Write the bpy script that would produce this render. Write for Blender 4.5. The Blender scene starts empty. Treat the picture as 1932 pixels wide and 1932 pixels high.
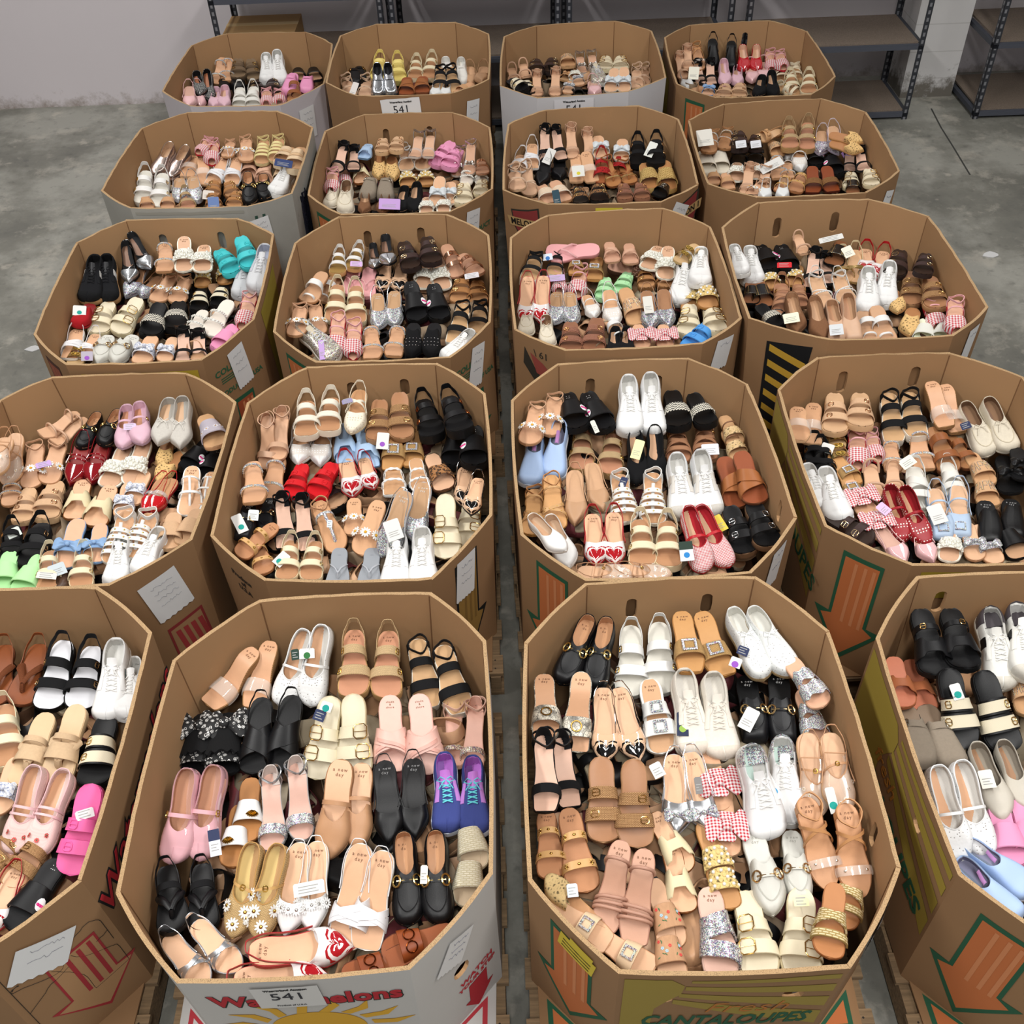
import bpy, math, random
from mathutils import Vector, Matrix, noise
from mathutils.geometry import delaunay_2d_cdt
random.seed(7)
scene = bpy.context.scene
COL = scene.collection
PI = math.pi

# ------------------------------------------------------------------ camera model (fitted to the bin rims)
CF, CP, CR, CY, CH = 1941.78, 0.769452, -0.0403878, -0.00542818, 3.3493
RIM = 0.80
def _mat3():
    cp, sp, cr, sr, cy, sy = math.cos(CP), math.sin(CP), math.cos(CR), math.sin(CR), math.cos(CY), math.sin(CY)
    R = Matrix(((1, 0, 0), (0, -sp, -cp), (0, cp, -sp)))
    Rr = Matrix(((cr, -sr, 0), (sr, cr, 0), (0, 0, 1)))
    Ry = Matrix(((cy, -sy, 0), (sy, cy, 0), (0, 0, 1)))
    return Rr @ R @ Ry
CR3 = _mat3(); CRT = CR3.transposed()
EYE = Vector((0, 0, CH))
def ray(px, py):
    return (CRT @ Vector(((px - 966) / CF, (py - 966) / CF, 1.0))).normalized()
def at_z(px, py, z):
    d = ray(px, py)
    return EYE + d * ((z - CH) / d.z)
def at_y(px, py, y):
    d = ray(px, py)
    return EYE + d * (y / d.y)

# ------------------------------------------------------------------ materials
def lin(h):
    h = h.lstrip('#')
    out = []
    for i in (0, 2, 4):
        c = int(h[i:i + 2], 16) / 255
        out.append(c / 12.92 if c <= .04045 else ((c + .055) / 1.055) ** 2.4)
    lo, hi = min(out), max(out)          # keep dyes inside what real leather and cloth reach
    if lo > .66: out = [v * .84 for v in out]
    elif hi < .018: out = [v * .5 for v in out]
    return (*out, 1.0)
_M = {}
class NT:
    def __init__(s, name):
        s.m = bpy.data.materials.new(name); s.m.use_nodes = True
        s.t = s.m.node_tree; s.n = s.t.nodes
        s.b = s.n['Principled BSDF']
    def add(s, ty, **kw):
        nd = s.n.new(ty)
        for k, v in kw.items():
            if k.startswith('i_'): nd.inputs[k[2:].replace('_', ' ')].default_value = v
            else: setattr(nd, k, v)
        return nd
    def ln(s, a, b): s.t.links.new(a, b)
    def coord(s, which='Object'):
        return s.add('ShaderNodeTexCoord').outputs[which]
    def ramp(s, fac, stops, mode='LINEAR'):
        r = s.add('ShaderNodeValToRGB'); r.color_ramp.interpolation = mode
        e = r.color_ramp.elements
        while len(e) > 1: e.remove(e[-1])
        e[0].position, e[0].color = stops[0]
        for p, c in stops[1:]:
            x = e.new(p); x.color = c
        s.ln(fac, r.inputs['Fac']); return r.outputs['Color']
    def bump(s, h, st=.3, d=.002):
        b = s.add('ShaderNodeBump'); b.inputs['Strength'].default_value = st; b.inputs['Distance'].default_value = d
        s.ln(h, b.inputs['Height']); s.ln(b.outputs['Normal'], s.b.inputs['Normal'])
    def noise(s, sc, det=3, co=None, rough=.5):
        n = s.add('ShaderNodeTexNoise'); n.inputs['Scale'].default_value = sc; n.inputs['Detail'].default_value = det
        n.inputs['Roughness'].default_value = rough
        s.ln(co if co is not None else s.coord(), n.inputs['Vector']); return n.outputs['Fac']
    def math(s, op, a, b=None):
        n = s.add('ShaderNodeMath', operation=op)
        for i, v in enumerate((a, b)):
            if v is None: continue
            if isinstance(v, (int, float)): n.inputs[i].default_value = v
            else: s.ln(v, n.inputs[i])
        return n.outputs[0]
    def mix(s, f, a, b):
        n = s.add('ShaderNodeMix', data_type='RGBA')
        if isinstance(f, (int, float)): n.inputs[0].default_value = f
        else: s.ln(f, n.inputs[0])
        for i, v in ((6, a), (7, b)):
            if isinstance(v, tuple): n.inputs[i].default_value = v
            else: s.ln(v, n.inputs[i])
        return n.outputs[2]
    def base(s, c, rough=.5, metal=0, **kw):
        if isinstance(c, tuple): s.b.inputs['Base Color'].default_value = c
        else: s.ln(c, s.b.inputs['Base Color'])
        s.b.inputs['Roughness'].default_value = rough; s.b.inputs['Metallic'].default_value = metal
        for k, v in kw.items(): s.b.inputs[k.replace('_', ' ')].default_value = v

def mat(kind, c='#ffffff', c2=None):
    key = (kind, c, c2)
    if key in _M: return _M[key]
    x = NT(kind + '_' + c.lstrip('#')); L = lin(c); L2 = lin(c2) if c2 else None
    if kind == 'leather':
        nz = x.noise(40, 2); dk = tuple(v * .9 for v in L[:3]) + (1,)
        x.base(x.mix(nz, dk, L), .42); x.bump(x.noise(350, 2), .15, .001)
    elif kind == 'patent': x.base(L, .08, 0, Coat_Weight=1.0)
    elif kind == 'suede':
        nz = x.noise(120, 3); dk = tuple(v * .8 for v in L[:3]) + (1,)
        x.base(x.mix(nz, dk, L), .95); x.bump(x.noise(600, 2), .3, .001)
    elif kind == 'fabric':
        w = x.add('ShaderNodeTexWave', i_Scale=160.0); x.ln(x.coord(), w.inputs['Vector'])
        dk = tuple(v * .85 for v in L[:3]) + (1,)
        x.base(x.mix(w.outputs['Fac'], dk, L), .9); x.bump(w.outputs['Fac'], .25, .001)
    elif kind == 'eva': x.base(L, .5); x.bump(x.noise(500, 1), .08, .001)
    elif kind == 'rubber': x.base(L, .65)
    elif kind == 'metal': x.base(L, .22, 1)
    elif kind == 'metalleather': x.base(L, .2, .85); x.bump(x.noise(60, 3), .15, .002)
    elif kind == 'pearl': x.base(L, .2, .1, Coat_Weight=.6)
    elif kind == 'glitter':
        v = x.add('ShaderNodeTexVoronoi', i_Scale=420.0); x.ln(x.coord(), v.inputs['Vector'])
        bw = x.add('ShaderNodeRGBToBW'); x.ln(v.outputs['Color'], bw.inputs[0])
        col = x.ramp(bw.outputs[0], [(0, tuple(q * .25 for q in L[:3]) + (1,)), (.45, L), (.75, (1, 1, 1, 1))], 'CONSTANT')
        tint = x.mix(.22, col, v.outputs['Color'])
        x.base(tint, .3, .35); x.bump(bw.outputs[0], .6, .002)
    elif kind in ('raffia', 'weave'):
        sc = 45.0 if kind == 'raffia' else 130.0
        ch = x.add('ShaderNodeTexBrick'); ch.offset = .5
        ch.inputs['Scale'].default_value = sc; ch.inputs['Mortar Size'].default_value = .09
        ch.inputs['Brick Width'].default_value = .9; ch.inputs['Row Height'].default_value = .35
        x.ln(x.coord(), ch.inputs['Vector'])
        ch.inputs['Color1'].default_value = L; ch.inputs['Color2'].default_value = tuple(v * .82 for v in L[:3]) + (1,)
        ch.inputs['Mortar'].default_value = L2 or tuple(v * .5 for v in L[:3]) + (1,)
        x.base(ch.outputs['Color'], .8)
        inv = x.math('SUBTRACT', 1.0, ch.outputs['Fac']); x.bump(inv, .7, .003)
    elif kind == 'crochet':
        v = x.add('ShaderNodeTexVoronoi', i_Scale=70.0, feature='DISTANCE_TO_EDGE'); x.ln(x.coord(), v.inputs['Vector'])
        col = x.ramp(v.outputs['Distance'], [(0, L), (.22, tuple(q * .85 for q in L[:3]) + (1,)), (.3, tuple(q * .25 for q in L[:3]) + (1,))])
        x.base(col, .85); x.bump(x.noise(300, 3), .5, .002)
    elif kind == 'cork':
        x.base(x.ramp(x.noise(220, 4), [(.35, tuple(q * .55 for q in L[:3]) + (1,)), (.55, L)]), .85)
    elif kind == 'jute':
        w = x.add('ShaderNodeTexWave', i_Scale=70.0, i_Distortion=3.0, bands_direction='Z'); x.ln(x.coord(), w.inputs['Vector'])
        x.base(x.mix(w.outputs['Fac'], tuple(q * .55 for q in L[:3]) + (1,), L), .9); x.bump(w.outputs['Fac'], .6, .003)
    elif kind in ('gingham', 'check'):
        sp = x.add('ShaderNodeSeparateXYZ'); x.ln(x.coord(), sp.inputs[0])
        k = 520.0 if kind == 'gingham' else 1100.0
        a = x.math('GREATER_THAN', x.math('SINE', x.math('MULTIPLY', sp.outputs[0], k)), 0.0)
        b = x.math('GREATER_THAN', x.math('SINE', x.math('MULTIPLY', sp.outputs[1], k)), 0.0)
        f = x.math('MULTIPLY', x.math('ADD', a, b), .5)
        x.base(x.mix(f, L, L2), .85)
    elif kind == 'dots':
        v = x.add('ShaderNodeTexVoronoi', i_Scale=90.0); v.inputs['Randomness'].default_value = .15; x.ln(x.coord(), v.inputs['Vector'])
        x.base(x.ramp(v.outputs['Distance'], [(0, L2), (.28, L)], 'CONSTANT'), .5)
    elif kind == 'snake':
        v = x.add('ShaderNodeTexVoronoi', i_Scale=95.0, feature='DISTANCE_TO_EDGE'); x.ln(x.coord(), v.inputs['Vector'])
        f = x.math('MULTIPLY', x.ramp(x.noise(30, 3), [(.45, (0, 0, 0, 1)), (.6, (1, 1, 1, 1))]), .8)
        g = x.ramp(v.outputs['Distance'], [(.02, (.05, .05, .05, 1)), (.06, L)])
        x.base(x.mix(f, g, lin('#4b4743')), .4)
    elif kind == 'leopard':
        v = x.add('ShaderNodeTexVoronoi', i_Scale=95.0); x.ln(x.coord(), v.inputs['Vector'])
        x.base(x.ramp(v.outputs['Distance'], [(0, lin('#7a4a22')), (.25, lin('#17100b')), (.48, L)], 'CONSTANT'), .7)
    elif kind == 'floral':
        v = x.add('ShaderNodeTexVoronoi', i_Scale=75.0); x.ln(x.coord(), v.inputs['Vector'])
        n = x.math('ADD', v.outputs['Distance'], x.math('MULTIPLY', x.noise(160, 3), .35))
        x.base(x.ramp(n, [(0, L2), (.36, L), (.50, L2), (.58, L)], 'CONSTANT'), .7)
    elif kind == 'toile':
        n = x.noise(75, 5, None, .6)
        x.base(x.ramp(n, [(0, L), (.52, L2), (.56, L), (.63, L2), (.66, L)], 'CONSTANT'), .7)
    elif kind == 'zigzag':
        sp = x.add('ShaderNodeSeparateXYZ'); x.ln(x.coord(), sp.inputs[0])
        tri = x.math('PINGPONG', sp.outputs[0], .006)
        f = x.math('MODULO', x.math('ADD', x.math('ADD', sp.outputs[1], tri), 1.0), .012)
        x.base(x.mix(x.math('GREATER_THAN', f, .006), L, L2), .85)
    elif kind == 'eyelet':
        v = x.add('ShaderNodeTexVoronoi', i_Scale=110.0); v.inputs['Randomness'].default_value = .6; x.ln(x.coord(), v.inputs['Vector'])
        x.base(x.ramp(v.outputs['Distance'], [(0, lin('#8f8b86')), (.18, L)], 'CONSTANT'), .75); x.bump(v.outputs['Distance'], .3, .002)
    elif kind == 'studded':
        v = x.add('ShaderNodeTexVoronoi', i_Scale=110.0); v.inputs['Randomness'].default_value = 0; x.ln(x.coord(), v.inputs['Vector'])
        f = x.ramp(v.outputs['Distance'], [(0, (1, 1, 1, 1)), (.36, (0, 0, 0, 1))], 'CONSTANT')
        x.base(x.mix(f, L, L2), .3); x.ln(f, x.b.inputs['Metallic']); x.bump(f, .5, .003)
    elif kind == 'hound':
        sp = x.add('ShaderNodeSeparateXYZ'); x.ln(x.coord(), sp.inputs[0])
        a = x.math('GREATER_THAN', x.math('SINE', x.math('MULTIPLY', sp.outputs[0], 900.0)), .2)
        b = x.math('GREATER_THAN', x.math('SINE', x.math('MULTIPLY', x.math('ADD', sp.outputs[1], sp.outputs[2]), 900.0)), .2)
        x.base(x.mix(x.math('ADD', x.math('MULTIPLY', a, b), 0.0), L, L2), .8)
    elif kind == 'mesh':
        v = x.add('ShaderNodeTexVoronoi', i_Scale=500.0); v.inputs['Randomness'].default_value = 0; x.ln(x.coord(), v.inputs['Vector'])
        d2 = tuple(v_ * .7 for v_ in L[:3]) + (1,)
        x.base(x.ramp(v.outputs['Distance'], [(0, d2), (.5, L)]), .8); x.bump(v.outputs['Distance'], .3, .001)
    elif kind == 'clear':
        x.base(L, .08, 0, IOR=1.45, Alpha=.28); x.b.inputs['Specular IOR Level'].default_value = .9
    elif kind == 'paper': x.base(L, .7)
    elif kind == 'ink': x.base(L, .8)
    elif kind in ('kraft', 'kraftin', 'whitebox', 'oldwhite'):
        co = x.coord('Object')
        n1 = x.noise(2.2, 4, co, .6); n2 = x.noise(60, 3, co); n3 = x.noise(7, 5, co, .7)
        wv = x.add('ShaderNodeTexWave', i_Scale=55.0, bands_direction='X'); x.ln(co, wv.inputs['Vector'])
        dk = tuple(v * (.82 if kind != 'oldwhite' else .55) for v in L[:3]) + (1,)
        c1 = x.mix(n1, dk, L)
        sp = x.ramp(n3, [(.66, (0, 0, 0, 1)), (.74, (1, 1, 1, 1))])
        lt = tuple(min(1, v * 1.16) for v in L[:3]) + (1,)
        c2_ = x.mix(x.math('MULTIPLY', sp, .45), c1, lt if kind != 'oldwhite' else lin('#6f6d66'))
        c3 = x.mix(x.math('MULTIPLY', n2, .12), c2_, dk)
        x.base(c3, .85); x.bump(n2, .08, .002)
    elif kind == 'flute':
        n_ = x.noise(420, 2)
        x.base(x.ramp(n_, [(.34, tuple(v * .55 for v in L[:3]) + (1,)), (.50, L)]), .9); x.bump(n_, .5, .002)
    elif kind == 'wood':
        co = x.coord('Object'); mp = x.add('ShaderNodeMapping'); mp.inputs['Scale'].default_value = (2, 30, 30); x.ln(co, mp.inputs['Vector'])
        n = x.noise(3, 5, mp.outputs[0], .6)
        x.base(x.ramp(n, [(.3, tuple(v * .5 for v in L[:3]) + (1,)), (.65, L)]), .85); x.bump(n, .3, .004)
    elif kind == 'concrete':
        co = x.coord('Object')
        a = x.noise(.9, 8, co, .65); b = x.noise(3.5, 6, co, .7); c_ = x.noise(14, 5, co, .6)
        col = x.ramp(a, [(.32, lin('#5a5a55')), (.47, L), (.58, lin('#94938b'))])
        col = x.mix(x.math('MULTIPLY', x.ramp(b, [(.54, (0, 0, 0, 1)), (.64, (1, 1, 1, 1))]), .55), col, lin('#aaa59a'))
        col = x.mix(x.math('MULTIPLY', x.ramp(x.noise(5.5, 3, co, .5), [(.66, (0, 0, 0, 1)), (.72, (1, 1, 1, 1))]), .5), col, lin('#b5aea2'))
        col = x.mix(x.math('MULTIPLY', x.ramp(c_, [(.3, (1, 1, 1, 1)), (.42, (0, 0, 0, 1))]), .4), col, lin('#4a4a47'))
        x.base(col, .55); x.bump(b, .12, .01)
    elif kind == 'wallpaint':
        co = x.coord('Object'); sp = x.add('ShaderNodeSeparateXYZ'); x.ln(co, sp.inputs[0])
        n = x.noise(2, 6, co, .6); n5 = x.noise(8, 6, co, .75)
        grime = x.ramp(x.math('SUBTRACT', x.math('MULTIPLY', n5, .5), sp.outputs[2]), [(.16, (0, 0, 0, 1)), (.30, (1, 1, 1, 1))])
        col = x.mix(x.math('MULTIPLY', n, .25), L, tuple(v * .82 for v in L[:3]) + (1,))
        col = x.mix(x.math('MULTIPLY', grime, .75), col, lin('#7d6f60'))
        x.base(col, .8); x.bump(n5, .1, .004)
    elif kind == 'block':
        co = x.coord('Object'); n5 = x.noise(9, 6, co, .75); sp = x.add('ShaderNodeSeparateXYZ'); x.ln(co, sp.inputs[0])
        grime = x.ramp(x.math('SUBTRACT', x.math('MULTIPLY', n5, .6), sp.outputs[2]), [(.12, (0, 0, 0, 1)), (.24, (1, 1, 1, 1))])
        col = x.mix(grime, x.mix(x.math('MULTIPLY', n5, .25), L, tuple(v * .8 for v in L[:3]) + (1,)), lin('#6a655d'))
        row = x.math('MODULO', x.math('ADD', sp.outputs[2], .06), .2)
        j = x.math('LESS_THAN', row, .008)
        x.base(x.mix(x.math('MULTIPLY', j, .3), col, lin('#8a8780')), .85); x.bump(n5, .25, .006)
    elif kind == 'particle':
        x.base(x.ramp(x.noise(160, 4), [(.35, tuple(q * .7 for q in L[:3]) + (1,)), (.62, L)]), .8)
    else: x.base(L, .5)
    if kind in ('leather', 'suede', 'fabric', 'eva', 'rubber', 'kraft', 'kraftin', 'weave', 'raffia', 'crochet', 'paper', 'ink'): x.b.inputs['Specular IOR Level'].default_value = .28
    _M[key] = x.m
    return x.m

# ------------------------------------------------------------------ mesh builder
def icos(sub=1):
    import bmesh
    bm = bmesh.new(); bmesh.ops.create_icosphere(bm, subdivisions=sub, radius=1)
    v = [tuple(a.co) for a in bm.verts]; f = [tuple(a.index for a in q.verts) for q in bm.faces]
    bm.free(); return v, f
ICO1 = icos(1); ICO2 = icos(2)
class MB:
    def __init__(s): s.v = []; s.f = []
    def loft(s, rings, closed=True, caps=False):
        n = len(rings[0]); b = len(s.v)
        for r in rings: s.v.extend(tuple(p) for p in r)
        for i in range(len(rings) - 1):
            for j in range(n if closed else n - 1):
                k = (j + 1) % n
                s.f.append((b + i * n + j, b + i * n + k, b + (i + 1) * n + k, b + (i + 1) * n + j))
        if caps:
            s.f.append(tuple(b + j for j in range(n))[::-1])
            s.f.append(tuple(b + (len(rings) - 1) * n + j for j in range(n)))
        return s
    def tube(s, path, r, closed=False, n=6, flat=1.0):
        path = [Vector(p) for p in path]; m = len(path); rings = []
        prev = None
        for i, p in enumerate(path):
            if closed: d = path[(i + 1) % m] - path[i - 1]
            else: d = path[min(i + 1, m - 1)] - path[max(i - 1, 0)]
            if d.length < 1e-9: d = Vector((0, 1, 0))
            d.normalize()
            if prev is None:
                u = d.cross(Vector((0, 0, 1)))
                if u.length < .1: u = d.cross(Vector((1, 0, 0)))
            else: u = prev - d * prev.dot(d)
            if u.length < 1e-6: u = d.cross(Vector((.3, .5, .8)))
            u.normalize(); w = d.cross(u); prev = u
            rr = r[i] if isinstance(r, (list, tuple)) else r
            rings.append([p + u * (rr * math.cos(2 * PI * k / n)) + w * (rr * flat * math.sin(2 * PI * k / n)) for k in range(n)])
        if closed: rings.append(rings[0])
        return s.loft(rings, True, not closed)
    def ball(s, c, r, sub=1, sc=(1, 1, 1), M=None):
        v, f = ICO1 if sub == 1 else ICO2
        b = len(s.v); c = Vector(c)
        for p in v:
            q = Vector((p[0] * r * sc[0], p[1] * r * sc[1], p[2] * r * sc[2]))
            if M is not None: q = M @ q
            s.v.append(tuple(c + q))
        s.f.extend(tuple(b + i for i in q) for q in f); return s
    def box(s, lo, hi, M=None):
        b = len(s.v)
        for z in (lo[2], hi[2]):
            for x, y in ((lo[0], lo[1]), (hi[0], lo[1]), (hi[0], hi[1]), (lo[0], hi[1])):
                p = Vector((x, y, z)); s.v.append(tuple(M @ p if M is not None else p))
        for q in ((0, 3, 2, 1), (4, 5, 6, 7), (0, 1, 5, 4), (1, 2, 6, 5), (2, 3, 7, 6), (3, 0, 4, 7)):
            s.f.append(tuple(b + i for i in q))
        return s
    def prism(s, pts, z0, z1, fn=None):
        """polygon pts (2D) extruded z0..z1; fn maps (x,y,z)->world"""
        n = len(pts); b = len(s.v); fn = fn or (lambda x, y, z: (x, y, z))
        for z in (z0, z1):
            for p in pts: s.v.append(tuple(fn(p[0], p[1], z)))
        from mathutils.geometry import tessellate_polygon
        tris = tessellate_polygon([[Vector((p[0], p[1], 0)) for p in pts]])
        for t in tris:
            s.f.append(tuple(b + n + i for i in t)); s.f.append(tuple(b + i for i in t[::-1]))
        for i in range(n):
            j = (i + 1) % n; s.f.append((b + i, b + j, b + n + j, b + n + i))
        return s
    def mesh(s, name, material, smooth=True):
        me = bpy.data.meshes.new(name); me.from_pydata(s.v, [], s.f); me.materials.append(material)
        if smooth:
            me.polygons.foreach_set('use_smooth', [True] * len(me.polygons))
            try: me.set_sharp_from_angle(angle=math.radians(50))
            except Exception: pass
        me.update(); return me
def text_mesh(body, size, m, bold=0., shear=0., spacing=1., sx=1., name='printed_lettering'):
    cu = bpy.data.curves.new('t', 'FONT'); cu.body = body; cu.size = size; cu.align_x = 'CENTER'; cu.align_y = 'CENTER'; cu.offset = bold; cu.shear = shear
    cu.extrude = .0003; cu.space_character = spacing; cu.resolution_u = 2
    o = bpy.data.objects.new('t', cu); COL.objects.link(o); dg = bpy.context.evaluated_depsgraph_get()
    me = bpy.data.meshes.new_from_object(o.evaluated_get(dg)); me.name = name; bpy.data.objects.remove(o); bpy.data.curves.remove(cu)
    me.materials.clear(); me.materials.append(m)
    if sx != 1.:
        for v in me.vertices: v.co.x *= sx
    return me
def link(name, data, parent=None, **props):
    o = bpy.data.objects.new(name, data); COL.objects.link(o)
    if parent is not None: o.parent = parent
    for k, v in props.items(): o[k] = v
    return o
def lerp(a, b, t): return a + (b - a) * t
def sm(t):
    t = max(0., min(1., t)); return t * t * (3 - 2 * t)
def interp(pts, t):
    if t <= pts[0][0]: return pts[0][1]
    for (a, x), (b, y) in zip(pts, pts[1:]):
        if t <= b:
            k = (t - a) / (b - a); return x + (y - x) * k
    return pts[-1][1]
# ------------------------------------------------------------------ footwear construction
HWB = [(0, 0), (.004, .045), (.02, .075), (.06, .105), (.12, .125), (.2, .13), (.32, .124), (.44, .128), (.55, .148), (.65, .168), (.73, .176)]
TOES = {
 'round': [(.8, .173), (.87, .156), (.92, .132), (.96, .098), (.985, .06), (1, 0)],
 'wide': [(.8, .182), (.88, .172), (.93, .152), (.965, .118), (.99, .07), (1, 0)],
 'square': [(.8, .17), (.88, .158), (.95, .146), (.98, .132), (.993, .11), (1, 0)],
 'almond': [(.78, .166), (.85, .142), (.91, .11), (.96, .07), (.985, .04), (1, 0)],
 'point': [(.78, .158), (.84, .126), (.9, .084), (.95, .046), (.985, .018), (1, 0)],
}
TS = [0, .004, .012, .03, .06, .1, .15, .21, .28, .35, .42, .49, .56, .63, .69, .75, .8, .85, .89, .925, .955, .975, .99, 1]
class Last:
    def __init__(s, side, L=.25, w=1., toe='round', h=.012, plat=.012, spring=.006, edge=(.18, .66)):
        s.side, s.L, s.w, s.h, s.plat, s.spring, s.edge = side, L, w, h, plat, spring, edge
        s.pts = HWB + TOES[toe]
    def hw(s, t): return interp(s.pts, t) * s.L * s.w * 1.06
    def cx(s, t): return -s.side * s.L * (.022 * math.sin(max(0, t - .3) / .7 * PI * .9) - .012 * sm((t - .75) / .25))
    def z(s, t):
        return s.plat + s.h * (1 - sm((t - s.edge[0]) / (s.edge[1] - s.edge[0]))) + s.spring * max(0, (t - .8) / .2) ** 2
    def p(s, t, u, dz=0): return Vector((s.cx(t) + u * s.hw(t), t * s.L, s.z(t) + dz))
def thick(S, t): return S.plat if S.h < .02 else .006
def sole(S, m, th=None, wedge=False, flare=1.04, ts=TS):
    mb = MB(); rings = []
    for t in ts:
        zt = S.z(t); hw = S.hw(t) * flare; c = S.cx(t); y = t * S.L
        if t == 0: y -= .002
        if t == 1: y += .002
        zb = (S.spring * max(0, (t - .8) / .2) ** 2) if wedge else zt - (th if th else max(.005, S.plat - 0.0))
        d = zt - zb; b = min(.003, d * .25)
        rings.append([(c - hw * .97, y, zt), (c - hw, y, zt - b), (c - hw, y, zb + b), (c - hw * .95, y, zb),
                      (c + hw * .95, y, zb), (c + hw, y, zb + b), (c + hw, y, zt - b), (c + hw * .97, y, zt)])
    mb.loft(rings, True)
    return mb.mesh('sole', m)
def insole(S, m, k=.94, dz=.002, cup=.0, t0=.008, t1=.992):
    mb = MB(); rings = []
    for t in TS:
        tt = t0 + t * (t1 - t0); row = []
        for u in (-1, -.8, -.4, 0, .4, .8, 1): row.append(S.p(tt, u * k, dz + cup * abs(u) ** 3))
        for u in (1, 0, -1): row.append(S.p(tt, u * k, -.002))
        rings.append(row)
    mb.loft(rings, True); return mb.mesh('insole', m)
def heelblock(S, m, t0=.03, t1=.2, bot=.8, thin=1.0):
    mb = MB(); rings = []
    for k in range(5):
        f = k / 4; s_ = lerp(1, bot, f ** .7); ring = []
        for j in range(14):
            a = 2 * PI * j / 14
            tm = (t0 + t1) / 2 - .02 * f * 0; t = tm + (t1 - t0) / 2 * math.sin(a) * s_
            u = math.cos(a); hwm = S.hw(max(.06, tm)) * .92 * s_ * lerp(1, thin, sm(f * 1.6))
            ztop = S.z(max(0, t)) - .004
            ring.append((S.cx(t) + (abs(u) ** .7) * math.copysign(1, u) * hwm, t * S.L, lerp(ztop, 0, f)))
        rings.append(ring)
    mb.loft(rings, True, True); return mb.mesh('heel', m)
def bandfn(S, yl, yr, w, arch, wf=None, over=1.05, sink=.004, pw=.75):
    def F(s, v, off=0.):
        wt = w * (wf(s) if wf else 1.) / S.L
        t = lerp(yl, yr, s) + v * wt
        t = max(.03, min(.985, t))
        ph = PI * (1 - s); c, sn = math.cos(ph), math.sin(ph)
        hw = S.hw(t) * over + off
        x = S.cx(t) + math.copysign(abs(c) ** .8, c) * hw
        return Vector((x, t * S.L, S.z(t) - sink + (arch + off) * sn ** pw))
    return F
def band(S, F, th=.0025, n=16, m=5, s0=0., s1=1.):
    mb = MB(); rings = []
    for i in range(n + 1):
        s = lerp(s0, s1, i / n)
        vs = [-.5 + j / (m - 1) for j in range(m)]
        rings.append([F(s, v * (.96 if abs(v) == .5 else 1), th) for v in vs] + [F(s, v, 0) for v in vs[::-1]])
    mb.loft(rings, True, True); return mb
def frame_at(F, s, v=0., off=.003):
    p = F(s, v, off); e = .02
    tx = (F(min(1, s + e), v, off) - F(max(0, s - e), v, off)).normalized()
    ty = (F(s, v + .15, off) - F(s, v - .15, off)); ty = (ty - tx * ty.dot(tx)).normalized()
    nz = tx.cross(ty)
    return p, Matrix((tx, ty, nz)).transposed()
def buckle(F, s, v=0., a=.012, b=.014, r=.0016, off=.004):
    p, M = frame_at(F, s, v, off); mb = MB()
    pts = [];
    for (x, y) in ((1, .6), (.6, 1), (-.6, 1), (-1, .6), (-1, -.6), (-.6, -1), (.6, -1), (1, -.6)):
        pts.append(p + M @ Vector((x * a, y * b, 0)))
    mb.tube(pts, r, True, 6)
    mb.tube([p + M @ Vector((-a, 0, .001)), p + M @ Vector((a * .9, 0, .001))], r * .6, False, 5)
    return mb
def ringtube(c, M, r, tr, n=16, sq=1.):
    return [c + M @ Vector((r * math.cos(2 * PI * k / n), sq * r * math.sin(2 * PI * k / n), 0)) for k in range(n)]
def loop(S, t0, zs, zb, wd, th=.0022, back=.012, over=1.05, m=12, tb=0.):
    """sling strap from one side round behind the heel"""
    mb = MB(); rings = []; N = 2 * m
    for i in range(N + 1):
        a = -1 + 2 * i / N
        k = 1 - abs(a)
        kk = sm(k)
        t = t0 * (1 - math.sin(k * PI / 2)) + tb * math.sin(k * PI / 2) - (back / S.L) * math.sin(k * PI / 2) ** 4
        hw = S.hw(max(.05, t)) * over
        x = S.cx(max(0, t)) + math.copysign(1, a) * hw * math.cos(k * PI / 2) ** .45 if abs(a) > 1e-6 else S.cx(0)
        z = S.z(max(0, t)) + lerp(zs, zb, kk)
        d = Vector((math.copysign(1, a) * math.cos(k * PI / 2), -math.sin(k * PI / 2), 0))
        p = Vector((x, t * S.L, z))
        rings.append([p + Vector((0, 0, wd / 2)) + d * th, p - Vector((0, 0, wd / 2)) + d * th, p - Vector((0, 0, wd / 2)), p + Vector((0, 0, wd / 2))])
    mb.loft(rings, True, True); return mb
def ankle(S, z, ra=.032, rb=.040, t=.14, wd=.006, tilt=.35, th=.002):
    mb = MB(); rings = []; c = Vector((S.cx(t), t * S.L, S.z(t) + z))
    for i in range(22):
        a = 2 * PI * i / 22 
        d = Vector((math.cos(a) * ra * (1 + .10 * math.sin(2 * a + 1)), math.sin(a) * rb * (1 + .12 * math.cos(3 * a)), .006 * math.sin(2 * a + .7))); q = c + d + Vector((0, 0, tilt * d.y)); n = d.normalized()
        h = Vector((0, 0, wd / 2))
        rings.append([q + h + n * th, q - h + n * th, q - h, q + h])
    rings.append(rings[0]); mb.loft(rings, True)
    for sg in (1, -1):      # the quarter straps that carry it
        a = S.p(t + .03, sg * 1.0, -.002); e = c + Vector((sg * ra, 0, 0)); m_ = (a + e) / 2 + Vector((sg * .004, 0, 0)); pts = [a, m_, e]
        mb.loft([[q + Vector((sg * th, wd * .8, 0)), q + Vector((sg * th, -wd * .8, 0)), q + Vector((0, -wd * .8, 0)), q + Vector((0, wd * .8, 0))] for q in pts], True, True)
    return mb
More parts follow.
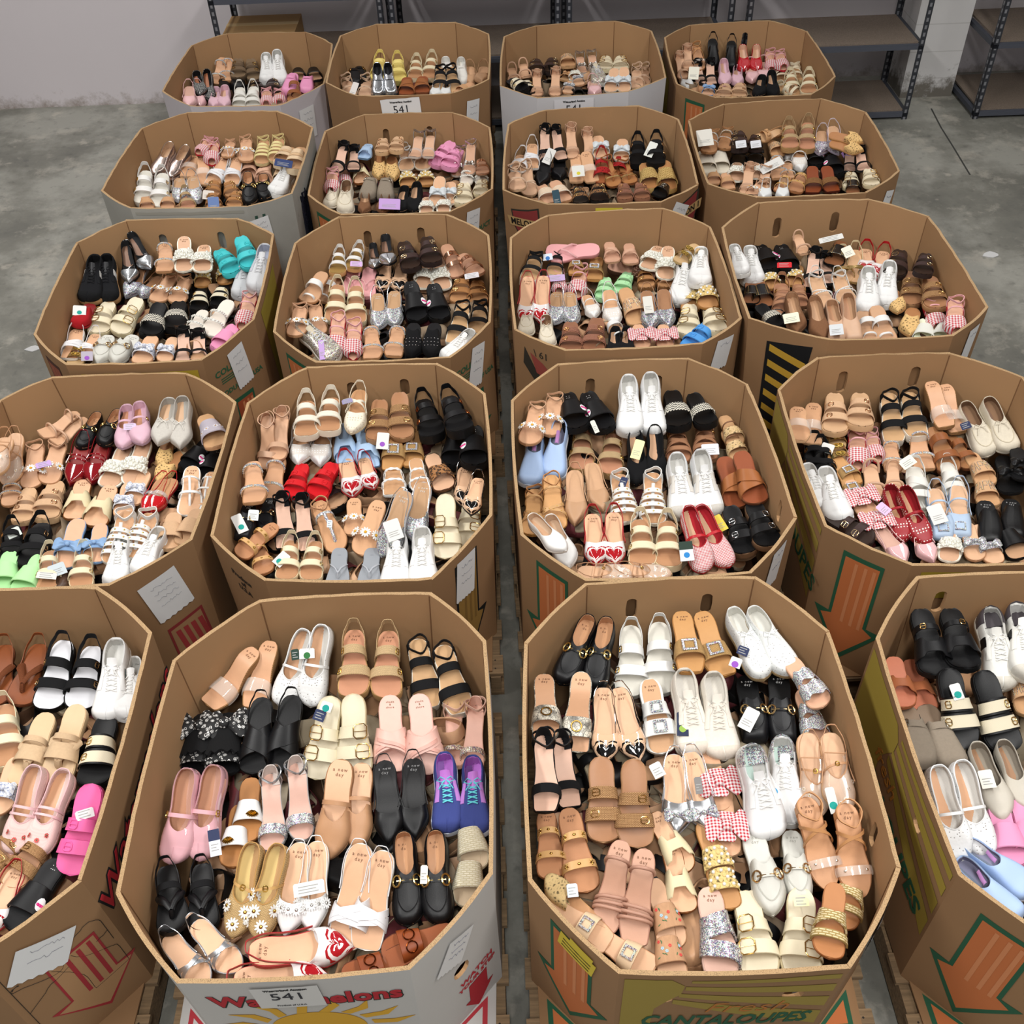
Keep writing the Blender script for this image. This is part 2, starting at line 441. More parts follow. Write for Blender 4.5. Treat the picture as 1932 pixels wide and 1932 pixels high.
class Shell:
    """closed upper: wall + vamp over the last"""
    def __init__(s, S, open_t=.5, hh=.045, hv=.05, ht=.03, t0=0., blend=.14, aend=.55, p=.55, over=1.02, q=.8, sq=0., t1=1.):
        s.__dict__.update(S=S, open=open_t, hh=hh, hv=hv, ht=ht, t0=t0, blend=blend, aend=aend, p=p, over=over, q=q, t1=t1)
    def amax(s, t):
        if t >= s.open: return 1.
        return 1 - (1 - s.aend) * sm((s.open - t) / s.blend) ** .7
    def H(s, t):
        if t >= s.open:
            k = (t - s.open) / (1 - s.open)
            h = lerp(s.hv, s.ht, sm(k * 1.25))
            if t > .88: h *= max(0., 1 - ((t - .88) / .12) ** 2) ** .5
            return h
        k = (s.open - t) / s.open
        full = lerp(s.hv, s.hh / max(.05, math.sin(s.aend * PI / 2) ** s.q), sm(k * 1.2))
        return full
    def P(s, t, a, off=0.):
        sg = 1 if a >= 0 else -1; b = abs(a)
        S = s.S; hw = S.hw(t) * s.over + off
        H = max(0, s.H(t) + off)
        return Vector((S.cx(t) + sg * hw * (1 - b ** 2) ** s.p if b < 1 else S.cx(t), t * S.L + (off if t > .97 else -off if t < .02 else 0), S.z(t) - .004 + (H) * math.sin(b * PI / 2) ** s.q))
    def top(s, t, xfrac, off=.002):
        """point on the vamp; xfrac in -1..1 of the half width"""
        b = math.sqrt(max(0., 1 - min(1, abs(xfrac)) ** (1 / s.p)))
        return s.P(t, math.copysign(b, xfrac) if xfrac else 1., off)
    def tl(s):
        ts = [t for t in TS if s.t0 < t < s.t1] + [s.t0, s.t1]
        for k in range(7): ts.append(s.open - s.blend * (k / 6) ** 1.6)
        for k in range(1, 5): ts.append(s.open + .03 * k)
        return sorted({round(t, 4) for t in ts if s.t0 <= t <= s.t1})
    def build(s, m, name='upper', th=.002):
        mb = MB(); na = 9
        for sg in (1, -1):
            rings = []
            for t in s.tl():
                am = s.amax(t)
                o = [s.P(t, sg * am * j / na, 0) for j in range(na + 1)]
                i = [s.P(t, sg * am * j / na, -th) for j in range(na, -1, -1)]
                rings.append((o + i) if sg > 0 else (o + i)[::-1])
            mb.loft(rings, True, False)
        return mb.mesh(name, m)
    def lining(s, m, th=.0026):
        mb = MB(); na = 6
        for sg in (1, -1):
            rings = []
            for t in s.tl():
                am = s.amax(t) * .985
                o = [s.P(t, sg * am * j / na, -th) for j in range(na, -1, -1)]; i = [s.P(t, sg * am * j / na, -th - .001) for j in range(na + 1)]
                rings.append((o + i) if sg > 0 else (o + i)[::-1])
            mb.loft(rings, True, False)
        return mb.mesh('lining', m)
    def topline(s, m, r=.0018):
        mb = MB(); ts = [t for t in s.tl() if t <= s.open]
        pl = [s.P(t, s.amax(t), .0005) for t in ts]; pr = [s.P(t, -s.amax(t), .0005) for t in ts]
        mb.tube(pl[::-1] + pr[1:], r, False, 5); return mb.mesh('topline', m)

# --- ornaments
def bow(c, M, w, h, th=.012, pleats=3):
    mb = MB()
    for sg in (1, -1):
        for top in (1, -1):
            rings = []
            for i in range(9):
                k = i / 8; wd = h * (.18 + .82 * sm(k * 1.3)) * (1 - .25 * max(0, k - .8) / .2); row = []
                for j in range(11):
                    v = -.5 + j / 10
                    zz = th * (math.sin(PI * min(1, k * 1.0)) * .8 + .25) * (1 - (2 * v) ** 2 * .6) * (1 if top > 0 else .2) + .0025 * math.sin(v * 2 * PI * pleats) * (1 - k * .5)
                    row.append(c + M @ Vector((sg * (w * k + .002), v * wd, zz)))
                rings.append(row if sg * top > 0 else row[::-1])
            mb.loft(rings, False)
    mb.ball(c + M @ Vector((0, 0, th * .5)), h * .17, 2, (1, 1.1, .9), M)
    return mb
def daisy(mbp, mbc, c, M, r):
    for k in range(11):
        a = 2 * PI * k / 11
        d = Vector((math.cos(a), math.sin(a), 0))
        R = Matrix(((math.cos(a), -math.sin(a), 0), (math.sin(a), math.cos(a), 0), (0, 0, 1)))
        mbp.ball(c + M @ (d * r * .6 + Vector((0, 0, .001 * (k % 2)))), r * .42, 1, (1, .42, .18), M @ R)
    mbc.ball(c + M @ Vector((0, 0, r * .1)), r * .28, 1, (1, 1, .6), M)
def heartpts(r, n=22):
    out = []
    for k in range(n):
        a = 2 * PI * k / n
        x = 16 * math.sin(a) ** 3; y = 13 * math.cos(a) - 5 * math.cos(2 * a) - 2 * math.cos(3 * a) - math.cos(4 * a)
        out.append((x * r / 17, -y * r / 17))
    return out
def vampheart(sh, tc, r, off, sx=1.):
    """a heart lying on the toe cap, point toward the toe tip"""
    S = sh.S; mb = MB(); P = heartpts(r)
    def q(x, y, o):
        t = min(.985, tc + y / S.L); return sh.top(t, max(-.97, min(.97, x * sx / max(.006, S.hw(t)))), o)
    rings = []
    for k, o in ((1.0, off - .0015), (1.0, off), (.8, off + .0012), (.5, off + .0018), (.05, off + .002)):
        rings.append([q(x * k, y * k, o) for x, y in P])
    mb.loft(rings, True); return mb
def laces(sh, m, ta=.40, tb=.64, n=5, w=.3):
    mb = MB()
    for k in range(n):
        t = lerp(ta, tb, k / (n - 1))
        for sg in (1, -1):
            path = [sh.top(lerp(t, t + .035, j / 5), sg * lerp(-w, w, j / 5), .003 + .0015 * math.sin(j / 5 * PI)) for j in range(6)]
            mb.tube(path, .0022, False, 5, .6)
    c = sh.top(ta, 0, .005)
    for sg in (1, -1):
        mb.tube([c + Vector((sg * .004 * 0, 0, 0)), c + Vector((sg * .016, -.006, .008)), c + Vector((sg * .026, .004, .004)), c + Vector((sg * .012, .010, .004)), c], .0018, False, 5)
        mb.tube([c, c + Vector((sg * .010, .012, .004)), c + Vector((sg * .022, .03, .001))], .0016, False, 5)
    return mb.mesh('laces', m)
def tongue(sh, m, t0=.25, t1=.5, w=.016, up=.012):
    S = sh.S; rings = []
    for i in range(8):
        k = i / 7; t = lerp(t1, t0, k); c = sh.P(max(t, sh.open), 1, .001); y = t * S.L
        z = c.z + (up + .02) * k ** 1.4
        rings.append([Vector((S.cx(t) + u * w * (1 - .15 * k * k), y, z - .006 * u * u)) for u in (-1, -.6, 0, .6, 1)] +
                     [Vector((S.cx(t) + u * w * (1 - .15 * k * k), y + .002, z - .003 - .006 * u * u)) for u in (1, .6, 0, -.6, -1)])
    mb = MB(); mb.loft(rings, True, True); return mb.mesh('tongue', m)
def patch(sh, m, ta, tb, ua, ub, name, off=.0012, n=8, sides=(1, -1)):
    """raised overlay on the upper between a-parameters"""
    mb = MB()
    for sg in sides:
        rings = []
        for i in range(n + 1):
            t = lerp(ta, tb, i / n); row = [sh.P(t, sg * lerp(ua, ub, j / 6), off) for j in range(7)] + [sh.P(t, sg * lerp(ua, ub, j / 6), -.0005) for j in range(6, -1, -1)]
            rings.append(row if sg > 0 else row[::-1])
        mb.loft(rings, True, True)
    return mb.mesh(name, m)
_TX = {}
def lettering(text, size, m, t, S, dz=.003, rot=PI, spacing=1.3):
    k = (text, size, m.name)
    if k not in _TX: _TX[k] = text_mesh(text, size, m, 0, 0, spacing, 1., 'insole_lettering')
    return ('@text', _TX[k], Vector((S.cx(t), t * S.L, S.z(t) + dz)), rot)

TAN = '#c9986f'
# --- families: each returns a list of (name, mesh, parent index, label)
def base_parts(S, o, wedge_ok=True):
    P = []
    sc = o.get('sole', '#8a6a4c'); sm_ = mat(o.get('solem', 'rubber'), sc)
    heel = o.get('heel')
    if heel == 'wedge': P.append(('sole', sole(S, sm_, wedge=True), -1, None))
    elif heel in ('block', 'stiletto', 'kitten'):
        P.append(('sole', sole(S, sm_, th=max(.006, S.plat)), -1, None))
        hm = mat(o.get('heelm', 'leather'), o.get('heelc', sc))
        if heel == 'block': P.append(('heel', heelblock(S, hm, .02, .2, .85), -1, None))
        elif heel == 'stiletto': P.append(('heel', heelblock(S, hm, .02, .13, .35, .5), -1, None))
        else: P.append(('heel', heelblock(S, hm, .02, .16, .6, .7), -1, None))
    else: P.append(('sole', sole(S, sm_, wedge=True), -1, None))
    P.append(('insole', insole(S, mat(o.get('insm', 'leather'), o.get('ins', TAN)), cup=o.get('cup', 0), k=o.get('insk', .94)), -1, None))
    if o.get('txt'): P.append((lettering(o['txt'], o.get('txts', .0125), mat('ink', o.get('txtc', '#7d5a44')), o.get('txtt', .13), S),))
    return P
def last_of(side, o):
    return Last(side, o.get('L', .25), o.get('w', 1.), o.get('toe', 'round'), o.get('h', .006), o.get('plat', .012), o.get('spring', .006))

def sandal(side, o):
    S = last_of(side, o); P = base_parts(S, o)
    for b in o.get('bands', ()):
        b = dict(b); yl, yr = b['y'] if isinstance(b['y'], tuple) else (b['y'], b['y'])
        if side < 0: yl, yr = yr, yl
        m = mat(b.get('m', 'leather'), b.get('c', '#222222'), b.get('c2'))
        F = bandfn(S, yl, yr, b.get('w', .03), b.get('a', .035), b.get('wf'), b.get('over', 1.06), pw=b.get('pw', .75))
        n = b.get('n', 14)
        if b.get('roll'):     # tube strap
            mb = MB(); mb.tube([F(i / 18, 0, 0) for i in range(19)], b['w'] / 2, False, 8)
            P.append((b.get('name', 'strap'), mb.mesh('strap', m), -1, None))
        else: P.append((b.get('name', 'strap'), band(S, F, b.get('th', .0025), n).mesh('strap', m), -1, b.get('label')))
        at = len(P) - 1
        for d in b.get('deco', ()):
            P.extend(deco(S, F, d, at, side))
    for l in o.get('loops', ()):
        l = dict(l); m = mat(l.get('m', 'leather'), l.get('c', '#222222'))
        P.append(('back_strap', loop(S, l.get('t', .42), l.get('zs', .004), l.get('z', .05), l.get('w', .01), back=l.get('back', .006), tb=l.get('tb', 0)).mesh('back_strap', m), -1, None))
    for l in o.get('ankles', ()):
        m = mat(l.get('m', 'leather'), l.get('c', '#222222'))
        P.append(('ankle_strap', ankle(S, l.get('z', .06) * .72, l.get('ra', .029), l.get('rb', .036), l.get('t', .13), l.get('w', .006) + .003, l.get('tilt', .3), .003).mesh('ankle_strap', m), -1, None))
    if o.get('counter'):
        c = o['counter']; sh = Shell(S, open_t=1.2, hh=c.get('h', .05), hv=.05, aend=.6, blend=.2, t1=c.get('t', .22))
        P.append(('heel_counter', sh.build(mat(c.get('m', 'leather'), c.get('c', '#222222')), 'heel_counter'), -1, None))
    if o.get('thong'):
        c = o['thong']; m = mat(c.get('m', 'leather'), c['c']); mb = MB(); r = c.get('r', .004); tp = c.get('tp', .78); te = c.get('te', .42)
        top = S.p(tp - .06, 0, .028); mb.tube([S.p(tp, 0, 0), S.p(tp - .01, 0, .014), top], r * .8, False, 7)
        for sg in (1, -1):
            e = S.p(te, sg * 1.02, 0)
            mb.tube([top, lerp(top, e, .35) + Vector((0, 0, .012)), lerp(top, e, .7) + Vector((sg * .004, 0, .010)), e], [r * .8, r, r * 1.3, r * 1.2], False, 7, .7)
        P.append(('thong', mb.mesh('thong', m), -1, None))
    if o.get('tbar'):
        c = o['tbar']; m = mat(c.get('m', 'leather'), c['c']); mb = MB()
        mb.tube([S.p(.8, 0, 0), S.p(.74, 0, .016), S.p(.6, 0, .03), S.p(.45, 0, .042), S.p(.36, 0, .05)], c.get('r', .005), False, 6, .6)
        P.append(('t_bar', mb.mesh('t_bar', m), -1, None))
    tagp(S, P, o); return P
def tagp(S, P, o):
    if o.get('tag'):
        c, txtc, s = o['tag'][:3] if len(o['tag']) > 2 else (*o['tag'], 1)
        M = Matrix.Rotation(.5 * S.side, 3, 'Z') @ Matrix.Rotation(.35, 3, 'X'); p0 = S.p(.47, .25 * S.side, .066)
        mb = MB(); mb.box((-.019 * s, -.035 * s, 0), (.019 * s, .035 * s, .0008)); mb.v = [tuple(p0 + M @ Vector(q)) for q in mb.v]
        P.append(('price_tag', mb.mesh('price_tag', mat('paper', c), False), -1, None)); k = len(P) - 1
        mb = MB(); n = 14
        mb.prism([(.010 * s * math.cos(2 * PI * i / n), .014 * s + .010 * s * math.sin(2 * PI * i / n)) for i in range(n)], .0008, .0012)
        mb.v = [tuple(p0 + M @ Vector(q)) for q in mb.v]
        P.append(('size_dot', mb.mesh('size_dot', mat('ink', txtc), False), k, None))
def deco(S, F, d, at, side):
    k = d[0]; out = []
    if k == 'buckle':
        _, s, a, b, c = d[:5]; s = s if side > 0 else 1 - s
        out.append(('buckle', buckle(F, s, 0, a, b, d[5] if len(d) > 5 else .0018).mesh('buckle', mat(d[6] if len(d) > 6 else 'metal', c)), at, None))
    elif k == 'pearls':
        _, n, r, c = d[:4]; mb = MB(); rnd = random.Random(3)
        for i in range(n):
            s, v = rnd.uniform(.08, .92), rnd.uniform(-.48, .48)
            mb.ball(F(s, v, .004), r * rnd.uniform(.65, 1.2), 2)
        out.append(('pearls', mb.mesh('pearls', mat('pearl', c)), at, None))
    elif k == 'pearlgrid':
        _, ns, nv, r, c = d[:5]; mb = MB()
        for i in range(ns):
            for j in range(nv):
                mb.ball(F(.14 + .72 * (i + .5 * (j % 2)) / ns, (j + .5) / nv - .5, .004), r, 2)
        out.append(('pearls', mb.mesh('pearls', mat('pearl', c)), at, None))
    elif k == 'scales':
        _, c = d; mb = MB()
        for i in range(6):
            for j in range(4):
                p, M = frame_at(F, .1 + .8 * (i + .5 * (j % 2)) / 5.5, (j + .5) / 4 - .5, .003); mb.ball(p, .009, 2, (1, 1, .35), M)
        out.append(('woven_scallops', mb.mesh('woven_scallops', mat('crochet', c)), at, None))
    elif k == 'studs':
        _, n, r, c = d; mb = MB()
        for i in range(n):
            p, M = frame_at(F, (i + 1) / (n + 1), 0, .003); mb.ball(p, r, 1, (1, 1, .6), M)
        out.append(('studs', mb.mesh('studs', mat('metal', c)), at, None))
    elif k == 'stars':
        mb = MB()
        for i, s in enumerate((.28, .5, .72)):
            p, M = frame_at(F, s, 0, .003)
            if i % 2 == 0:
                for q in range(5):
                    a = 2 * PI * q / 5 + .3; R = Matrix.Rotation(a, 3, 'Z'); mb.ball(p + M @ (R @ Vector((.004, 0, .0006))), .0048, 1, (1, .4, .5), M @ R)
            else: mb.ball(p, .006, 1, (1, .75, .6), M)
        out.append(('starfish_studs', mb.mesh('starfish_studs', mat('metal', d[1])), at, None))
    elif k == 'rhine':     # square stone frame
        _, s, a, b, c = d[:5]; mb = MB(); p, M = frame_at(F, s, 0, .006); n = 6
        for e in range(4):
            for i in range(n):
                f = -1 + 2 * i / n; x, y = ((f, 1), (1, -f), (-f, -1), (-1, f))[e]
                mb.ball(p + M @ Vector((x * a, y * b, 0)), .0052, 1, (1, 1, .8), M)
        out.append(('stone_buckle', mb.mesh('stone_buckle', mat('glitter', c), False), at, None))
    elif k == 'chain':
        _, c, r = d; mb = MB()
        for i in range(20): mb.ball(F(.06 + .88 * i / 19, 0, .002), r, 1, (1, 1.5, .8))
        out.append(('stone_chain', mb.mesh('stone_chain', mat('glitter', c), False), at, None))
    elif k == 'ring':
        _, s, r, c = d; p, M = frame_at(F, s, 0, .006); mb = MB(); mb.tube(ringtube(p, M, r, .002), .0024, True, 6)
        out.append(('ring', mb.mesh('ring', mat('metal', c)), at, None))
    elif k == 'bow':
        _, w, h, kind, c, c2 = d; p, M = frame_at(F, .5, 0, .004); out.append(('bow', bow(p, M, w, h, .016).mesh('bow', mat(kind, c, c2)), at, None))
        if kind == 'gingham': out.append(('bow_tails', bow(p - M.col[2] * .004, M @ Matrix.Rotation(1.45, 3, 'Z'), w * .75, h * .55, .010).mesh('bow_tails', mat(kind, c, c2)), at, None))
    elif k == 'daisies':
        _, n, r = d
        for i in range(n):
            a, b = MB(), MB(); p, M = frame_at(F, .25 + .5 * i / max(1, n - 1), 0, .006); daisy(a, b, p, M, r)
            out.append(('daisy', a.mesh('daisy', mat('leather', '#f6f5f0')), at, None)); out.append(('daisy_centre', b.mesh('daisy_centre', mat('fabric', '#dba437')), at, None))
    elif k == 'flowers':
        _, c, cc, n = d; rnd = random.Random(5)
        for i in range(n):
            a, b = MB(), MB(); p, M = frame_at(F, .22 + .56 * i / max(1, n - 1), rnd.uniform(-.25, .25), .003); daisy(a, b, p, M, .012)
            out.append(('flower', a.mesh('flower', mat('leather', c)), at, None)); out.append(('flower_centre', b.mesh('flower_centre', mat('metal', cc)), at, None))
    elif k == 'emb':
        rnd = random.Random(9)
        for nm, c, n in (('red_flowers', '#d6504a', 4), ('blue_flowers', '#a9c8d8', 3), ('green_leaves', '#4f7a55', 8)):
            mb = MB()
            for i in range(n):
                p, M = frame_at(F, rnd.uniform(.22, .78), rnd.uniform(-.38, .38), .0035)
                if nm == 'green_leaves': mb.ball(p, .006, 1, (1, .3, .2), M @ Matrix.Rotation(rnd.uniform(0, 6), 3, 'Z'))
                else:
                    for q in range(5):
                        aa = 2 * PI * q / 5; mb.ball(p + M @ Vector((.0035 * math.cos(aa), .0035 * math.sin(aa), 0)), .0028, 1, (1, 1, .4), M)
            out.append(('embroidery', mb.mesh('embroidery', mat('fabric', c)), at, None))
    elif k == 'text':
        _, body, c = d; ch = MB(); G = {'C': ((3, 3), (1, 4), (0, 2), (1, 0), (3, 1)), 'A': ((0, 0), (1.5, 4), (3, 0), (2.4, 1.5), (.6, 1.5)), 'P': ((0, 0), (0, 4), (2.6, 4), (3, 3), (2.6, 2), (0, 2)),
             'R': ((0, 0), (0, 4), (2.6, 4), (3, 3), (2.6, 2), (0, 2), (1.4, 2), (3, 0)), 'I': ((1.5, 0), (1.5, 4))}
        n = len(body)
        for i, l in enumerate(body):
            for pts in (G[l],):
                path = []
                for x, y in pts:
                    s = .84 - .68 * (i + x / 4.2) / n; path.append(F(s, -( (y / 4) - .5) * .7, .004))
                ch.tube(path, .0016, False, 5)
        out.append(('letters', ch.mesh('letters', mat('glitter', c)), at, None))
    elif k == 'gold':
        mb = MB(); p, M = frame_at(F, .5, 0, .005)
        for sg in (1, -1):
            mb.tube(ringtube(p + M @ Vector((sg * .009, 0, 0)), M, .013, .002, 14, .95), .0028, True, 6)
        mb.tube([p + M @ Vector((-.02, 0, .001)), p + M @ Vector((.02, 0, .001))], .003, False, 6)
        out.append(('ornament', mb.mesh('ornament', mat('metal', d[1])), at, None))
    elif k == 'shell':
        mb = MB(); p, M = frame_at(F, .42 if side > 0 else .58, .1, .005)
        for q in range(7):
            a = -.9 + 1.8 * q / 6; mb.ball(p + M @ Vector((.014 * math.sin(a), .014 * math.cos(a), .001)), .015, 1, (.3, 1, .4), M @ Matrix.Rotation(-a, 3, 'Z'))
        out.append(('shell_ornament', mb.mesh('shell_ornament', mat('metal', d[1])), at, None))
    elif k == 'patch':
        s = .28 if side > 0 else .72; p, M = frame_at(F, s, .1, .004); mb = MB()
        mb.ball(p, .02, 2, (.75, 1.1, .12), M); out.append(('white_patch', mb.mesh('white_patch', mat('eva', '#efeef0')), at, 'white patch'))
        mb = MB()
        for sg in (1, 0, -1): mb.ball(p + M @ Vector((sg * .008, .004, .003)), .007, 1, (1, .8, .4), M)
        out.append(('pink_blossom', mb.mesh('pink_blossom', mat('eva', '#d0337f')), at, 'pink blossom'))
    return out
def closed(side, o):
    S = last_of(side, o); P = base_parts(S, o)
    cap = o.get('cap')
    sh = Shell(S, o.get('open', .6), o.get('hh', .045), o.get('hv', .042), o.get('ht', .03), o.get('t0', 0.), o.get('blend', .16), o.get('aend', .62), o.get('p', .5), o.get('over', 1.0))
    m = mat(o.get('m', 'leather'), o['c'], o.get('c2'))
    P.append(('upper', sh.build(m), -1, None))
    if o.get('lin'): P.append(('lining', sh.lining(mat('fabric', o['lin'])), -1, None))
    if o.get('trim'): P.append(('trim', sh.topline(mat('leather', o['trim'])), -1, None))
    if o.get('toecap'):
        c = o['toecap']; P.append(('toe_cap', patch(sh, mat(c.get('m', 'leather'), c['c'], c.get('c2')), c.get('t', .82), .995, 0, .999, 'toe_cap', .0014, 8), -1, None))
    if o.get('hearts'):
        for i, (r, c, off) in enumerate(o['hearts']):
            P.append(('heart', vampheart(sh, o.get('heart_t', .855), r, off).mesh('heart', mat('patent', c)), -1, None))
    if o.get('mj'):
        for b in o['mj']:
            yl, yr = b['y'] if isinstance(b['y'], tuple) else (b['y'], b['y'])
            if side < 0: yl, yr = yr, yl
            F = bandfn(S, yl, yr, b.get('w', .009), b.get('a', .055), None, 1.01)
            P.append(('instep_strap', band(S, F, .002, 14, 3).mesh('instep_strap', mat(b.get('m', 'leather'), b['c'], b.get('c2'))), -1, None)); at = len(P) - 1
            for d in b.get('deco', ()): P.extend(deco(S, F, d, at, side))
    for l in o.get('loops', ()):
        P.append(('back_strap', loop(S, l.get('t', .6), l.get('zs', .02), l.get('z', .05), l.get('w', .006), back=.004).mesh('back_strap', mat(l.get('m', 'leather'), l['c'])), -1, None))
    for l in o.get('ankles', ()):
        P.append(('ankle_strap', ankle(S, l.get('z', .06), .03, .042, .14, .005, .3).mesh('ankle_strap', mat('leather', l['c'])), -1, None))
    if o.get('bit'):
        F = bandfn(S, o.get('bit_t', .58), o.get('bit_t', .58), .012, sh.H(o.get('bit_t', .58)) + .002, None, .98, .002)
        P.append(('saddle_strap', band(S, F, .0015, 14, 3).mesh('saddle_strap', m), -1, None)); at = len(P) - 1
        mb = MB(); A = F(.5, 0, .006)
        pr = []
        for s in (.30, .70):
            p, M = frame_at(F, s, 0, .005); mb.tube(ringtube(p, M, .014, .002, 14, 1.1), .003, True, 6); pr.append(p)
        mb.tube([pr[0], lerp(pr[0], pr[1], .25) + Vector((0, 0, .003)), lerp(pr[0], pr[1], .75) + Vector((0, 0, .003)), pr[1]], .0023, False, 6)
        P.append(('horsebit', mb.mesh('horsebit', mat('metal', o['bit'])), at, None))
    if o.get('apron'):
        P.append(('apron_seam', apron(sh, mat(o.get('m', 'leather'), o['apron'])), -1, None))
    if o.get('bowc'):
        kind, c, c2, t, w, h = o['bowc']; p = sh.top(t, 0, .003); M = Matrix.Identity(3); P.append(('bow', bow(p, M, w, h, .014).mesh('bow', mat(kind, c, c2)), -1, None))
    if o.get('flowers'):
        for t, xf in o['flowers'][2]:
            a, b = MB(), MB(); daisy(a, b, sh.top(t, xf * side, .003), Matrix.Identity(3) if abs(xf) < .5 else Matrix.Rotation(.8 * math.copysign(1, xf * side), 3, 'Y'), o['flowers'][3])
            P.append(('flower', a.mesh('flower', mat('leather', o['flowers'][0])), -1, None)); P.append(('flower_centre', b.mesh('flower_centre', mat('metal', o['flowers'][1])), len(P) - 1, None))
    if o.get('rhine'):
        mb = MB(); c = sh.top(.86, 0, .005)
        for e in range(4):
            for i in range(8):
                f = -1 + 2 * i / 8; x, y = ((f, 1), (1, -f), (-f, -1), (-1, f))[e]; mb.ball(c + Vector((x * .017, y * .017, -.004 * abs(x))), .0035, 1)
        P.append(('stone_buckle', mb.mesh('stone_buckle', mat('glitter', '#e8edf2'), False), -1, None))
    if o.get('tie'):
        mb = MB(); c = sh.top(o['open'] + .02, 0, .004)
        for sg in (1, -1):
            mb.tube([c, c + Vector((sg * .016, -.01, .008)), c + Vector((sg * .026, .002, .003)), c + Vector((sg * .012, .008, .004)), c], .0018, False, 5)
            mb.tube([c, c + Vector((sg * .014, .014, .002)), c + Vector((sg * .022, .034, -.006))], .0016, False, 5)
        P.append(('tie', mb.mesh('tie', mat('leather', o['tie'])), -1, None))
    if o.get('buckle1'):
        F = bandfn(S, .52, .44, .024, sh.H(.5) + .003, None, 1.03); P.append(('strap', band(S, F, .002, 14, 4).mesh('strap', m), -1, None)); at = len(P) - 1
        P.append(('buckle', buckle(F, .7 if side > 0 else .3, 0, .012, .014).mesh('buckle', mat('metal', o['buckle1'])), at, None))
    if o.get('studs'):
        mb = MB()
        for t in (.66, .74, .82): 
            for xf in (-.7, -.35, 0, .35, .7): mb.ball(sh.top(t, xf, .001), .003, 1)
        P.append(('studs', mb.mesh('studs', mat('metal', o['studs'])), -1, None))
    tagp(S, P, o); return P
def apron(sh, m):
    mb = MB(); pts = []
    for i in range(19):
        a = -PI / 2 + PI * i / 18
        t = sh.open + .02 + (.86 - sh.open) * math.cos(a) ** .7; pts.append(sh.top(t, .72 * math.sin(a), .001))
    mb.tube(pts, .0018, False, 5); return mb.mesh('apron_seam', m)
def sneaker(side, o):
    S = Last(side, o.get('L', .27), o.get('w', 1.12), o.get('toe', 'wide'), .008, o.get('plat', .026), .008)
    P = [('sole', sole(S, mat('rubber', o.get('sole', '#f1f0ec')), wedge=True, flare=1.05), -1, None)]
    P.append(('insole', insole(S, mat('fabric', o.get('ins', '#dedcd6')), k=.86, dz=.004), -1, None))
    sh = Shell(S, o.get('open', .42), .060, .064, .046, 0., .12, .60, .5, 1.0, .7)
    P.append(('upper', sh.build(mat(o.get('m', 'leather'), o['c'], o.get('c2')), 'upper', .004), -1, None))
    P.append(('lining', sh.lining(mat('fabric', o.get('lin', '#e9e7e2')), .0045), -1, None))
    if not o.get('slip'):
        P.append(('tongue', tongue(sh, mat('leather', o.get('tong', o['c'])), .30, .5, .017, .004), -1, None))
        for sg in (1, -1): P.append(('eyestay', patch(sh, mat(o.get('m', 'leather'), o.get('stay', o['c'])), .40, .66, .60, .84, 'eyestay', .0022, 8, (sg,)), -1, None))
        P.append(('laces', laces(sh, mat('fabric', o.get('lace', '#f7f6f2'))), -1, None))
    else:
        P.append(('pull_tab', tongue(sh, mat('fabric', o['slip']), .3, .44, .008, .016), -1, None))
    if not o.get('slip'): P.append(('toe_cap', patch(sh, mat(o.get('capm', 'suede') if o.get('cap') else o.get('m', 'leather'), o.get('cap', o['c'])), .86, .995, 0, .999, 'toe_cap', .0014), -1, None))
    if o.get('quarter'): P.append(('quarter', patch(sh, mat(o.get('qm', 'leather'), o['quarter']), .0, .22, 0, .73, 'quarter', .0016), -1, None))
    for sg in (1, -1) if o.get('stripe') else (): P.append(('side_stripe', patch(sh, mat('leather', o['stripe']), .38, .5, .05, .58, 'side_stripe', .002, 8, (sg,)), -1, None))
    if o.get('mud'): P.append(('mudguard', patch(sh, mat('suede', o['mud']), .56, .99, 0, .38, 'mudguard', .0016), -1, None))
    tagp(S, P, o); return P
# ------------------------------------------------------------------ designs: key -> (object name, category, look, builder, options)
D = {}
def d(key, name, look, fn, **o): D[key] = (name, {'sneaker': 'sneaker'}.get(name, 'shoe' if not name.endswith('sandal') and not name.endswith('slide') and name != 'flip_flop' else 'sandal'), look, fn, o)
NUDE, PEACH, CRM, BLK, WHT, GOLD, SILV = '#d8ab88', '#dcb08d', '#e3d9bf', '#17171a', '#f1f0ee', '#c9a24e', '#b9bcc2'
ND = dict(txt='a new\nday')
T = dict(txt='. .\na new\nday')
def HC(m=.42): return lambda s: m + (1 - m) * sm((abs(s - .5) - .09) / .10)
def H(n=.16, e=.36):    # wide at the sides, narrow in the middle
    return lambda s: lerp(n / e, 1., abs(2 * s - 1) ** 1.6)
# closed flats
d('whtcut', 'mary_jane_flat', 'white cut-out floral mary jane', closed, c='#f3f3f2', m='eyelet', lin='#e8e4dd', open=.66, aend=.6, hh=.045, sole='#8d857a', mj=[dict(y=.5, c='#f3f3f2', w=.008)], trim='#f5f5f4', ins='#d0a07b')
d('pnkmj', 'mary_jane_flat', 'pink patent mary jane', closed, c='#d8a6ae', m='patent', lin='#c89a86', open=.66, mj=[dict(y=.5, c='#d8a6ae', w=.011, deco=[('buckle', .82, .007, .008, '#d8b26a')])], sole='#b98b8f', ins='#b98566', toecap=dict(c='#d8a6ae', m='patent'))
d('lilacmj', 'mary_jane_flat', 'pale lilac mary jane', closed, c='#cfa9b8', m='leather', open=.66, toe='almond', mj=[dict(y=.5, c='#cfa9b8', w=.012, deco=[('buckle', .8, .007, .008, '#d8b26a')])], sole='#a58796', ins='#b98566', lin='#cfa9b8')
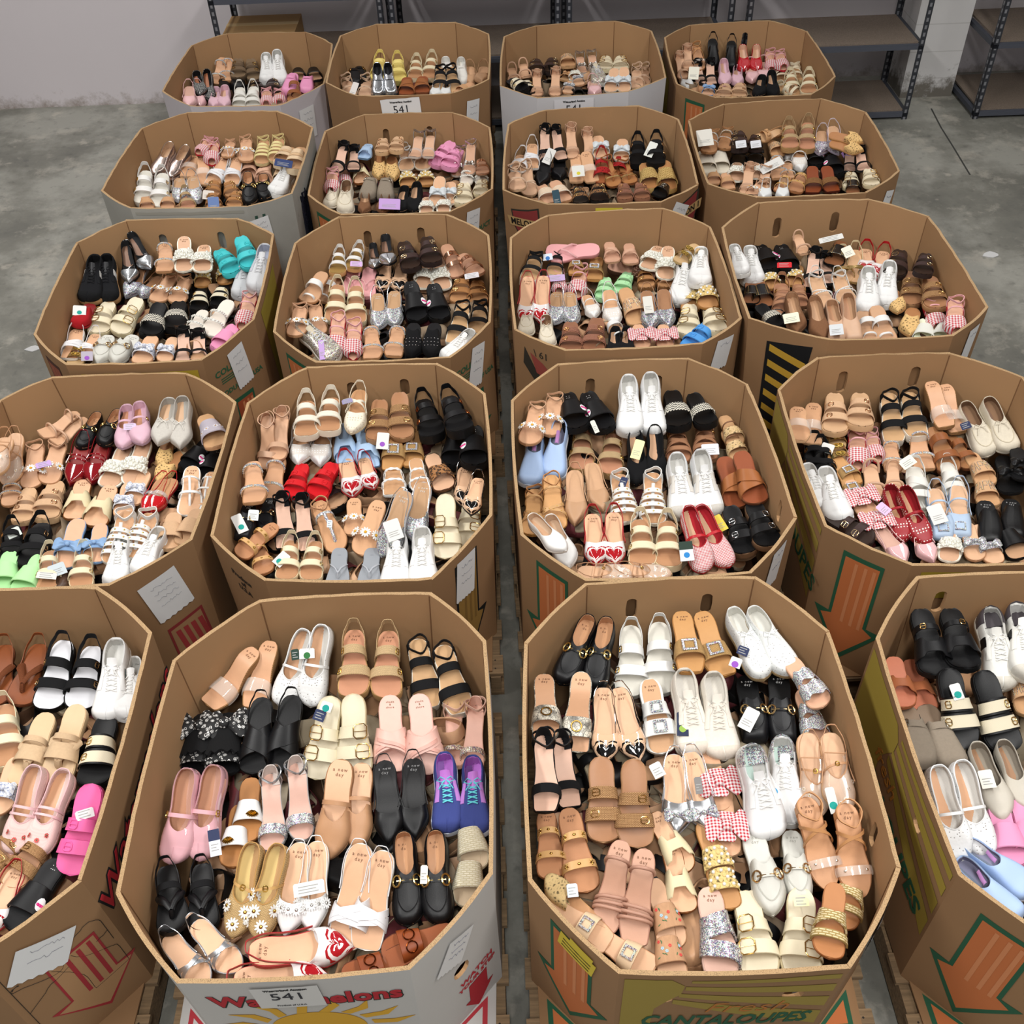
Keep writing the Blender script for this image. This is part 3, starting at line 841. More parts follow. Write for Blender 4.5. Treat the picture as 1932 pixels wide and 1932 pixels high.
d('tanmj', 'mary_jane_flat', 'tan pointed strap mule', closed, c='#b98c68', t0=.5, open=.62, toe='almond', h=.015, mj=[dict(y=.44, c='#b98c68', w=.011, a=.042)], sole='#9a6f4c', ins=PEACH, **ND)
d('blkmj', 'ballet_flat', 'black ballet flat', closed, c=BLK, m='suede', open=.66, toe='almond', lin='#1c1c1f', sole='#111113', ins='#c99f7e')
d('daisyflat', 'mary_jane_flat', 'tan woven daisy mary jane', closed, c='#d9b781', m='weave', open=.64, toe='almond', lin='#c8a070', mj=[dict(y=(.56, .4), c='#c39a60', w=.008, deco=[('buckle', .5, .006, .007, '#c9a24e')])], sole='#b68a52', ins='#d9bd7a', flowers=('#f2f0ea', '#caa24f', [(.72, -.35), (.86, .2), (.68, .75), (.56, -.85), (.8, -.8)], .019), trim='#b98f55')
d('embmj', 'mary_jane_flat', 'pink mesh embroidered mary jane', closed, c='#e3c3bd', m='mesh', open=.66, lin='#e3c9c2', trim='#e3b9bb', mj=[dict(y=.48, c='#e3b9bb', w=.008), dict(y=.56, c='#e3b9bb', w=.007)], sole='#d7a9a5', ins='#d0a07b', flowers=('#c9534c', '#5f8a6a', [(.84, 0), (.8, -.5), (.77, .5)], .008))
d('gingmj', 'mary_jane_flat', 'red gingham mary jane', closed, c='#b5242c', c2='#f2eeee', m='check', open=.66, lin='#a8202a', trim='#b5242c', mj=[dict(y=.5, c='#b5242c', w=.011)], sole='#a02028', ins='#c99f7e', L=.26)
d('redmj', 'mary_jane_flat', 'red studded mary jane', closed, c='#94141e', c2='#e6d9d0', m='dots', open=.66, toe='almond', lin='#8a131c', mj=[dict(y=.5, c='#94141e', w=.010)], sole='#6c1016', ins='#bb8a66')
d('greigeflat', 'ballet_flat', 'greige tie ballet flat', closed, c='#bdb6a9', open=.62, toe='almond', lin='#8d8375', sole='#a39c90', ins='#9b7557')
d('greyflat', 'ballet_flat', 'pale grey pointed flat', closed, c='#c3beb6', m='suede', open=.56, toe='point', lin='#a9a49c', sole='#aaa49b', ins='#c9a483', w=1.1, tie='#d8d4cc')
d('whtflat', 'ballet_flat', 'white smooth ballet flat', closed, c='#f0efec', open=.62, toe='almond', lin='#c8a98c', sole='#d8d4cb', ins='#c39a78')
d('whtpoint', 'ballet_flat', 'white pointed flat', closed, c='#eef0ef', open=.62, toe='point', lin='#c8a98c', sole='#d8d4cb')
d('tanpoint', 'ballet_flat', 'brown suede pointed flat', closed, c='#7d573c', m='suede', open=.64, toe='point', lin='#b48d6c', sole='#6a4a34', ins='#c39a78')
d('nudeflat', 'ballet_flat', 'nude ballet flat', closed, c='#cda88c', open=.64, toe='square', lin='#b48d6c', sole='#a27c5f', ins='#b98a68')
d('redflat', 'ballet_flat', 'bright red ballet flat', closed, c='#b51f28', m='patent', open=.64, lin='#e0b9a0', sole='#941820', ins='#d9b08f')
d('hound', 'ballet_flat', 'black and white checked flat', closed, c='#151517', c2='#e9e9e6', m='hound', open=.62, toe='point', lin='#151517', sole='#101012', ins='#a5694a')
d('silvmesh', 'ballet_flat', 'silver woven flat', closed, c='#b9a79f', m='metalleather', open=.5, lin='#c8a98c', toe='almond', sole='#a88f85', ins='#c9a483', hh=.06)
d('rafpoint', 'mule', 'pointed raffia mule', closed, c='#d8b277', m='crochet', t0=.5, open=.6, toe='point', sole='#b98c5a', ins='#ae7a50', hv=.05)
d('crochet', 'mule', 'cream crochet mule', closed, c='#dcc08a', m='crochet', t0=.45, open=.55, toe='almond', sole='#b98c5a', ins='#b98a62', hv=.05)
# slingbacks
SL = dict(t0=.58, open=.66, blend=.1, aend=.3)
d('blkpoint', 'slingback_heel', 'black pointed slingback', closed, c=BLK, toe='point', h=.03, heel='kitten', ins='#1d1c1e', sole='#0f0f11', loops=[dict(c=BLK, t=.6)], txtc='#8d8d8d', **SL, **ND)
d('tansling', 'slingback_flat', 'tan pointed slingback', closed, c='#b8916f', toe='point', h=.02, ins='#c9a07d', sole='#a07a58', loops=[dict(c='#b8916f', t=.6)], **SL)
d('redheart', 'slingback_flat', 'red heart-toe slingback', closed, c='#f0ecec', m='patent', toe='point', h=.012, ins=PEACH, sole='#b03a3a', loops=[dict(c='#a3141f', t=.6, w=.012)], hearts=[(.046, '#a3141f', .0012), (.038, '#f3e9e6', .0026), (.029, '#a3141f', .004)], heart_t=.85, **SL, **ND)
d('blkheart', 'slingback_flat', 'black heart-toe slingback', closed, c='#dcb492', m='patent', toe='point', h=.012, ins=PEACH, sole='#2a2422', loops=[dict(c=BLK, t=.6, w=.007, m='patent')], hearts=[(.045, '#121214', .0012), (.038, '#e2bd9d', .0026), (.029, '#121214', .004)], heart_t=.85, **SL, **ND)
d('silvbow', 'slingback_flat', 'silver glitter-bow slingback', closed, c='#c4c6ca', m='metalleather', toe='point', h=.012, ins=PEACH, sole='#a8a9ae', loops=[dict(c='#c4c6ca', m='metalleather', t=.6, w=.007)], bowc=('glitter', '#c9ced6', None, .8, .038, .042), **SL, **ND)
d('glitsling', 'slingback_flat', 'silver glitter slingback', closed, c='#c3c8cd', m='glitter', toe='almond', h=.006, ins='#bb946f', sole='#a8a9ae', loops=[dict(c='#d5d9dc', m='metalleather', t=.66, w=.006)], t0=.5, open=.66, blend=.14, aend=.35, txtc='#e9e5dd', **ND)
d('glitpoint', 'slingback_flat', 'grey glitter pointed slingback', closed, c='#9da2ad', m='glitter', toe='point', h=.015, ins='#a07555', sole='#85878f', loops=[dict(c='#a87f5f', t=.6, w=.006)], **SL)
d('lilacglit', 'slingback_flat', 'lilac glitter slingback', closed, c='#b9aec2', m='glitter', toe='point', h=.01, ins='#c9a07d', sole='#a498a8', loops=[dict(c='#c8bfc8', t=.6)], **SL)
d('whtdot', 'slingback_flat', 'white dotted mesh slingback', closed, c='#d5cfc8', c2='#fbfbfa', m='dots', toe='point', h=.008, ins='#d0a27c', sole='#e0dcd5', loops=[dict(c=WHT, t=.62)], toecap=dict(c='#f4f3f1', t=.86), mj=[dict(y=.48, c=WHT, w=.007)], trim=WHT, **SL)
d('redsling', 'slingback_flat', 'dark red patent slingback', closed, c='#7d0c17', m='patent', toe='point', h=.01, ins='#8a2f2c', sole='#5d0a12', loops=[dict(c='#7d0c17', m='patent', t=.6)], mj=[dict(y=.5, c='#7d0c17', m='patent', w=.007), dict(y=.58, c='#7d0c17', m='patent', w=.007)], **SL)
d('redband', 'slingback_flat', 'bright red clear-band slingback', closed, c='#b3121c', m='patent', toe='point', h=.008, ins='#b98a62', sole='#8d1018', loops=[dict(c='#b3121c', t=.6, w=.007)], mj=[dict(y=.6, c='#c7c9cc', m='clear', w=.02)], **SL)
d('pnksling', 'slingback_flat', 'pale pink slingback', closed, c='#dcb0b2', m='patent', toe='point', h=.012, ins='#c9a08f', sole='#c49a98', loops=[dict(c='#e0b6b6', t=.6)], **SL)
d('pnkpoint', 'ballet_flat', 'lilac pink pointed flat', closed, c='#d9b3bf', m='suede', toe='point', open=.64, lin='#d9b3bf', sole='#c09aa6', ins='#d0a98f')
d('bluerhine', 'slingback_flat', 'pale blue slingback', closed, c='#a9bcd3', toe='square', h=.02, ins='#d3aa88', sole='#8d9eb2', loops=[dict(c='#a9bcd3', t=.6)], rhine=1, mj=[dict(y=.42, c='#a9bcd3', w=.007)], **SL)
d('whtflower', 'slingback_flat', 'white flower pointed sandal', closed, c='#f1f1f0', toe='point', h=.012, ins=PEACH, sole='#d8d4cb', flowers=('#f4f4f3', '#e8e6e0', [(.70, -.8), (.72, -.35), (.72, .1), (.71, .5), (.69, .9)], .017), loops=[dict(c=WHT, t=.6, z=.045)], **SL, **ND)
d('crmmesh', 'slingback_flat', 'cream perforated slingback', closed, c='#dfd6c2', c2='#b9ac93', m='dots', toe='almond', h=.006, ins='#b98a62', sole='#cdbf9f', loops=[dict(c='#dfd6c2', t=.6, w=.01)], mj=[dict(y=(.55, .35), c='#dfd6c2', w=.012), dict(y=(.35, .55), c='#dfd6c2', w=.012)], **SL)
d('clearflower', 'slingback_flat', 'clear flower tan-trim flat', closed, c='#ead9c8', m='clear', toe='almond', h=.006, ins='#d3aa88', sole='#c39a72', trim='#b98c68', loops=[dict(c='#b98c68', t=.64, w=.005)], t0=.3, open=.62, blend=.3, aend=.35, mj=[dict(y=(.52, .42), c='#b98c68', w=.007, deco=[('buckle', .5, .005, .006, GOLD)])], flowers=('#f0e6da', '#c9a24e', [(.86, .2), (.78, -.6), (.74, .5), (.66, .8), (.9, -.3)], .007))
# loafers, mules, clogs
d('blkbit', 'loafer', 'black leather horsebit loafer', closed, c='#19191c', open=.5, hh=.05, hv=.056, ht=.038, lin='#c59670', ins='#c59670', sole='#0d0d0f', plat=.014, bit='#e3c680', bit_t=.56, apron='#19191c', h=.008, **ND)
d('silvloaf', 'loafer', 'shiny silver loafer', closed, c='#c2c6cb', m='metalleather', open=.48, hv=.056, ht=.04, lin='#1d1d20', ins='#2a2a2d', sole='#3a3a3d', mj=[dict(y=.56, c='#c2c6cb', m='metalleather', w=.03, a=.058)], apron='#aeb2b8', toe='wide')
d('blkbitmule', 'loafer_mule', 'black horsebit loafer mule', closed, c='#1b1b1f', t0=.46, open=.5, hv=.058, ht=.04, ins='#141416', sole='#0d0d0f', bit='#e3c690', bit_t=.62, apron='#1b1b1f', toe='square', txtc='#d8d8d8', **ND)
d('greybit', 'loafer_mule', 'light grey horsebit mule', closed, c='#c5c4bc', t0=.42, open=.5, hv=.058, ht=.036, ins='#cfcec6', sole='#b3b0a6', bit='#c9a77a', bit_t=.62, apron='#bab9b0', toe='almond', txtc='#a9a79f', **ND)
d('blkmule', 'mule', 'black leather slip mule', closed, c='#161618', t0=.4, open=.46, hv=.06, ht=.045, ins='#19191b', sole='#0d0d0f', toe='square', lin='#161618', txtc='#9a9a9a', **ND)
d('blkstudmule', 'mule', 'black velvet studded mule', closed, c='#131316', m='suede', t0=.4, open=.48, hv=.058, ht=.04, ins='#1b1b1d', sole='#0d0d0f', studs='#d8d8da', toe='almond')
d('greyclog', 'clog', 'taupe suede buckle clog', closed, c='#8c8071', m='suede', t0=.38, open=.46, hv=.066, ht=.05, ins='#8f7a66', sole='#3a332d', plat=.022, buckle1='#c8c3b8', toe='wide', w=1.1)
d('blkclog', 'clog', 'black chunky strap clog', closed, c='#151518', t0=.4, open=.5, hv=.06, ht=.05, ins='#1d1d20', sole='#0e0e10', plat=.035, buckle1='#b98a4e', toe='wide', w=1.12)
d('pnkclog', 'clog', 'bubblegum pink clog', closed, c='#d98fb4', m='eva', t0=.3, open=.46, hv=.06, ht=.05, ins='#d98fb4', sole='#d58ab0', plat=.03, mj=[dict(y=.5, c='#d98fb4', m='eva', w=.022, a=.064)], toe='wide', w=1.1)
d('redclog', 'clog', 'red suede slip clog', closed, c='#a3161f', m='suede', t0=.4, open=.5, hv=.06, ht=.05, ins='#7d1a1d', sole='#8d1219', toe='wide', w=1.1)
d('crmmoc', 'moccasin', 'cream boat moccasin', closed, c='#d9d0bd', m='suede', open=.52, hh=.05, hv=.058, ht=.042, lin='#8a6a50', ins='#7d5a42', sole='#e0d8c6', apron='#cfc4ac', tie='#d9d0bd', toe='wide', w=1.06)
d('whtlace', 'espadrille', 'white eyelet lace-up espadrille', closed, c='#eef0ee', m='eyelet', open=.44, hh=.055, hv=.06, ht=.042, lin='#dcdad2', ins='#dedad0', sole='#b89a6c', solem='jute', plat=.018, tie='#f1f3f2', toe='round', L=.26)
# sneakers
d('whtsneak', 'sneaker', 'white leather sneaker', sneaker, c='#f1f1f0')
d('crmsneak', 'sneaker', 'cream fleece-collar sneaker', sneaker, c='#e6dfd3', m='suede', lin='#efe9de', ins='#f0ebe2', cap='#dcd0c2', lace='#ebe5da', sole='#ece6da')
d('glitheelsneak', 'sneaker', 'white glitter-heel sneaker', sneaker, c='#f3f3f3', quarter='#ccd3d8', qm='glitter', ins='#d7efe5')
d('retro', 'sneaker', 'white and grey retro sneaker', sneaker, c='#f1f2f2', mud='#cfcbc3', cap='#c9c5bd', stripe='#c6c1b8', stay='#cfcbc3')
d('panel', 'sneaker', 'white black-panel sneaker', sneaker, c='#eceae3', cap='#d2cdc2', stripe='#1b1b1d', sole='#d8d2c4', quarter='#4a4448')
d('kid', 'sneaker', 'blue and lilac running sneaker', sneaker, c='#3a4583', m='fabric', lin='#b46fc4', tong='#b46fc4', ins='#8c62a6', lace='#62c4cf', stay='#b27bc6', sole='#dfe6f4', L=.235, w=1.12, open=.46)
d('bluesneak', 'sneaker', 'light blue slip-on sneaker', sneaker, c='#a3bbdf', m='eva', lin='#8f8fa8', slip='#c58fcb', ins='#7d8798', sole='#dfe5ee', L=.25, open=.5)
d('blksneak', 'sneaker', 'black gum-sole sneaker', sneaker, c='#1c1d22', m='suede', lin='#17171a', ins='#1a1a1c', lace='#202024', sole='#a9825a', cap='#16171a', stripe='#d8d6d2')
d('silvsneak', 'sneaker', 'silver grey runner', sneaker, c='#c7c9cc', m='fabric', lace='#dcdde0', sole='#e3e4e6', stay='#b9bcc4', lin='#b3b8c8')
d('goldsneak', 'sneaker', 'gold glitter sneaker', sneaker, c='#cbbfa6', m='glitter', lace='#e6e8ec', sole='#e8e4da', stay='#d9d3c6', lin='#c9c9c6')
# slides
BB = lambda c, m, bc, a=.012, b=.013, th=.003, c2=None: [dict(y=.46, w=.036, a=.046, c=c, m=m, c2=c2, th=th, deco=[('buckle', .64, a, b, bc)]), dict(y=.70, w=.040, a=.040, c=c, m=m, c2=c2, th=th, deco=[('buckle', .64, a, b, bc)])]
FB = dict(toe='wide', w=1.1, plat=.026, cup=.004, L=.25)
d('crmbuckle', 'buckle_slide', 'cream double-buckle slide', sandal, bands=BB('#ddd2b5', 'leather', '#c8a05a', .021, .022), sole='#cdbf9b', ins='#ddd2b8', **FB)
d('beigebuck', 'buckle_slide', 'beige suede double-buckle slide', sandal, bands=BB('#d0ab88', 'suede', '#cda27c', .010, .010), sole='#c8a47c', ins='#cda883', **FB)
d('brnbuck', 'buckle_slide', 'dark brown double-buckle slide', sandal, bands=BB('#3a2a28', 'leather', '#d9bf93', .014, .014), sole='#2a1e1c', ins='#33251f', **FB)
d('blkbuck', 'buckle_slide', 'black double-buckle slide', sandal, bands=BB('#1b1b1d', 'leather', '#c9c9c9', .011, .013), sole='#6a4f38', ins='#1c1c1e', **FB)
d('olivebuck', 'buckle_slide', 'olive brown double-buckle slide', sandal, bands=BB('#6e5a45', 'suede', '#b08a4a', .011, .012), sole='#4d3f30', ins='#7a6650', **FB)
d('tanbuck', 'buckle_slide', 'tan buckled slide', sandal, bands=BB('#a97749', 'suede', '#d8bd84', .014, .014), sole='#7a5230', ins='#b98a60', **FB)
d('leopbuck', 'buckle_slide', 'leopard double-buckle slide', sandal, bands=BB('#8d6238', 'leopard', '#d8bd84', .014, .014), sole='#1a1614', ins='#221b17', **FB)
d('canbuck', 'buckle_slide', 'black and cream buckle slide', sandal, bands=[dict(y=.45, w=.034, a=.046, c='#d9cfb6', m='fabric', th=.003, deco=[('buckle', .72, .009, .011, '#d8b97a')]), dict(y=.66, w=.040, a=.042, c='#d9cfb6', m='fabric', th=.003, deco=[('buckle', .72, .009, .011, '#d8b97a')]), dict(y=.37, w=.006, a=.047, c=BLK), dict(y=.53, w=.006, a=.046, c=BLK), dict(y=.57, w=.006, a=.045, c=BLK), dict(y=.75, w=.006, a=.041, c=BLK)], sole='#121214', ins='#1a1a1c', **FB)
d('rafbuck', 'buckle_slide', 'woven raffia buckle slide', sandal, bands=BB('#cfa574', 'weave', '#c9a56a', .012, .010, .004, '#6a4526'), sole='#a8805a', ins='#a87a58', **FB)
d('leopraf', 'buckle_slide', 'pink-brown woven buckle slide', sandal, bands=BB('#c98f74', 'weave', '#d8a86a', .011, .011, .004, '#5a3224'), sole='#8a5f48', ins='#8d6047', **FB)
EV = lambda c: dict(bands=[dict(y=y, w=w, a=a, c=c, m='eva', th=.004, deco=[('buckle', .6, .011, .012, c, .0026, 'eva')]) for y, w, a in ((.46, .036, .046), (.70, .040, .040))], sole=c, ins=c, insm='eva', **FB)
d('pnkbuck', 'buckle_slide', 'hot pink moulded buckle slide', sandal, **EV('#e0609c'))
d('palepnk', 'buckle_slide', 'pale pink moulded buckle slide', sandal, **EV('#dc94b6'))
d('redbuck', 'buckle_slide', 'red moulded buckle slide', sandal, **EV('#c4161f'))
d('tealbuck', 'buckle_slide', 'turquoise moulded buckle slide', sandal, **EV('#3fb6bb'))
d('mintbuck', 'buckle_slide', 'mint green buckle slide', sandal, **EV('#a9d8a5'))
d('bluebuck', 'buckle_slide', 'sky blue buckle slide', sandal, **EV('#4a8fd0'))
BIGS = lambda c, m='eva', extra=None: [dict(y=.60, w=.092, a=.048, c=c, m=m, th=.004, n=18, deco=extra or [])]
d('blkpatch', 'slide_sandal', 'black moulded slide with patch', sandal, bands=BIGS('#141417', 'eva', [('patch',)]), sole='#121214', ins='#18181b', insm='eva', txt='\u2022 \u2022\n\u2022\u2022\u2022', txtc='#c8c8c8', toe='wide', w=1.14, plat=.03, cup=.006)
d('pnkslide', 'slide_sandal', 'pink puffy slide', sandal, bands=BIGS('#da8fb2'), sole='#d88bb0', ins='#da8fb2', insm='eva', toe='wide', w=1.14, plat=.03, cup=.006)
d('whtslide', 'slide_sandal', 'white puffy slide', sandal, bands=BIGS('#e9eae0'), sole='#e4e4da', ins='#dfe3c9', insm='eva', toe='wide', w=1.14, plat=.03, cup=.006)
d('mintslide', 'slide_sandal', 'mint green slide', sandal, bands=BIGS('#a9dc9d'), sole='#9fd494', ins='#a9dc9d', insm='eva', toe='wide', w=1.14, plat=.03, cup=.006)
d('crmslide', 'slide_sandal', 'cream wide-strap slide', sandal, bands=BIGS('#ded6c6', 'suede'), sole='#d6ccb8', ins='#dcd3c1', toe='wide', w=1.1, plat=.02)
d('blkslide', 'slide_sandal', 'black wide-strap slide', sandal, bands=BIGS('#161618', 'leather'), sole='#111113', ins='#c39a78', toe='wide', w=1.05, plat=.016)
d('beigeslide', 'slide_sandal', 'beige suede slide', sandal, bands=BIGS('#cba784', 'suede'), sole='#c3a07a', ins='#c9a27e', toe='wide', w=1.1, plat=.02)
d('lilacslide', 'slide_sandal', 'lilac glitter-print slide', sandal, bands=BIGS('#a9a2ac', 'leather', [('flowers', '#d8d4d8', '#b9862e', 4)]), sole='#b98f6a', ins='#c39a72', toe='wide', w=1.05, plat=.016)
d('zigslide', 'slide_sandal', 'black zigzag-strap slide', sandal, bands=[dict(y=.64, w=.05, a=.046, c='#101012', c2='#ece6d6', m='zigzag', th=.004)], sole='#0f0f11', ins='#141416', toe='wide', w=1.14, plat=.036, cup=.004)
d('tanzig', 'slide_sandal', 'tan zigzag-strap slide', sandal, bands=[dict(y=.64, w=.07, a=.046, c='#c9a27c', c2='#ece6d6', m='zigzag', th=.003)], sole='#a87c56', ins='#d0a283', toe='wide', w=1.05, plat=.014)
d('pnkcross', 'slide_sandal', 'pink padded cross slide', sandal, bands=[dict(y=(.52, .78), w=.05, a=.046, c='#e0b3a6', th=.009), dict(y=(.78, .52), w=.05, a=.052, c='#e0b3a6', th=.009), dict(y=(.56, .82), w=.012, a=.055, c='#d9a598', th=.006), dict(y=(.82, .56), w=.012, a=.061, c='#d9a598', th=.006)], sole='#d4a699', ins='#e3b8aa', txt='shade\n&\nshore', txts=.009, **dict(toe='square', w=1.05, plat=.014))
d('whtgold', 'slide_sandal', 'white slide with gold shell', sandal, bands=[dict(y=.58, w=.075, a=.044, c='#f0efed', n=18, deco=[('shell', '#b08a3c')])], sole='#8a5a30', ins='#ad7746', toe='wide', w=1.02, plat=.012)
d('brncut', 'slide_sandal', 'brown ring cut-out slide', sandal, bands=[dict(y=.60, w=.075, a=.044, c='#84401c', n=18, deco=[('ring', .40, .018, '#6d3214'), ('ring', .60, .018, '#6d3214')])], sole='#5d2c14', ins='#8d4a22', toe='wide', w=1.05)
d('brncross', 'slide_sandal', 'cognac cross-band slide', sandal, bands=[dict(y=(.45, .66), w=.055, a=.045, c='#9a5f36'), dict(y=(.76, .58), w=.05, a=.04, c='#9a5f36')], sole='#74442a', ins='#8f4c2e', toe='wide', w=1.08, plat=.016)
d('coralslide', 'slide_sandal', 'coral brown cut-out slide', sandal, bands=[dict(y=.62, w=.075, a=.045, c='#a5623f', wf=HC(.5), n=18)], sole='#a5623f', ins='#c97c60', toe='wide', w=1.08, plat=.016)
d('blkcutslide', 'slide_sandal', 'black cut-out ankle slide', sandal, bands=[dict(y=.66, w=.075, a=.045, c='#17171a', wf=HC(.5), n=18), dict(y=.38, w=.02, a=.05, c='#17171a', deco=[('buckle', .6, .008, .009, '#d0a86a')])], sole='#101012', ins='#19191b', toe='wide', w=1.1, plat=.024, cup=.004)
d('crmh', 'slide_sandal', 'cream cut-out strap slide', sandal, bands=[dict(y=.62, w=.10, a=.044, c='#dccfa9', wf=HC(.40), n=20)], sole='#7d4c24', ins=PEACH, toe='wide', w=1.02, **ND)
d('blueh', 'slide_sandal', 'light blue cut-out strap slide', sandal, bands=[dict(y=.64, w=.10, a=.044, c='#a9c4e2', wf=HC(.40), n=20)], sole='#5a748f', ins='#a9c4e2', toe='square', w=1.02, txtc='#7d94ae', **ND)
d('rhinebuck', 'slide_sandal', 'raffia slide with stone buckle', sandal, bands=[dict(y=.66, w=.058, a=.042, c='#c9a067', m='weave', deco=[('rhine', .5, .020, .019, '#d8dbe0')])], sole='#a5743f', ins='#c4935f', toe='square', h=.02, heel='block', **ND)
d('rhineslide', 'slide_sandal', 'tan stone-chain slide', sandal, bands=[dict(y=.5, w=.02, a=.046, c='#c9a27c', deco=[('chain', '#dfe2e6', .005)]), dict(y=.7, w=.02, a=.042, c='#c9a27c', deco=[('chain', '#dfe2e6', .005)])], sole='#a87c56', ins=PEACH)
d('whtrhine', 'slide_sandal', 'white slide with stone buckles', sandal, bands=[dict(y=.45, w=.045, a=.046, c='#f1f1ee', deco=[('rhine', .5, .015, .015, '#d5d9de')]), dict(y=.70, w=.052, a=.042, c='#f1f1ee', deco=[('rhine', .5, .017, .017, '#d5d9de')])], sole='#e8e6df', ins='#c99f7a', insk=.8, toe='wide', w=1.06, plat=.016, **ND)
d('glitcloud', 'slide_sandal', 'silver glitter scalloped slide', sandal, bands=[dict(y=.46, w=.05, a=.045, c='#cfd2d6', m='glitter', wf=lambda s: 1 + .22 * math.sin(s * 6 * PI), n=30), dict(y=.72, w=.06, a=.042, c='#cfd2d6', m='glitter', wf=lambda s: 1 + .2 * math.sin(s * 6 * PI), n=30)], sole='#c9a083', ins='#d9a98c', toe='wide', w=1.02)
d('glitcross', 'slide_sandal', 'silver glitter rope slide', sandal, bands=[dict(y=(.40, .58), w=.06, a=.046, c='#b9bcc1', m='glitter', th=.005), dict(y=(.82, .68), w=.045, a=.042, c='#b9bcc1', m='glitter', th=.005), dict(y=(.55, .43), w=.03, a=.05, c='#b9bcc1', m='glitter', th=.005)], sole='#c9a99a', ins='#dcb4a3', toe='wide', w=1.02, plat=.014, **ND)
d('glitbow', 'slide_sandal', 'silver glitter-bow slide', sandal, bands=[dict(y=.66, w=.04, a=.042, c='#cfd2d6', m='glitter', deco=[('bow', .045, .05, 'glitter', '#d2d6da', None)])], sole='#b98c68', ins=PEACH, toe='round')
d('rhinering', 'slide_sandal', 'beige slide with stone ring', sandal, bands=[dict(y=.64, w=.055, a=.042, c='#d9bd9b', deco=[('rhine', .5, .017, .017, '#dcd9d2')])], sole='#b98c68', ins='#d5ab88', toe='square')
d('pearl', 'slide_sandal', 'white pearl-cluster slide', sandal, bands=[dict(y=.64, w=.07, a=.044, c='#dfdcd0', deco=[('pearls', 90, .0068, '#ecebe0')])], sole='#e6e1d2', ins='#d3a98a', insk=.84, toe='wide', w=1.0, **ND)
d('pearlslide', 'slide_sandal', 'yellow woven pearl slide', sandal, bands=[dict(y=.62, w=.075, a=.044, c='#d8bd7e', m='crochet', deco=[('scales', '#d8bd7e'), ('pearlgrid', 4, 3, .0068, '#f0eee6')])], sole='#a5743f', ins='#c08f60', toe='wide', w=1.0)
d('embslide', 'slide_sandal', 'tan floral embroidered slide', sandal, bands=[dict(y=.60, w=.085, a=.046, c='#b98e6a', m='mesh', n=18, deco=[('emb',)])], sole='#a27a58', ins='#d3a988', toe='wide', w=1.0)
d('leopslide', 'slide_sandal', 'leopard print slide', sandal, bands=[dict(y=(.54, .74), w=.055, a=.044, c='#9a6a3e', m='leopard'), dict(y=(.74, .54), w=.055, a=.048, c='#9a6a3e', m='leopard')], sole='#5a3a26', ins='#dcb08f', toe='wide', w=1.0)
d('toile', 'slide_sandal', 'blue and white floral bow slide', sandal, bands=[dict(y=.64, w=.06, a=.042, c='#eceef2', c2='#4a5f93', m='toile', deco=[('bow', .042, .06, 'toile', '#eceef2', '#4a5f93')])], sole='#b98c68', ins=PEACH, toe='round')
d('bluebow', 'slide_sandal', 'denim blue bow slide', sandal, bands=[dict(y=.66, w=.05, a=.042, c='#7f9fc6', m='fabric', deco=[('bow', .05, .06, 'fabric', '#8aa9cf', None)])], sole='#7f9fc6', ins='#d9aa8a', toe='wide')
d('whtbow', 'slide_sandal', 'white satin bow slide', sandal, bands=[dict(y=.66, w=.05, a=.042, c='#dfe6ea', m='fabric', deco=[('bow', .045, .065, 'fabric', '#e3eaee', None)])], sole='#d3cabb', ins=PEACH, toe='round')
d('gingbow', 'slide_sandal', 'red gingham bow slide', sandal, bands=[dict(y=.62, w=.05, a=.044, c='#b01c2c', c2='#f0eaea', m='gingham', deco=[('bow', .074, .125, 'gingham', '#b01c2c', '#f0eaea')])], sole='#c39a78', ins='#d9aa88', toe='round')
d('rafslide', 'slide_sandal', 'chunky woven straw slide', sandal, bands=[dict(y=.62, w=.088, a=.05, c='#d5b978', m='raffia', c2='#8f6f3a', th=.006)], sole='#c9a869', ins='#ad7a4d', toe='wide', w=1.1, plat=.03)
d('crmraf', 'slide_sandal', 'cream woven slide', sandal, bands=[dict(y=.60, w=.095, a=.048, c='#ddd5bf', m='raffia', c2='#bdb295', th=.005)], sole='#cfc5aa', ins='#cdb79a', toe='wide', w=1.08, plat=.016)
d('rafcross', 'slide_sandal', 'braided raffia cross slide', sandal, bands=[dict(y=(.46, .60), w=.026, a=.048, c='#d9c79d', m='raffia', c2='#9a8350', th=.006), dict(y=(.62, .46), w=.026, a=.05, c='#d9c79d', m='raffia', c2='#9a8350', th=.006), dict(y=.76, w=.026, a=.042, c='#d9c79d', m='raffia', c2='#9a8350', th=.006)], sole='#9a6238', ins='#b37a4e', toe='wide')
d('rafrose', 'slide_sandal', 'raffia rosette slide', sandal, bands=[dict(y=.64, w=.055, a=.044, c='#cdb083', m='crochet', deco=[('flowers', '#d3b887', '#b8965c', 4)]), dict(y=.42, w=.008, a=.05, c='#7d5a42')], sole='#b08a5c', ins='#c39a72')
d('brnleop', 'slide_sandal', 'brown slide with woven band', sandal, bands=[dict(y=.72, w=.05, a=.042, c='#c08a52', m='weave', c2='#3a2212')], sole='#4a1c10', ins='#84401f', toe='square')
d('capri', 'slide_sandal', 'beige slide lettered CAPRI', sandal, bands=[dict(y=.58, w=.08, a=.046, c='#c8a079', n=18, deco=[('text', 'CAPRI', '#cbb98c')])], sole='#b08a62', ins='#c79a70', toe='wide', w=1.05, plat=.018)
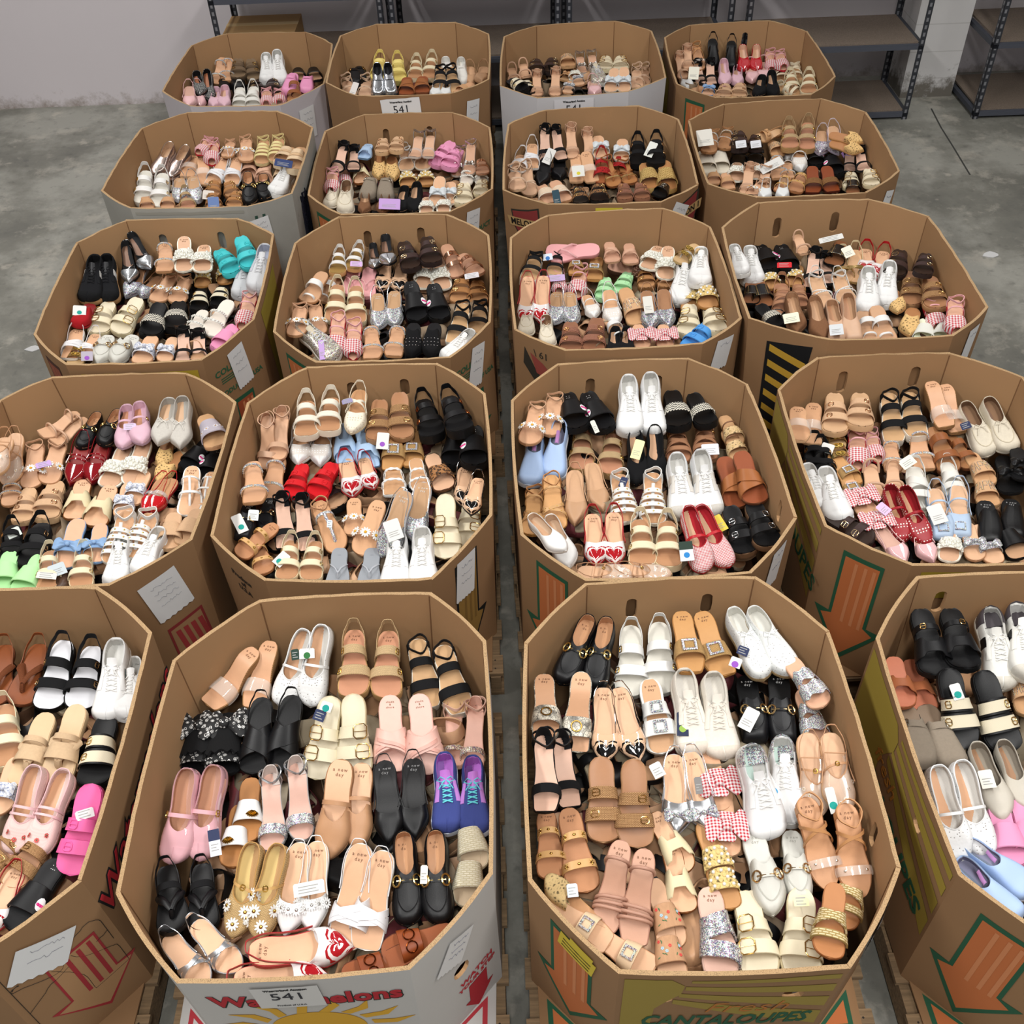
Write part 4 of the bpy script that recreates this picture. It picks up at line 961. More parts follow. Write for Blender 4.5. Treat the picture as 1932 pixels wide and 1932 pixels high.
d('goldslide', 'slide_sandal', 'gold metallic ornament slide', sandal, bands=[dict(y=.5, w=.035, a=.046, c='#c9b077', m='metalleather', deco=[('gold', '#d8b862')]), dict(y=.72, w=.035, a=.042, c='#c9b077', m='metalleather', deco=[('gold', '#d8b862')])], sole='#b59a68', ins='#c9a87c')
d('stripslide', 'slide_sandal', 'beige banded platform slide', sandal, bands=[dict(y=.46, w=.04, a=.048, c='#d9bf9d'), dict(y=.60, w=.022, a=.048, c='#cfae88'), dict(y=.72, w=.035, a=.044, c='#d9bf9d')], sole='#dcc7a6', ins='#c9a07a', toe='wide', plat=.04, w=1.08)
d('tanslide', 'slide_sandal', 'plain tan slide', sandal, bands=[dict(y=.64, w=.06, a=.044, c='#c4986f')], sole='#a87c56', ins='#d0a17c', toe='square')
d('blkfrill', 'slide_sandal', 'black ruffled sandal with floral bow', sandal, bands=[dict(y=.78, w=.06, a=.044, c='#151517', c2='#e8e6e2', m='floral'), dict(y=.60, w=.10, a=.058, c='#131315', m='fabric', th=.008, wf=lambda s: 1 + .12 * math.sin(s * 15 * PI), n=40, deco=[]), dict(y=.38, w=.03, a=.060, c='#131315', m='fabric', deco=[('bow', .075, .115, 'floral', '#151517', '#ebe9e5')])], sole='#19191b', ins='#19191b', toe='wide', w=1.15)
d('blkbowslide', 'slide_sandal', 'black satin bow slide', sandal, bands=[dict(y=.64, w=.06, a=.046, c='#141416', deco=[('bow', .045, .06, 'leather', '#1a1a1c', None)])], sole='#111113', ins='#1b1b1d', toe='wide')
d('clearslide', 'slide_sandal', 'nude clear-strap slide', sandal, bands=[dict(y=.66, w=.05, a=.044, c='#e6dcd2', m='clear')], sole='#c79f78', ins='#d3a47e', toe='square', **ND)
d('clearwedge', 'wedge_sandal', 'nude clear-strap wedge', sandal, bands=[dict(y=.70, w=.05, a=.044, c='#e6dcd2', m='clear')], sole='#a87c4c', solem='jute', ins='#d6a682', heel='wedge', h=.06, plat=.016, toe='square', L=.23, **ND)
d('clearheel', 'heeled_sandal', 'clear-strap silver heel', sandal, bands=[dict(y=.74, w=.03, a=.04, c='#dfe0e2', m='clear')], ankles=[dict(c='#b9b3ae', m='metalleather')], sole='#b9aca2', ins='#d3a98c', heel='block', h=.06, L=.22, w=.92, toe='square')
d('blkstud', 'slide_sandal', 'black gold-studded slide', sandal, bands=[dict(y=.62, w=.085, a=.048, c='#131315', c2='#d8bf84', m='studded')], sole='#111113', ins='#8a5a3c', toe='wide')
# flip-flops and thongs
d('pnkflip', 'flip_flop', 'pale pink flip-flop', sandal, thong=dict(c='#d9a3a3'), sole='#d99a9c', ins='#dca0a2', insm='eva', plat=.018, toe='wide', w=1.05, insk=.99)
d('greyflip', 'flip_flop', 'grey flip-flop', sandal, thong=dict(c='#a9adb4'), sole='#84888f', ins='#8d9197', insm='eva', plat=.016, toe='wide', w=1.08, insk=.99, txt='\u2022\u2022\u2022\u2022\u2022', txts=.006, txtt=.2, txtc='#5a5d63')
d('brnthong', 'thong_sandal', 'brown woven thong sandal', sandal, thong=dict(c='#7d4424', r=.010, te=.36, m='weave'), loops=[dict(c='#7d4424', w=.012, z=.05)], sole='#5d3018', ins='#834827', toe='wide')
d('tanthong', 'thong_sandal', 'cognac braided thong sandal', sandal, thong=dict(c='#9a6238', r=.006), ankles=[dict(c='#9a6238')], bands=[dict(y=.74, w=.012, a=.03, c='#d3b276', m='metalleather')], sole='#7d4a28', ins='#ad7648')
d('beigethong', 'thong_sandal', 'beige suede thong wedge', sandal, thong=dict(c='#cdb08d', r=.014, te=.45, m='suede'), bands=[dict(y=.45, w=.018, a=.05, c='#cdb08d', m='suede'), dict(y=.62, w=.05, a=.046, c='#cdb08d', m='suede')], sole='#c9ad86', ins='#d3b48d', toe='wide', h=.02, plat=.018)
d('blkcomf', 'thong_sandal', 'black sporty comfort sandal', sandal, thong=dict(c='#17171a', r=.012, te=.45), bands=[dict(y=.4, w=.025, a=.05, c='#17171a', m='fabric')], loops=[dict(c='#17171a', w=.016, z=.05)], sole='#101012', ins='#19191b', toe='wide', w=1.1, plat=.024, cup=.005)
d('tthong', 'thong_sandal', 'tan T-strap stone sandal', sandal, tbar=dict(c='#cfd2d6', m='glitter', r=.006), bands=[dict(y=.36, w=.012, a=.05, c='#cfd2d6', m='glitter')], ankles=[dict(c='#b98c68', z=.045)], sole='#a87c56', ins='#c4946c', **ND)
d('redwoven', 'thong_sandal', 'red woven strap sandal', sandal, bands=[dict(y=.7, w=.05, a=.045, c='#a01a1c', m='crochet'), dict(y=.42, w=.03, a=.05, c='#a01a1c', m='crochet')], loops=[dict(c='#a01a1c', w=.02, z=.055)], sole='#7d3a24', ins='#9a5c38')
d('silvthong', 'strappy_sandal', 'silver metallic slingback sandal', sandal, bands=[dict(y=(.75, .55), w=.016, a=.04, c='#c6c9cd', m='metalleather'), dict(y=(.55, .75), w=.016, a=.044, c='#c6c9cd', m='metalleather')], loops=[dict(c='#c6c9cd', m='metalleather', w=.012, z=.05, t=.5)], sole='#b3b3b6', ins=PEACH, toe='almond')
# sport and platform sandals
SP = lambda c, m='leather', bc=None: dict(bands=[dict(y=.40, w=.032, a=.054, c=c, m=m, th=.004, deco=[('buckle', .8, .008, .010, bc)] if bc else []), dict(y=.68, w=.036, a=.044, c=c, m=m, th=.004, deco=[('buckle', .8, .008, .010, bc)] if bc else [])], loops=[dict(c=c, m=m, w=.024, z=.052, t=.42, th=.004)])
d('whtsport', 'platform_sandal', 'white strap platform sandal', sandal, sole='#eceadf', ins='#e6e2d6', plat=.036, toe='wide', w=1.08, **SP('#f0efec', 'leather', '#c9a24e'))
d('crmsport', 'platform_sandal', 'cream strap platform sandal', sandal, sole='#d9c6a2', ins='#b98a66', plat=.032, toe='wide', w=1.08, **SP('#ddd3b4', 'leather', '#b89a5a'))
d('blkvel', 'platform_sandal', 'black strap platform sandal', sandal, sole='#111113', ins='#1a1a1c', plat=.034, toe='wide', w=1.1, **SP('#17171a', 'fabric', '#cfa97a'))
d('blkvelw', 'platform_sandal', 'black and white strap sandal', sandal, sole='#111113', ins='#e9e9ee', plat=.034, toe='wide', w=1.1, **SP('#17171a', 'fabric', '#cfa97a'))
d('rafplat', 'platform_sandal', 'tan raffia platform sandal', sandal, sole='#c49a62', solem='jute', ins='#c08a6c', plat=.034, toe='wide', w=1.06, **SP('#d8b88a', 'weave', '#c9a24e'), **ND)
d('whtcork', 'platform_sandal', 'white strap gold-insole sandal', sandal, sole='#b98f5c', ins='#9a7a44', plat=.026, toe='wide', w=1.06, **SP('#f0efec', 'leather', '#d0d0d0'))
d('whtwide', 'platform_sandal', 'off-white wide strap sandal', sandal, sole='#d8cdb8', ins='#b98a66', plat=.03, toe='wide', w=1.08, **SP('#e3ddcd', 'suede'))
d('blkplat', 'platform_sandal', 'black elastic platform sandal', sandal, bands=[dict(y=.40, w=.03, a=.05, c=BLK, m='fabric'), dict(y=.72, w=.036, a=.044, c=BLK, m='fabric')], ankles=[dict(c=BLK, m='suede', z=.045, w=.012)], sole='#e3ddcf', ins='#caa277', plat=.042, toe='square', w=1.05)
d('yelplat', 'platform_sandal', 'lemon yellow platform sandal', sandal, sole='#e0cf7a', ins='#e3d07a', plat=.036, toe='wide', w=1.1, **SP('#e6d37f', 'leather'))
d('blkheavy', 'platform_sandal', 'chunky black strap platform', sandal, sole='#0f0f11', ins='#1a1a1c', plat=.045, toe='wide', w=1.14, **SP('#161619', 'leather', '#b5683a'))
d('tancage', 'platform_sandal', 'tan caged fisherman sandal', sandal, bands=[dict(y=.44, w=.024, a=.055, c='#a5785a', deco=[('buckle', .8, .008, .009, '#d0a86a')]), dict(y=(.5, .72), w=.02, a=.048, c='#a5785a'), dict(y=(.72, .5), w=.02, a=.05, c='#a5785a'), dict(y=.76, w=.024, a=.042, c='#a5785a')], loops=[dict(c='#a5785a', w=.018, z=.055)], sole='#7d563c', ins='#a8775a', toe='wide', w=1.04, plat=.022)
d('brnstrap', 'platform_sandal', 'cognac two-strap sandal', sandal, bands=[dict(y=.38, w=.036, a=.055, c='#8d5530'), dict(y=.7, w=.036, a=.044, c='#8d5530')], sole='#6a3f24', ins='#a2714a', toe='wide', plat=.018)
d('crmcage', 'platform_sandal', 'cream caged wedge sandal', sandal, bands=[dict(y=(.4, .62), w=.03, a=.052, c='#d9cdb2'), dict(y=(.62, .4), w=.03, a=.056, c='#d9cdb2'), dict(y=.74, w=.03, a=.044, c='#d9cdb2')], ankles=[dict(c='#d9cdb2', w=.014, z=.05)], sole='#c9b48a', ins='#c49a70', toe='wide', plat=.03)
d('whtgladi', 'platform_sandal', 'white studded gladiator sandal', sandal, bands=[dict(y=.48, w=.02, a=.052, c='#efeeea', deco=[('studs', 4, .004, '#c9aa62')]), dict(y=.60, w=.02, a=.05, c='#efeeea', deco=[('studs', 4, .004, '#c9aa62')]), dict(y=.72, w=.02, a=.045, c='#efeeea', deco=[('studs', 4, .004, '#c9aa62')]), dict(y=.84, w=.02, a=.036, c='#efeeea', deco=[('studs', 3, .004, '#c9aa62')])], tbar=dict(c='#efeeea', r=.007), ankles=[dict(c='#efeeea', w=.014, z=.05)], sole='#e3ded2', ins='#c79a74', toe='wide', plat=.02, w=1.05)
d('yelgladi', 'platform_sandal', 'pale yellow gladiator sandal', sandal, bands=[dict(y=y, w=.02, a=a, c='#d9cb92') for y, a in ((.46, .053), (.57, .052), (.68, .048), (.79, .041))], ankles=[dict(c='#d9cb92', w=.008, z=.05)], sole='#c9b98a', ins='#c79a74', plat=.018)
d('blkcross', 'platform_sandal', 'black cross-strap slingback sandal', sandal, bands=[dict(y=(.46, .80), w=.07, a=.048, c='#17171a'), dict(y=(.80, .46), w=.07, a=.05, c='#17171a')], loops=[dict(c='#17171a', w=.012, z=.05, t=.44)], sole='#121214', ins='#1b1b1d', toe='wide', w=1.04, plat=.02)
d('whtcross', 'platform_sandal', 'white cross-strap sandal', sandal, bands=[dict(y=(.42, .68), w=.04, a=.05, c='#efede6'), dict(y=(.68, .42), w=.04, a=.053, c='#efede6'), dict(y=.78, w=.04, a=.042, c='#efede6')], loops=[dict(c='#efede6', w=.012, z=.05, t=.4)], sole='#e3ddcf', ins='#ece8de', toe='wide', plat=.018)
# strappy sandals and heels
d('rosestrap', 'heeled_sandal', 'rose beige strappy heel', sandal, bands=[dict(y=.26, w=.010, a=.062, c='#b58a76', roll=1), dict(y=(.60, .66), w=.010, a=.044, c='#b58a76', roll=1), dict(y=(.67, .72), w=.010, a=.043, c='#b58a76', roll=1), dict(y=(.74, .76), w=.010, a=.041, c='#b58a76', roll=1)], sole='#a87c68', ins='#c69a82', heel='block', h=.05, L=.235, toe='square', w=.95, **ND)
d('blkheel', 'heeled_sandal', 'black ankle-strap sandal', sandal, bands=[dict(y=.74, w=.03, a=.042, c=BLK, m='suede')], ankles=[dict(c=BLK, z=.055)], counter=dict(c=BLK, m='suede'), sole='#111113', ins='#d8b09a', heel='block', h=.05, L=.225, w=.94, toe='square')
d('glitheel', 'heeled_sandal', 'blush glitter-strap heel', sandal, bands=[dict(y=.74, w=.022, a=.042, c='#cdb79f', m='glitter')], ankles=[dict(c='#c9a290', z=.055), ], sole='#c39a84', ins='#d9aa98', heel='stiletto', h=.07, L=.215, w=.92, toe='square', counter=dict(c='#d3a896', t=.14))
d('silvheel', 'heeled_sandal', 'silver glitter-strap heel', sandal, bands=[dict(y=.76, w=.034, a=.042, c='#c9ccd0', m='glitter')], ankles=[dict(c='#b9bcc0', z=.055, m='metalleather')], counter=dict(c='#c9bdb6', t=.2), sole='#b3b0ae', ins='#d9b0a0', heel='stiletto', h=.07, plat=.016, L=.225, w=.92)
d('nudeankle', 'heeled_sandal', 'nude ankle-strap heel', sandal, bands=[dict(y=.74, w=.026, a=.042, c='#c6a084')], ankles=[dict(c='#c6a084', z=.055)], counter=dict(c='#c6a084', t=.18), sole='#b08a6c', ins='#d6ab8a', heel='block', h=.055, L=.22, w=.93)
d('silvankle', 'heeled_sandal', 'silver ankle-strap heel', sandal, bands=[dict(y=.74, w=.02, a=.042, c='#c3bfbb', m='metalleather', deco=[('bow', .03, .035, 'metalleather', '#cfcac4', None)])], ankles=[dict(c='#c3bfbb', z=.055, m='metalleather')], sole='#b0a49a', ins='#cda286', heel='block', h=.055, L=.22, w=.93)
d('nudemule', 'heeled_sandal', 'nude strappy block heel', sandal, bands=[dict(y=.72, w=.012, a=.044, c='#c6a084', roll=1), dict(y=.28, w=.010, a=.06, c='#c6a084', roll=1)], sole='#b08a6c', ins='#d3a886', heel='block', h=.05, L=.225, toe='square', w=.95)
d('tanankle', 'heeled_sandal', 'tan ankle-strap clear-band sandal', sandal, bands=[dict(y=.72, w=.024, a=.042, c='#e6dcd2', m='clear', deco=[('studs', 2, .004, '#e8e0d4')]), dict(y=(.3, .5), w=.009, a=.058, c='#b98658'), dict(y=(.5, .3), w=.009, a=.06, c='#b98658')], ankles=[dict(c='#b98658', z=.05, w=.008)], sole='#a2704a', ins='#c9966e', heel='block', h=.03, L=.24, toe='almond', **ND)
d('tanstud', 'strappy_sandal', 'tan strappy studded sandal', sandal, bands=[dict(y=(.62, .78), w=.014, a=.04, c='#c49a6a', deco=[('studs', 5, .0025, GOLD)]), dict(y=(.78, .55), w=.014, a=.042, c='#c49a6a', deco=[('studs', 6, .0025, GOLD)]), dict(y=.34, w=.009, a=.055, c='#c49a6a')], ankles=[dict(c='#b98658', z=.045)], sole='#a5773f', ins='#cf9f6c', toe='wide')
d('seastar', 'strappy_sandal', 'tan sandal with gold starfish', sandal, bands=[dict(y=.40, w=.022, a=.052, c='#caa06a', deco=[('stars', '#c2a05a')]), dict(y=.72, w=.024, a=.042, c='#caa06a', deco=[('stars', '#c2a05a')])], sole='#96633e', ins='#b98560', toe='wide', **ND)
d('whtstrappy', 'strappy_sandal', 'white square-toe strappy sandal', sandal, bands=[dict(y=(.52, .74), w=.018, a=.046, c='#efeff2'), dict(y=(.58, .78), w=.018, a=.044, c='#efeff2'), dict(y=(.76, .60), w=.018, a=.046, c='#efeff2'), dict(y=(.80, .68), w=.016, a=.042, c='#efeff2')], loops=[dict(c='#efeff2', w=.007, z=.055, t=.45)], sole='#e3e0da', ins='#d3a682', toe='square', h=.012, **ND)
d('whtknot', 'strappy_sandal', 'white knotted thong sandal', sandal, bands=[dict(y=(.62, .62), w=.012, a=.04, c='#f0f0ee'), dict(y=.36, w=.008, a=.05, c='#f0f0ee')], tbar=dict(c='#f0f0ee', r=.005), sole='#ecebe6', ins='#d6a984', insk=.84, toe='wide', **ND)
d('whtone', 'strappy_sandal', 'white single-strap sandal', sandal, bands=[dict(y=.52, w=.036, a=.048, c='#f0f0ee'), dict(y=.84, w=.012, a=.028, c='#f0f0ee', over=.6)], sole='#a87c56', ins='#c69c7a', toe='wide')
d('whtscal', 'strappy_sandal', 'white scallop-strap sandal', sandal, bands=[dict(y=.52, w=.012, a=.05, c='#f2f2f0', wf=lambda s: 1 + .35 * math.sin(s * 12 * PI), n=40), dict(y=.76, w=.012, a=.044, c='#f2f2f0', wf=lambda s: 1 + .35 * math.sin(s * 12 * PI), n=40)], sole='#eceae4', ins='#c99c74', insk=.9, toe='square', h=.012)
d('whtrhine2', 'strappy_sandal', 'white thin stone-strap sandal', sandal, bands=[dict(y=(.62, .74), w=.006, a=.044, c='#efeeea', deco=[('chain', '#e6e6e6', .003)]), dict(y=(.74, .55), w=.006, a=.046, c='#efeeea')], ankles=[dict(c='#efeeea', z=.05)], loops=[dict(c='#efeeea', w=.005, z=.055)], sole='#d9cdb9', ins='#d0a682', toe='round')
d('whtpearl', 'strappy_sandal', 'white pearl-strap sandal', sandal, bands=[dict(y=.50, w=.014, a=.05, c='#efeee6', deco=[('pearlgrid', 9, 1, .0055, '#f0eee6')]), dict(y=.72, w=.014, a=.043, c='#efeee6', deco=[('pearlgrid', 9, 1, .0055, '#f0eee6')])], sole='#ece8dc', ins='#e2d8cc', toe='square')
d('rhinestrap', 'strappy_sandal', 'tan stone-band sandal', sandal, bands=[dict(y=.34, w=.012, a=.056, c='#c9a27c', deco=[('chain', '#dfe2e6', .0048)]), dict(y=.74, w=.018, a=.042, c='#c9a27c', deco=[('chain', '#dfe2e6', .0058)])], sole='#a87c56', ins='#cfa07c', heel='block', h=.025, toe='square', **ND)
d('gingheel', 'strappy_sandal', 'red gingham bow sandal', sandal, bands=[dict(y=.74, w=.088, a=.042, c='#b01c2c', c2='#efe8e8', m='gingham', n=18), dict(y=.42, w=.007, a=.055, c='#d8a2a6')], ankles=[dict(c='#d8a2a6', z=.045)], sole='#b01c2c', ins='#d6a68c', toe='point', h=.012)
d('daisy', 'strappy_sandal', 'nude sandal with daisies', sandal, bands=[dict(y=.70, w=.022, a=.044, c='#c79f80', deco=[('daisies', 3, .022)])], ankles=[dict(c='#c79f80', z=.045)], sole='#b08560', ins='#d3a684', toe='round')
d('daisyslide', 'slide_sandal', 'tan slide with daisies', sandal, bands=[dict(y=.68, w=.022, a=.044, c='#c79f80', deco=[('daisies', 3, .023)])], sole='#b08560', ins='#d0a27c', toe='wide', txtt=.16, **ND)
d('goldstrap', 'strappy_sandal', 'gold cross-strap sandal', sandal, bands=[dict(y=(.6, .78), w=.018, a=.042, c='#c9ad72', m='metalleather'), dict(y=(.78, .6), w=.018, a=.045, c='#c9ad72', m='metalleather')], loops=[dict(c='#d8c9a2', w=.009, z=.05)], sole='#b08d58', ins='#d0a67e')
d('rosegold', 'slide_sandal', 'rose gold metallic slide', sandal, bands=[dict(y=.45, w=.03, a=.046, c='#c99a7d', m='metalleather', deco=[('ring', .5, .010, '#d9a884')]), dict(y=.72, w=.03, a=.042, c='#c99a7d', m='metalleather')], sole='#a2765c', ins='#c3967a', toe='wide')
d('nudecross', 'strappy_sandal', 'nude knotted cross sandal', sandal, bands=[dict(y=(.5, .74), w=.03, a=.044, c='#cfa58c'), dict(y=(.74, .5), w=.03, a=.048, c='#cfa58c')], sole='#b0866c', ins='#cda086', toe='wide')
d('nudestrap', 'strappy_sandal', 'nude wrap-strap sandal', sandal, bands=[dict(y=(.6, .76), w=.012, a=.042, c='#cdb096'), dict(y=(.76, .6), w=.012, a=.045, c='#cdb096')], ankles=[dict(c='#cdb096', z=.05), dict(c='#cdb096', z=.065, tilt=-.2)], sole='#b59676', ins='#d0a98a')
d('beads', 'strappy_sandal', 'tan beaded strap sandal', sandal, bands=[dict(y=(.55, .72), w=.01, a=.045, c='#c9a27c', deco=[('chain', '#dfe2e6', .004)]), dict(y=.36, w=.01, a=.055, c='#c9a27c', deco=[('chain', '#dfe2e6', .004)])], ankles=[dict(c='#a87c56')], sole='#8d633f', ins='#ad7f5a')
d('tanbow', 'strappy_sandal', 'tan knotted block sandal', sandal, bands=[dict(y=.64, w=.05, a=.044, c='#c79a6e', deco=[('bow', .03, .03, 'leather', '#c79a6e', None)])], loops=[dict(c='#c79a6e', w=.008, z=.05)], sole='#b98d60', ins='#c9a27a', heel='block', h=.03, L=.23)
d('brncluster', 'slide_sandal', 'brown beaded-band slide', sandal, bands=[dict(y=.64, w=.06, a=.05, c='#5d3c2c', deco=[('pearls', 80, .006, '#6a4434')])], sole='#4f3527', ins='#cfa08a', toe='square', plat=.03)
d('snakeheel', 'heeled_sandal', 'snakeskin slide with gold ring', sandal, bands=[dict(y=.70, w=.06, a=.046, c='#d8d2c2', m='snake', deco=[('ring', .5, .016, '#b8924c')])], sole='#cfc8b6', solem='snake', ins='#d6a682', heel='block', heelm='snake', heelc='#d8d2c2', h=.045, L=.24, toe='square', **ND)
d('blksilv', 'slingback_heel', 'black pump with silver cap', closed, c='#17171a', m='patent', toe='point', open=.66, h=.04, heel='kitten', lin='#2a2a2c', ins='#8a6a58', sole='#101012', toecap=dict(c='#c9ccd0', m='metalleather', t=.72), L=.24)
d('blkring', 'slide_sandal', 'black patent slide with ring', sandal, bands=[dict(y=.62, w=.07, a=.046, c='#131315', m='patent', deco=[('ring', .5, .016, '#e8e0cc')])], sole='#101012', ins='#1b1b1d', toe='wide')
d('blkhandle', 'heeled_sandal', 'black closed slingback clog', closed, c='#151518', open=.44, t0=.4, hv=.062, ht=.05, h=.045, heel='block', plat=.02, ins='#19191b', sole='#101012', loops=[dict(c='#151518', t=.46, w=.012, z=.055)], toe='wide', L=.235)
d('redembslip', 'loafer', 'white strapped loafer', closed, c='#eceae4', open=.5, hv=.056, ht=.04, lin='#eceae4', ins='#e3ded2', sole='#d9d3c4', mj=[dict(y=.52, c='#eceae4', w=.02, a=.058)])
# ------------------------------------------------------------------ what lies in each bin: design, then toe x y, heel x y per shoe (crop pixels)
BINS = {}
def B_(key, ox, oy, sc, txt): BINS[key] = (ox, oy, sc, txt)
B_('52', 200, 1080, .44109, '''
clearwedge 425 560 635 320 625 580 705 292|whtcut 740 565 865 245 875 575 935 225|rafplat 1050 520 1065 235 1205 525 1210 240|blkplat 1375 580 1330 285 1540 590 1445 305
blkfrill 375 860 415 600 505 865 525 600|blkcross 625 860 670 535 745 845 800 525|crmbuckle 895 885 965 530 1075 875 1055 520|pnkcross 1215 855 1215 525 1385 862 1335 520|glitheel 1480 830 1490 590 1585 845 1595 570
pnkmj 265 1250 350 840 400 1235 475 825|whtgold 590 1155 620 875 545 1260 570 1010|silvheel 700 1190 710 860 845 1145 815 815|tanmj 940 1235 1010 800 1075 1185 1095 815|blkpoint 1210 1170 1190 805 1325 1145 1315 795|kid 1460 1118 1450 800 1585 1125 1570 820
blkcomf 265 1540 245 1275 425 1530 410 1255|daisyflat 540 1565 640 1160 650 1575 750 1165|whtflower 765 1560 835 1155 880 1548 905 1150|whtstrappy 1005 1612 1095 1160 1110 1615 1190 1190|blkbit 1290 1512 1275 1125 1430 1508 1410 1115|crmraf 1575 1275 1545 1070 1555 1430 1560 1225
silvthong 420 1790 285 1600 575 1700 380 1500|redheart 1060 1605 610 1625 950 1720 545 1745|brncut 1010 1740 1250 1640 1180 1640 1440 1545''')
B_('53', 960, 1060, .45131, '''
blkbit 205 505 335 240 355 525 410 245|whtsport 500 550 510 255 645 540 625 245|rhinebuck 760 460 720 205 905 465 800 200|whtlace 1065 485 930 220 1205 465 1020 210
snakeheel 135 730 135 465 285 795 305 460|blkheart 400 850 395 525 548 842 455 525|whtrhine 640 800 585 490|crmsneak 775 815 725 465 905 830 845 475|blkbitmule 1030 755 990 475 1155 760 1125 460|glitcloud 1325 605 1230 465 1320 755 1265 600
blkheel 130 1045 125 725 262 1025 215 735|rafbuck 395 1172 385 815 540 1195 520 825|silvbow 700 1145 690 805 840 1132 755 795|gingbow 890 1040 845 830 930 1230 900 1010|glitheelsneak 1085 1163 1000 765 1180 1100 1135 770|clearflower 1290 1075 1245 715 1420 1055 1350 715
seastar 175 1325 155 1035 328 1380 245 1030|rosestrap 390 1545 475 1165 525 1600 570 1200|crmh 740 1300 640 1110 745 1465 690 1240|pearlslide 895 1355 830 1145 930 1450 890 1300|greybit 1105 1478 1015 1120 1230 1430 1180 1120|tanankle 1342 1375 1235 985 1495 1405 1420 1010
crochet 140 1310 320 1500|rhinering 420 1600 290 1510 610 1700 440 1600|embslide 695 1620 625 1395 705 1765 660 1560|glitcross 890 1740 835 1360|crmbuckle 1050 1745 990 1375 1235 1755 1220 1365|rafcross 1400 1530 1440 1350 1385 1690 1400 1500''')
B_('51', 0, 1080, .44118, '''
brnthong -35 560 30 300 85 560 175 300|blkvelw 190 585 280 290 340 585 400 315|whtsneak 458 640 512 305 560 620 590 385
crmsport 15 830 20 565|beigethong 75 910 205 600 235 905 335 565|canbuck 385 915 460 615
toile -30 1040 55 835|embmj 45 1205 170 830 150 1215 290 855|pnkbuck 300 1295 395 905
rafbuck 20 1340 125 1215 -90 1290 30 1180|blkpatch 45 1525 255 1225|redheart -70 1560 10 1400''')
B_('54', 1600, 1060, .45109, '''
blkcutslide 365 470 300 195 500 440 420 190|panel 640 535 578 205 775 485 688 205
coralslide 215 600 180 405 335 625 258 405|canbuck 480 785 420 445 680 795 560 455|capri 760 640 710 475
greyclog 305 870 238 600 455 875 318 598|greigeflat 650 1085 530 780 765 1040 640 765
whtcut 460 1265 360 855 580 1235 455 835|pnkslide 690 1275 640 1070 800 1265 740 1060
bluesneak 770 1390 560 1240 720 1500 500 1300''')
B_('42', 380, 680, .30021, '''
nudeankle 380 685 405 345 480 625 515 325|whtwide 650 475 665 255 800 445 820 235|crmmesh 940 455 1000 185|rafbuck 1100 495 1125 240 1268 485 1245 195|blkheavy 1450 475 1390 245 1660 430 1560 220
whtdot 600 645 620 415 745 660 780 395|blueh 905 645 880 395 1068 675 1010 410|rhinebuck 1190 690 1215 375 1330 665 1340 415|leopslide 1530 812 1440 590|blkpatch 1580 660 1600 435 1730 655 1720 410|blkheart 1640 915 1660 670 1725 965 1770 735
rhinestrap 310 895 315 635 430 875 490 600|redbuck 560 855 640 650 720 858 830 640|redheart 950 855 905 620 1085 805 1015 610|whtscal 1200 845 1200 610 1392 822 1340 610
blkbitmule 240 1125 290 895 405 1085 430 885|blkheel 520 1180 510 865 670 1195 630 875|tthong 860 1205 730 885|daisyslide 950 1095 960 860 1010 1225 1120 880|glitsling 1130 1235 1290 820 1340 1145 1400 765|crmbuckle 1530 1245 1535 840 1680 1170 1700 880
seastar 395 1340 340 1130 215 1230 380 1090|crmsport 520 1375 560 1180 690 1380 715 1165|greyflip 840 1425 868 1205 1060 1425 1072 1205|whtsneak 1200 1460 1240 1130 1410 1455 1390 1100''')
B_('43', 940, 650, .30021, '''
daisy 160 625 240 385 310 565 350 325|blkpatch 490 525 430 305 680 525 550 300|whtsneak 820 562 815 225 985 572 950 210|zigslide 1130 515 1090 290 1335 495 1220 300
bluesneak 190 885 240 585 350 845 390 510|rafplat 510 785 530 530 712 815 725 560|blkmj 870 885 860 560 1010 865 980 530|tancage 1130 745 1110 500 1320 725 1290 480|rafrose 1500 640 1440 500 1560 725 1500 625
tanstud 200 1195 220 910 370 1165 330 820|tansling 480 1135 480 790 660 1045 580 745|whtgladi 790 1115 760 815 985 1125 970 805|retro 1160 1095 1115 720 1345 1085 1260 690|brncross 1505 1025 1415 705 1650 995 1530 670
whtflat 445 1395 325 1110 320 1300 190 1180|redheart 615 1392 590 1065 737 1392 725 1055|crmsport 900 1395 890 1100 1080 1395 1060 1110|gingmj 1290 1435 1190 1040 1455 1395 1260 1040|blkbuck 1560 1315 1450 1015 1742 1265 1610 990
clearflower 850 1455 630 1435 1090 1440 880 1425''')
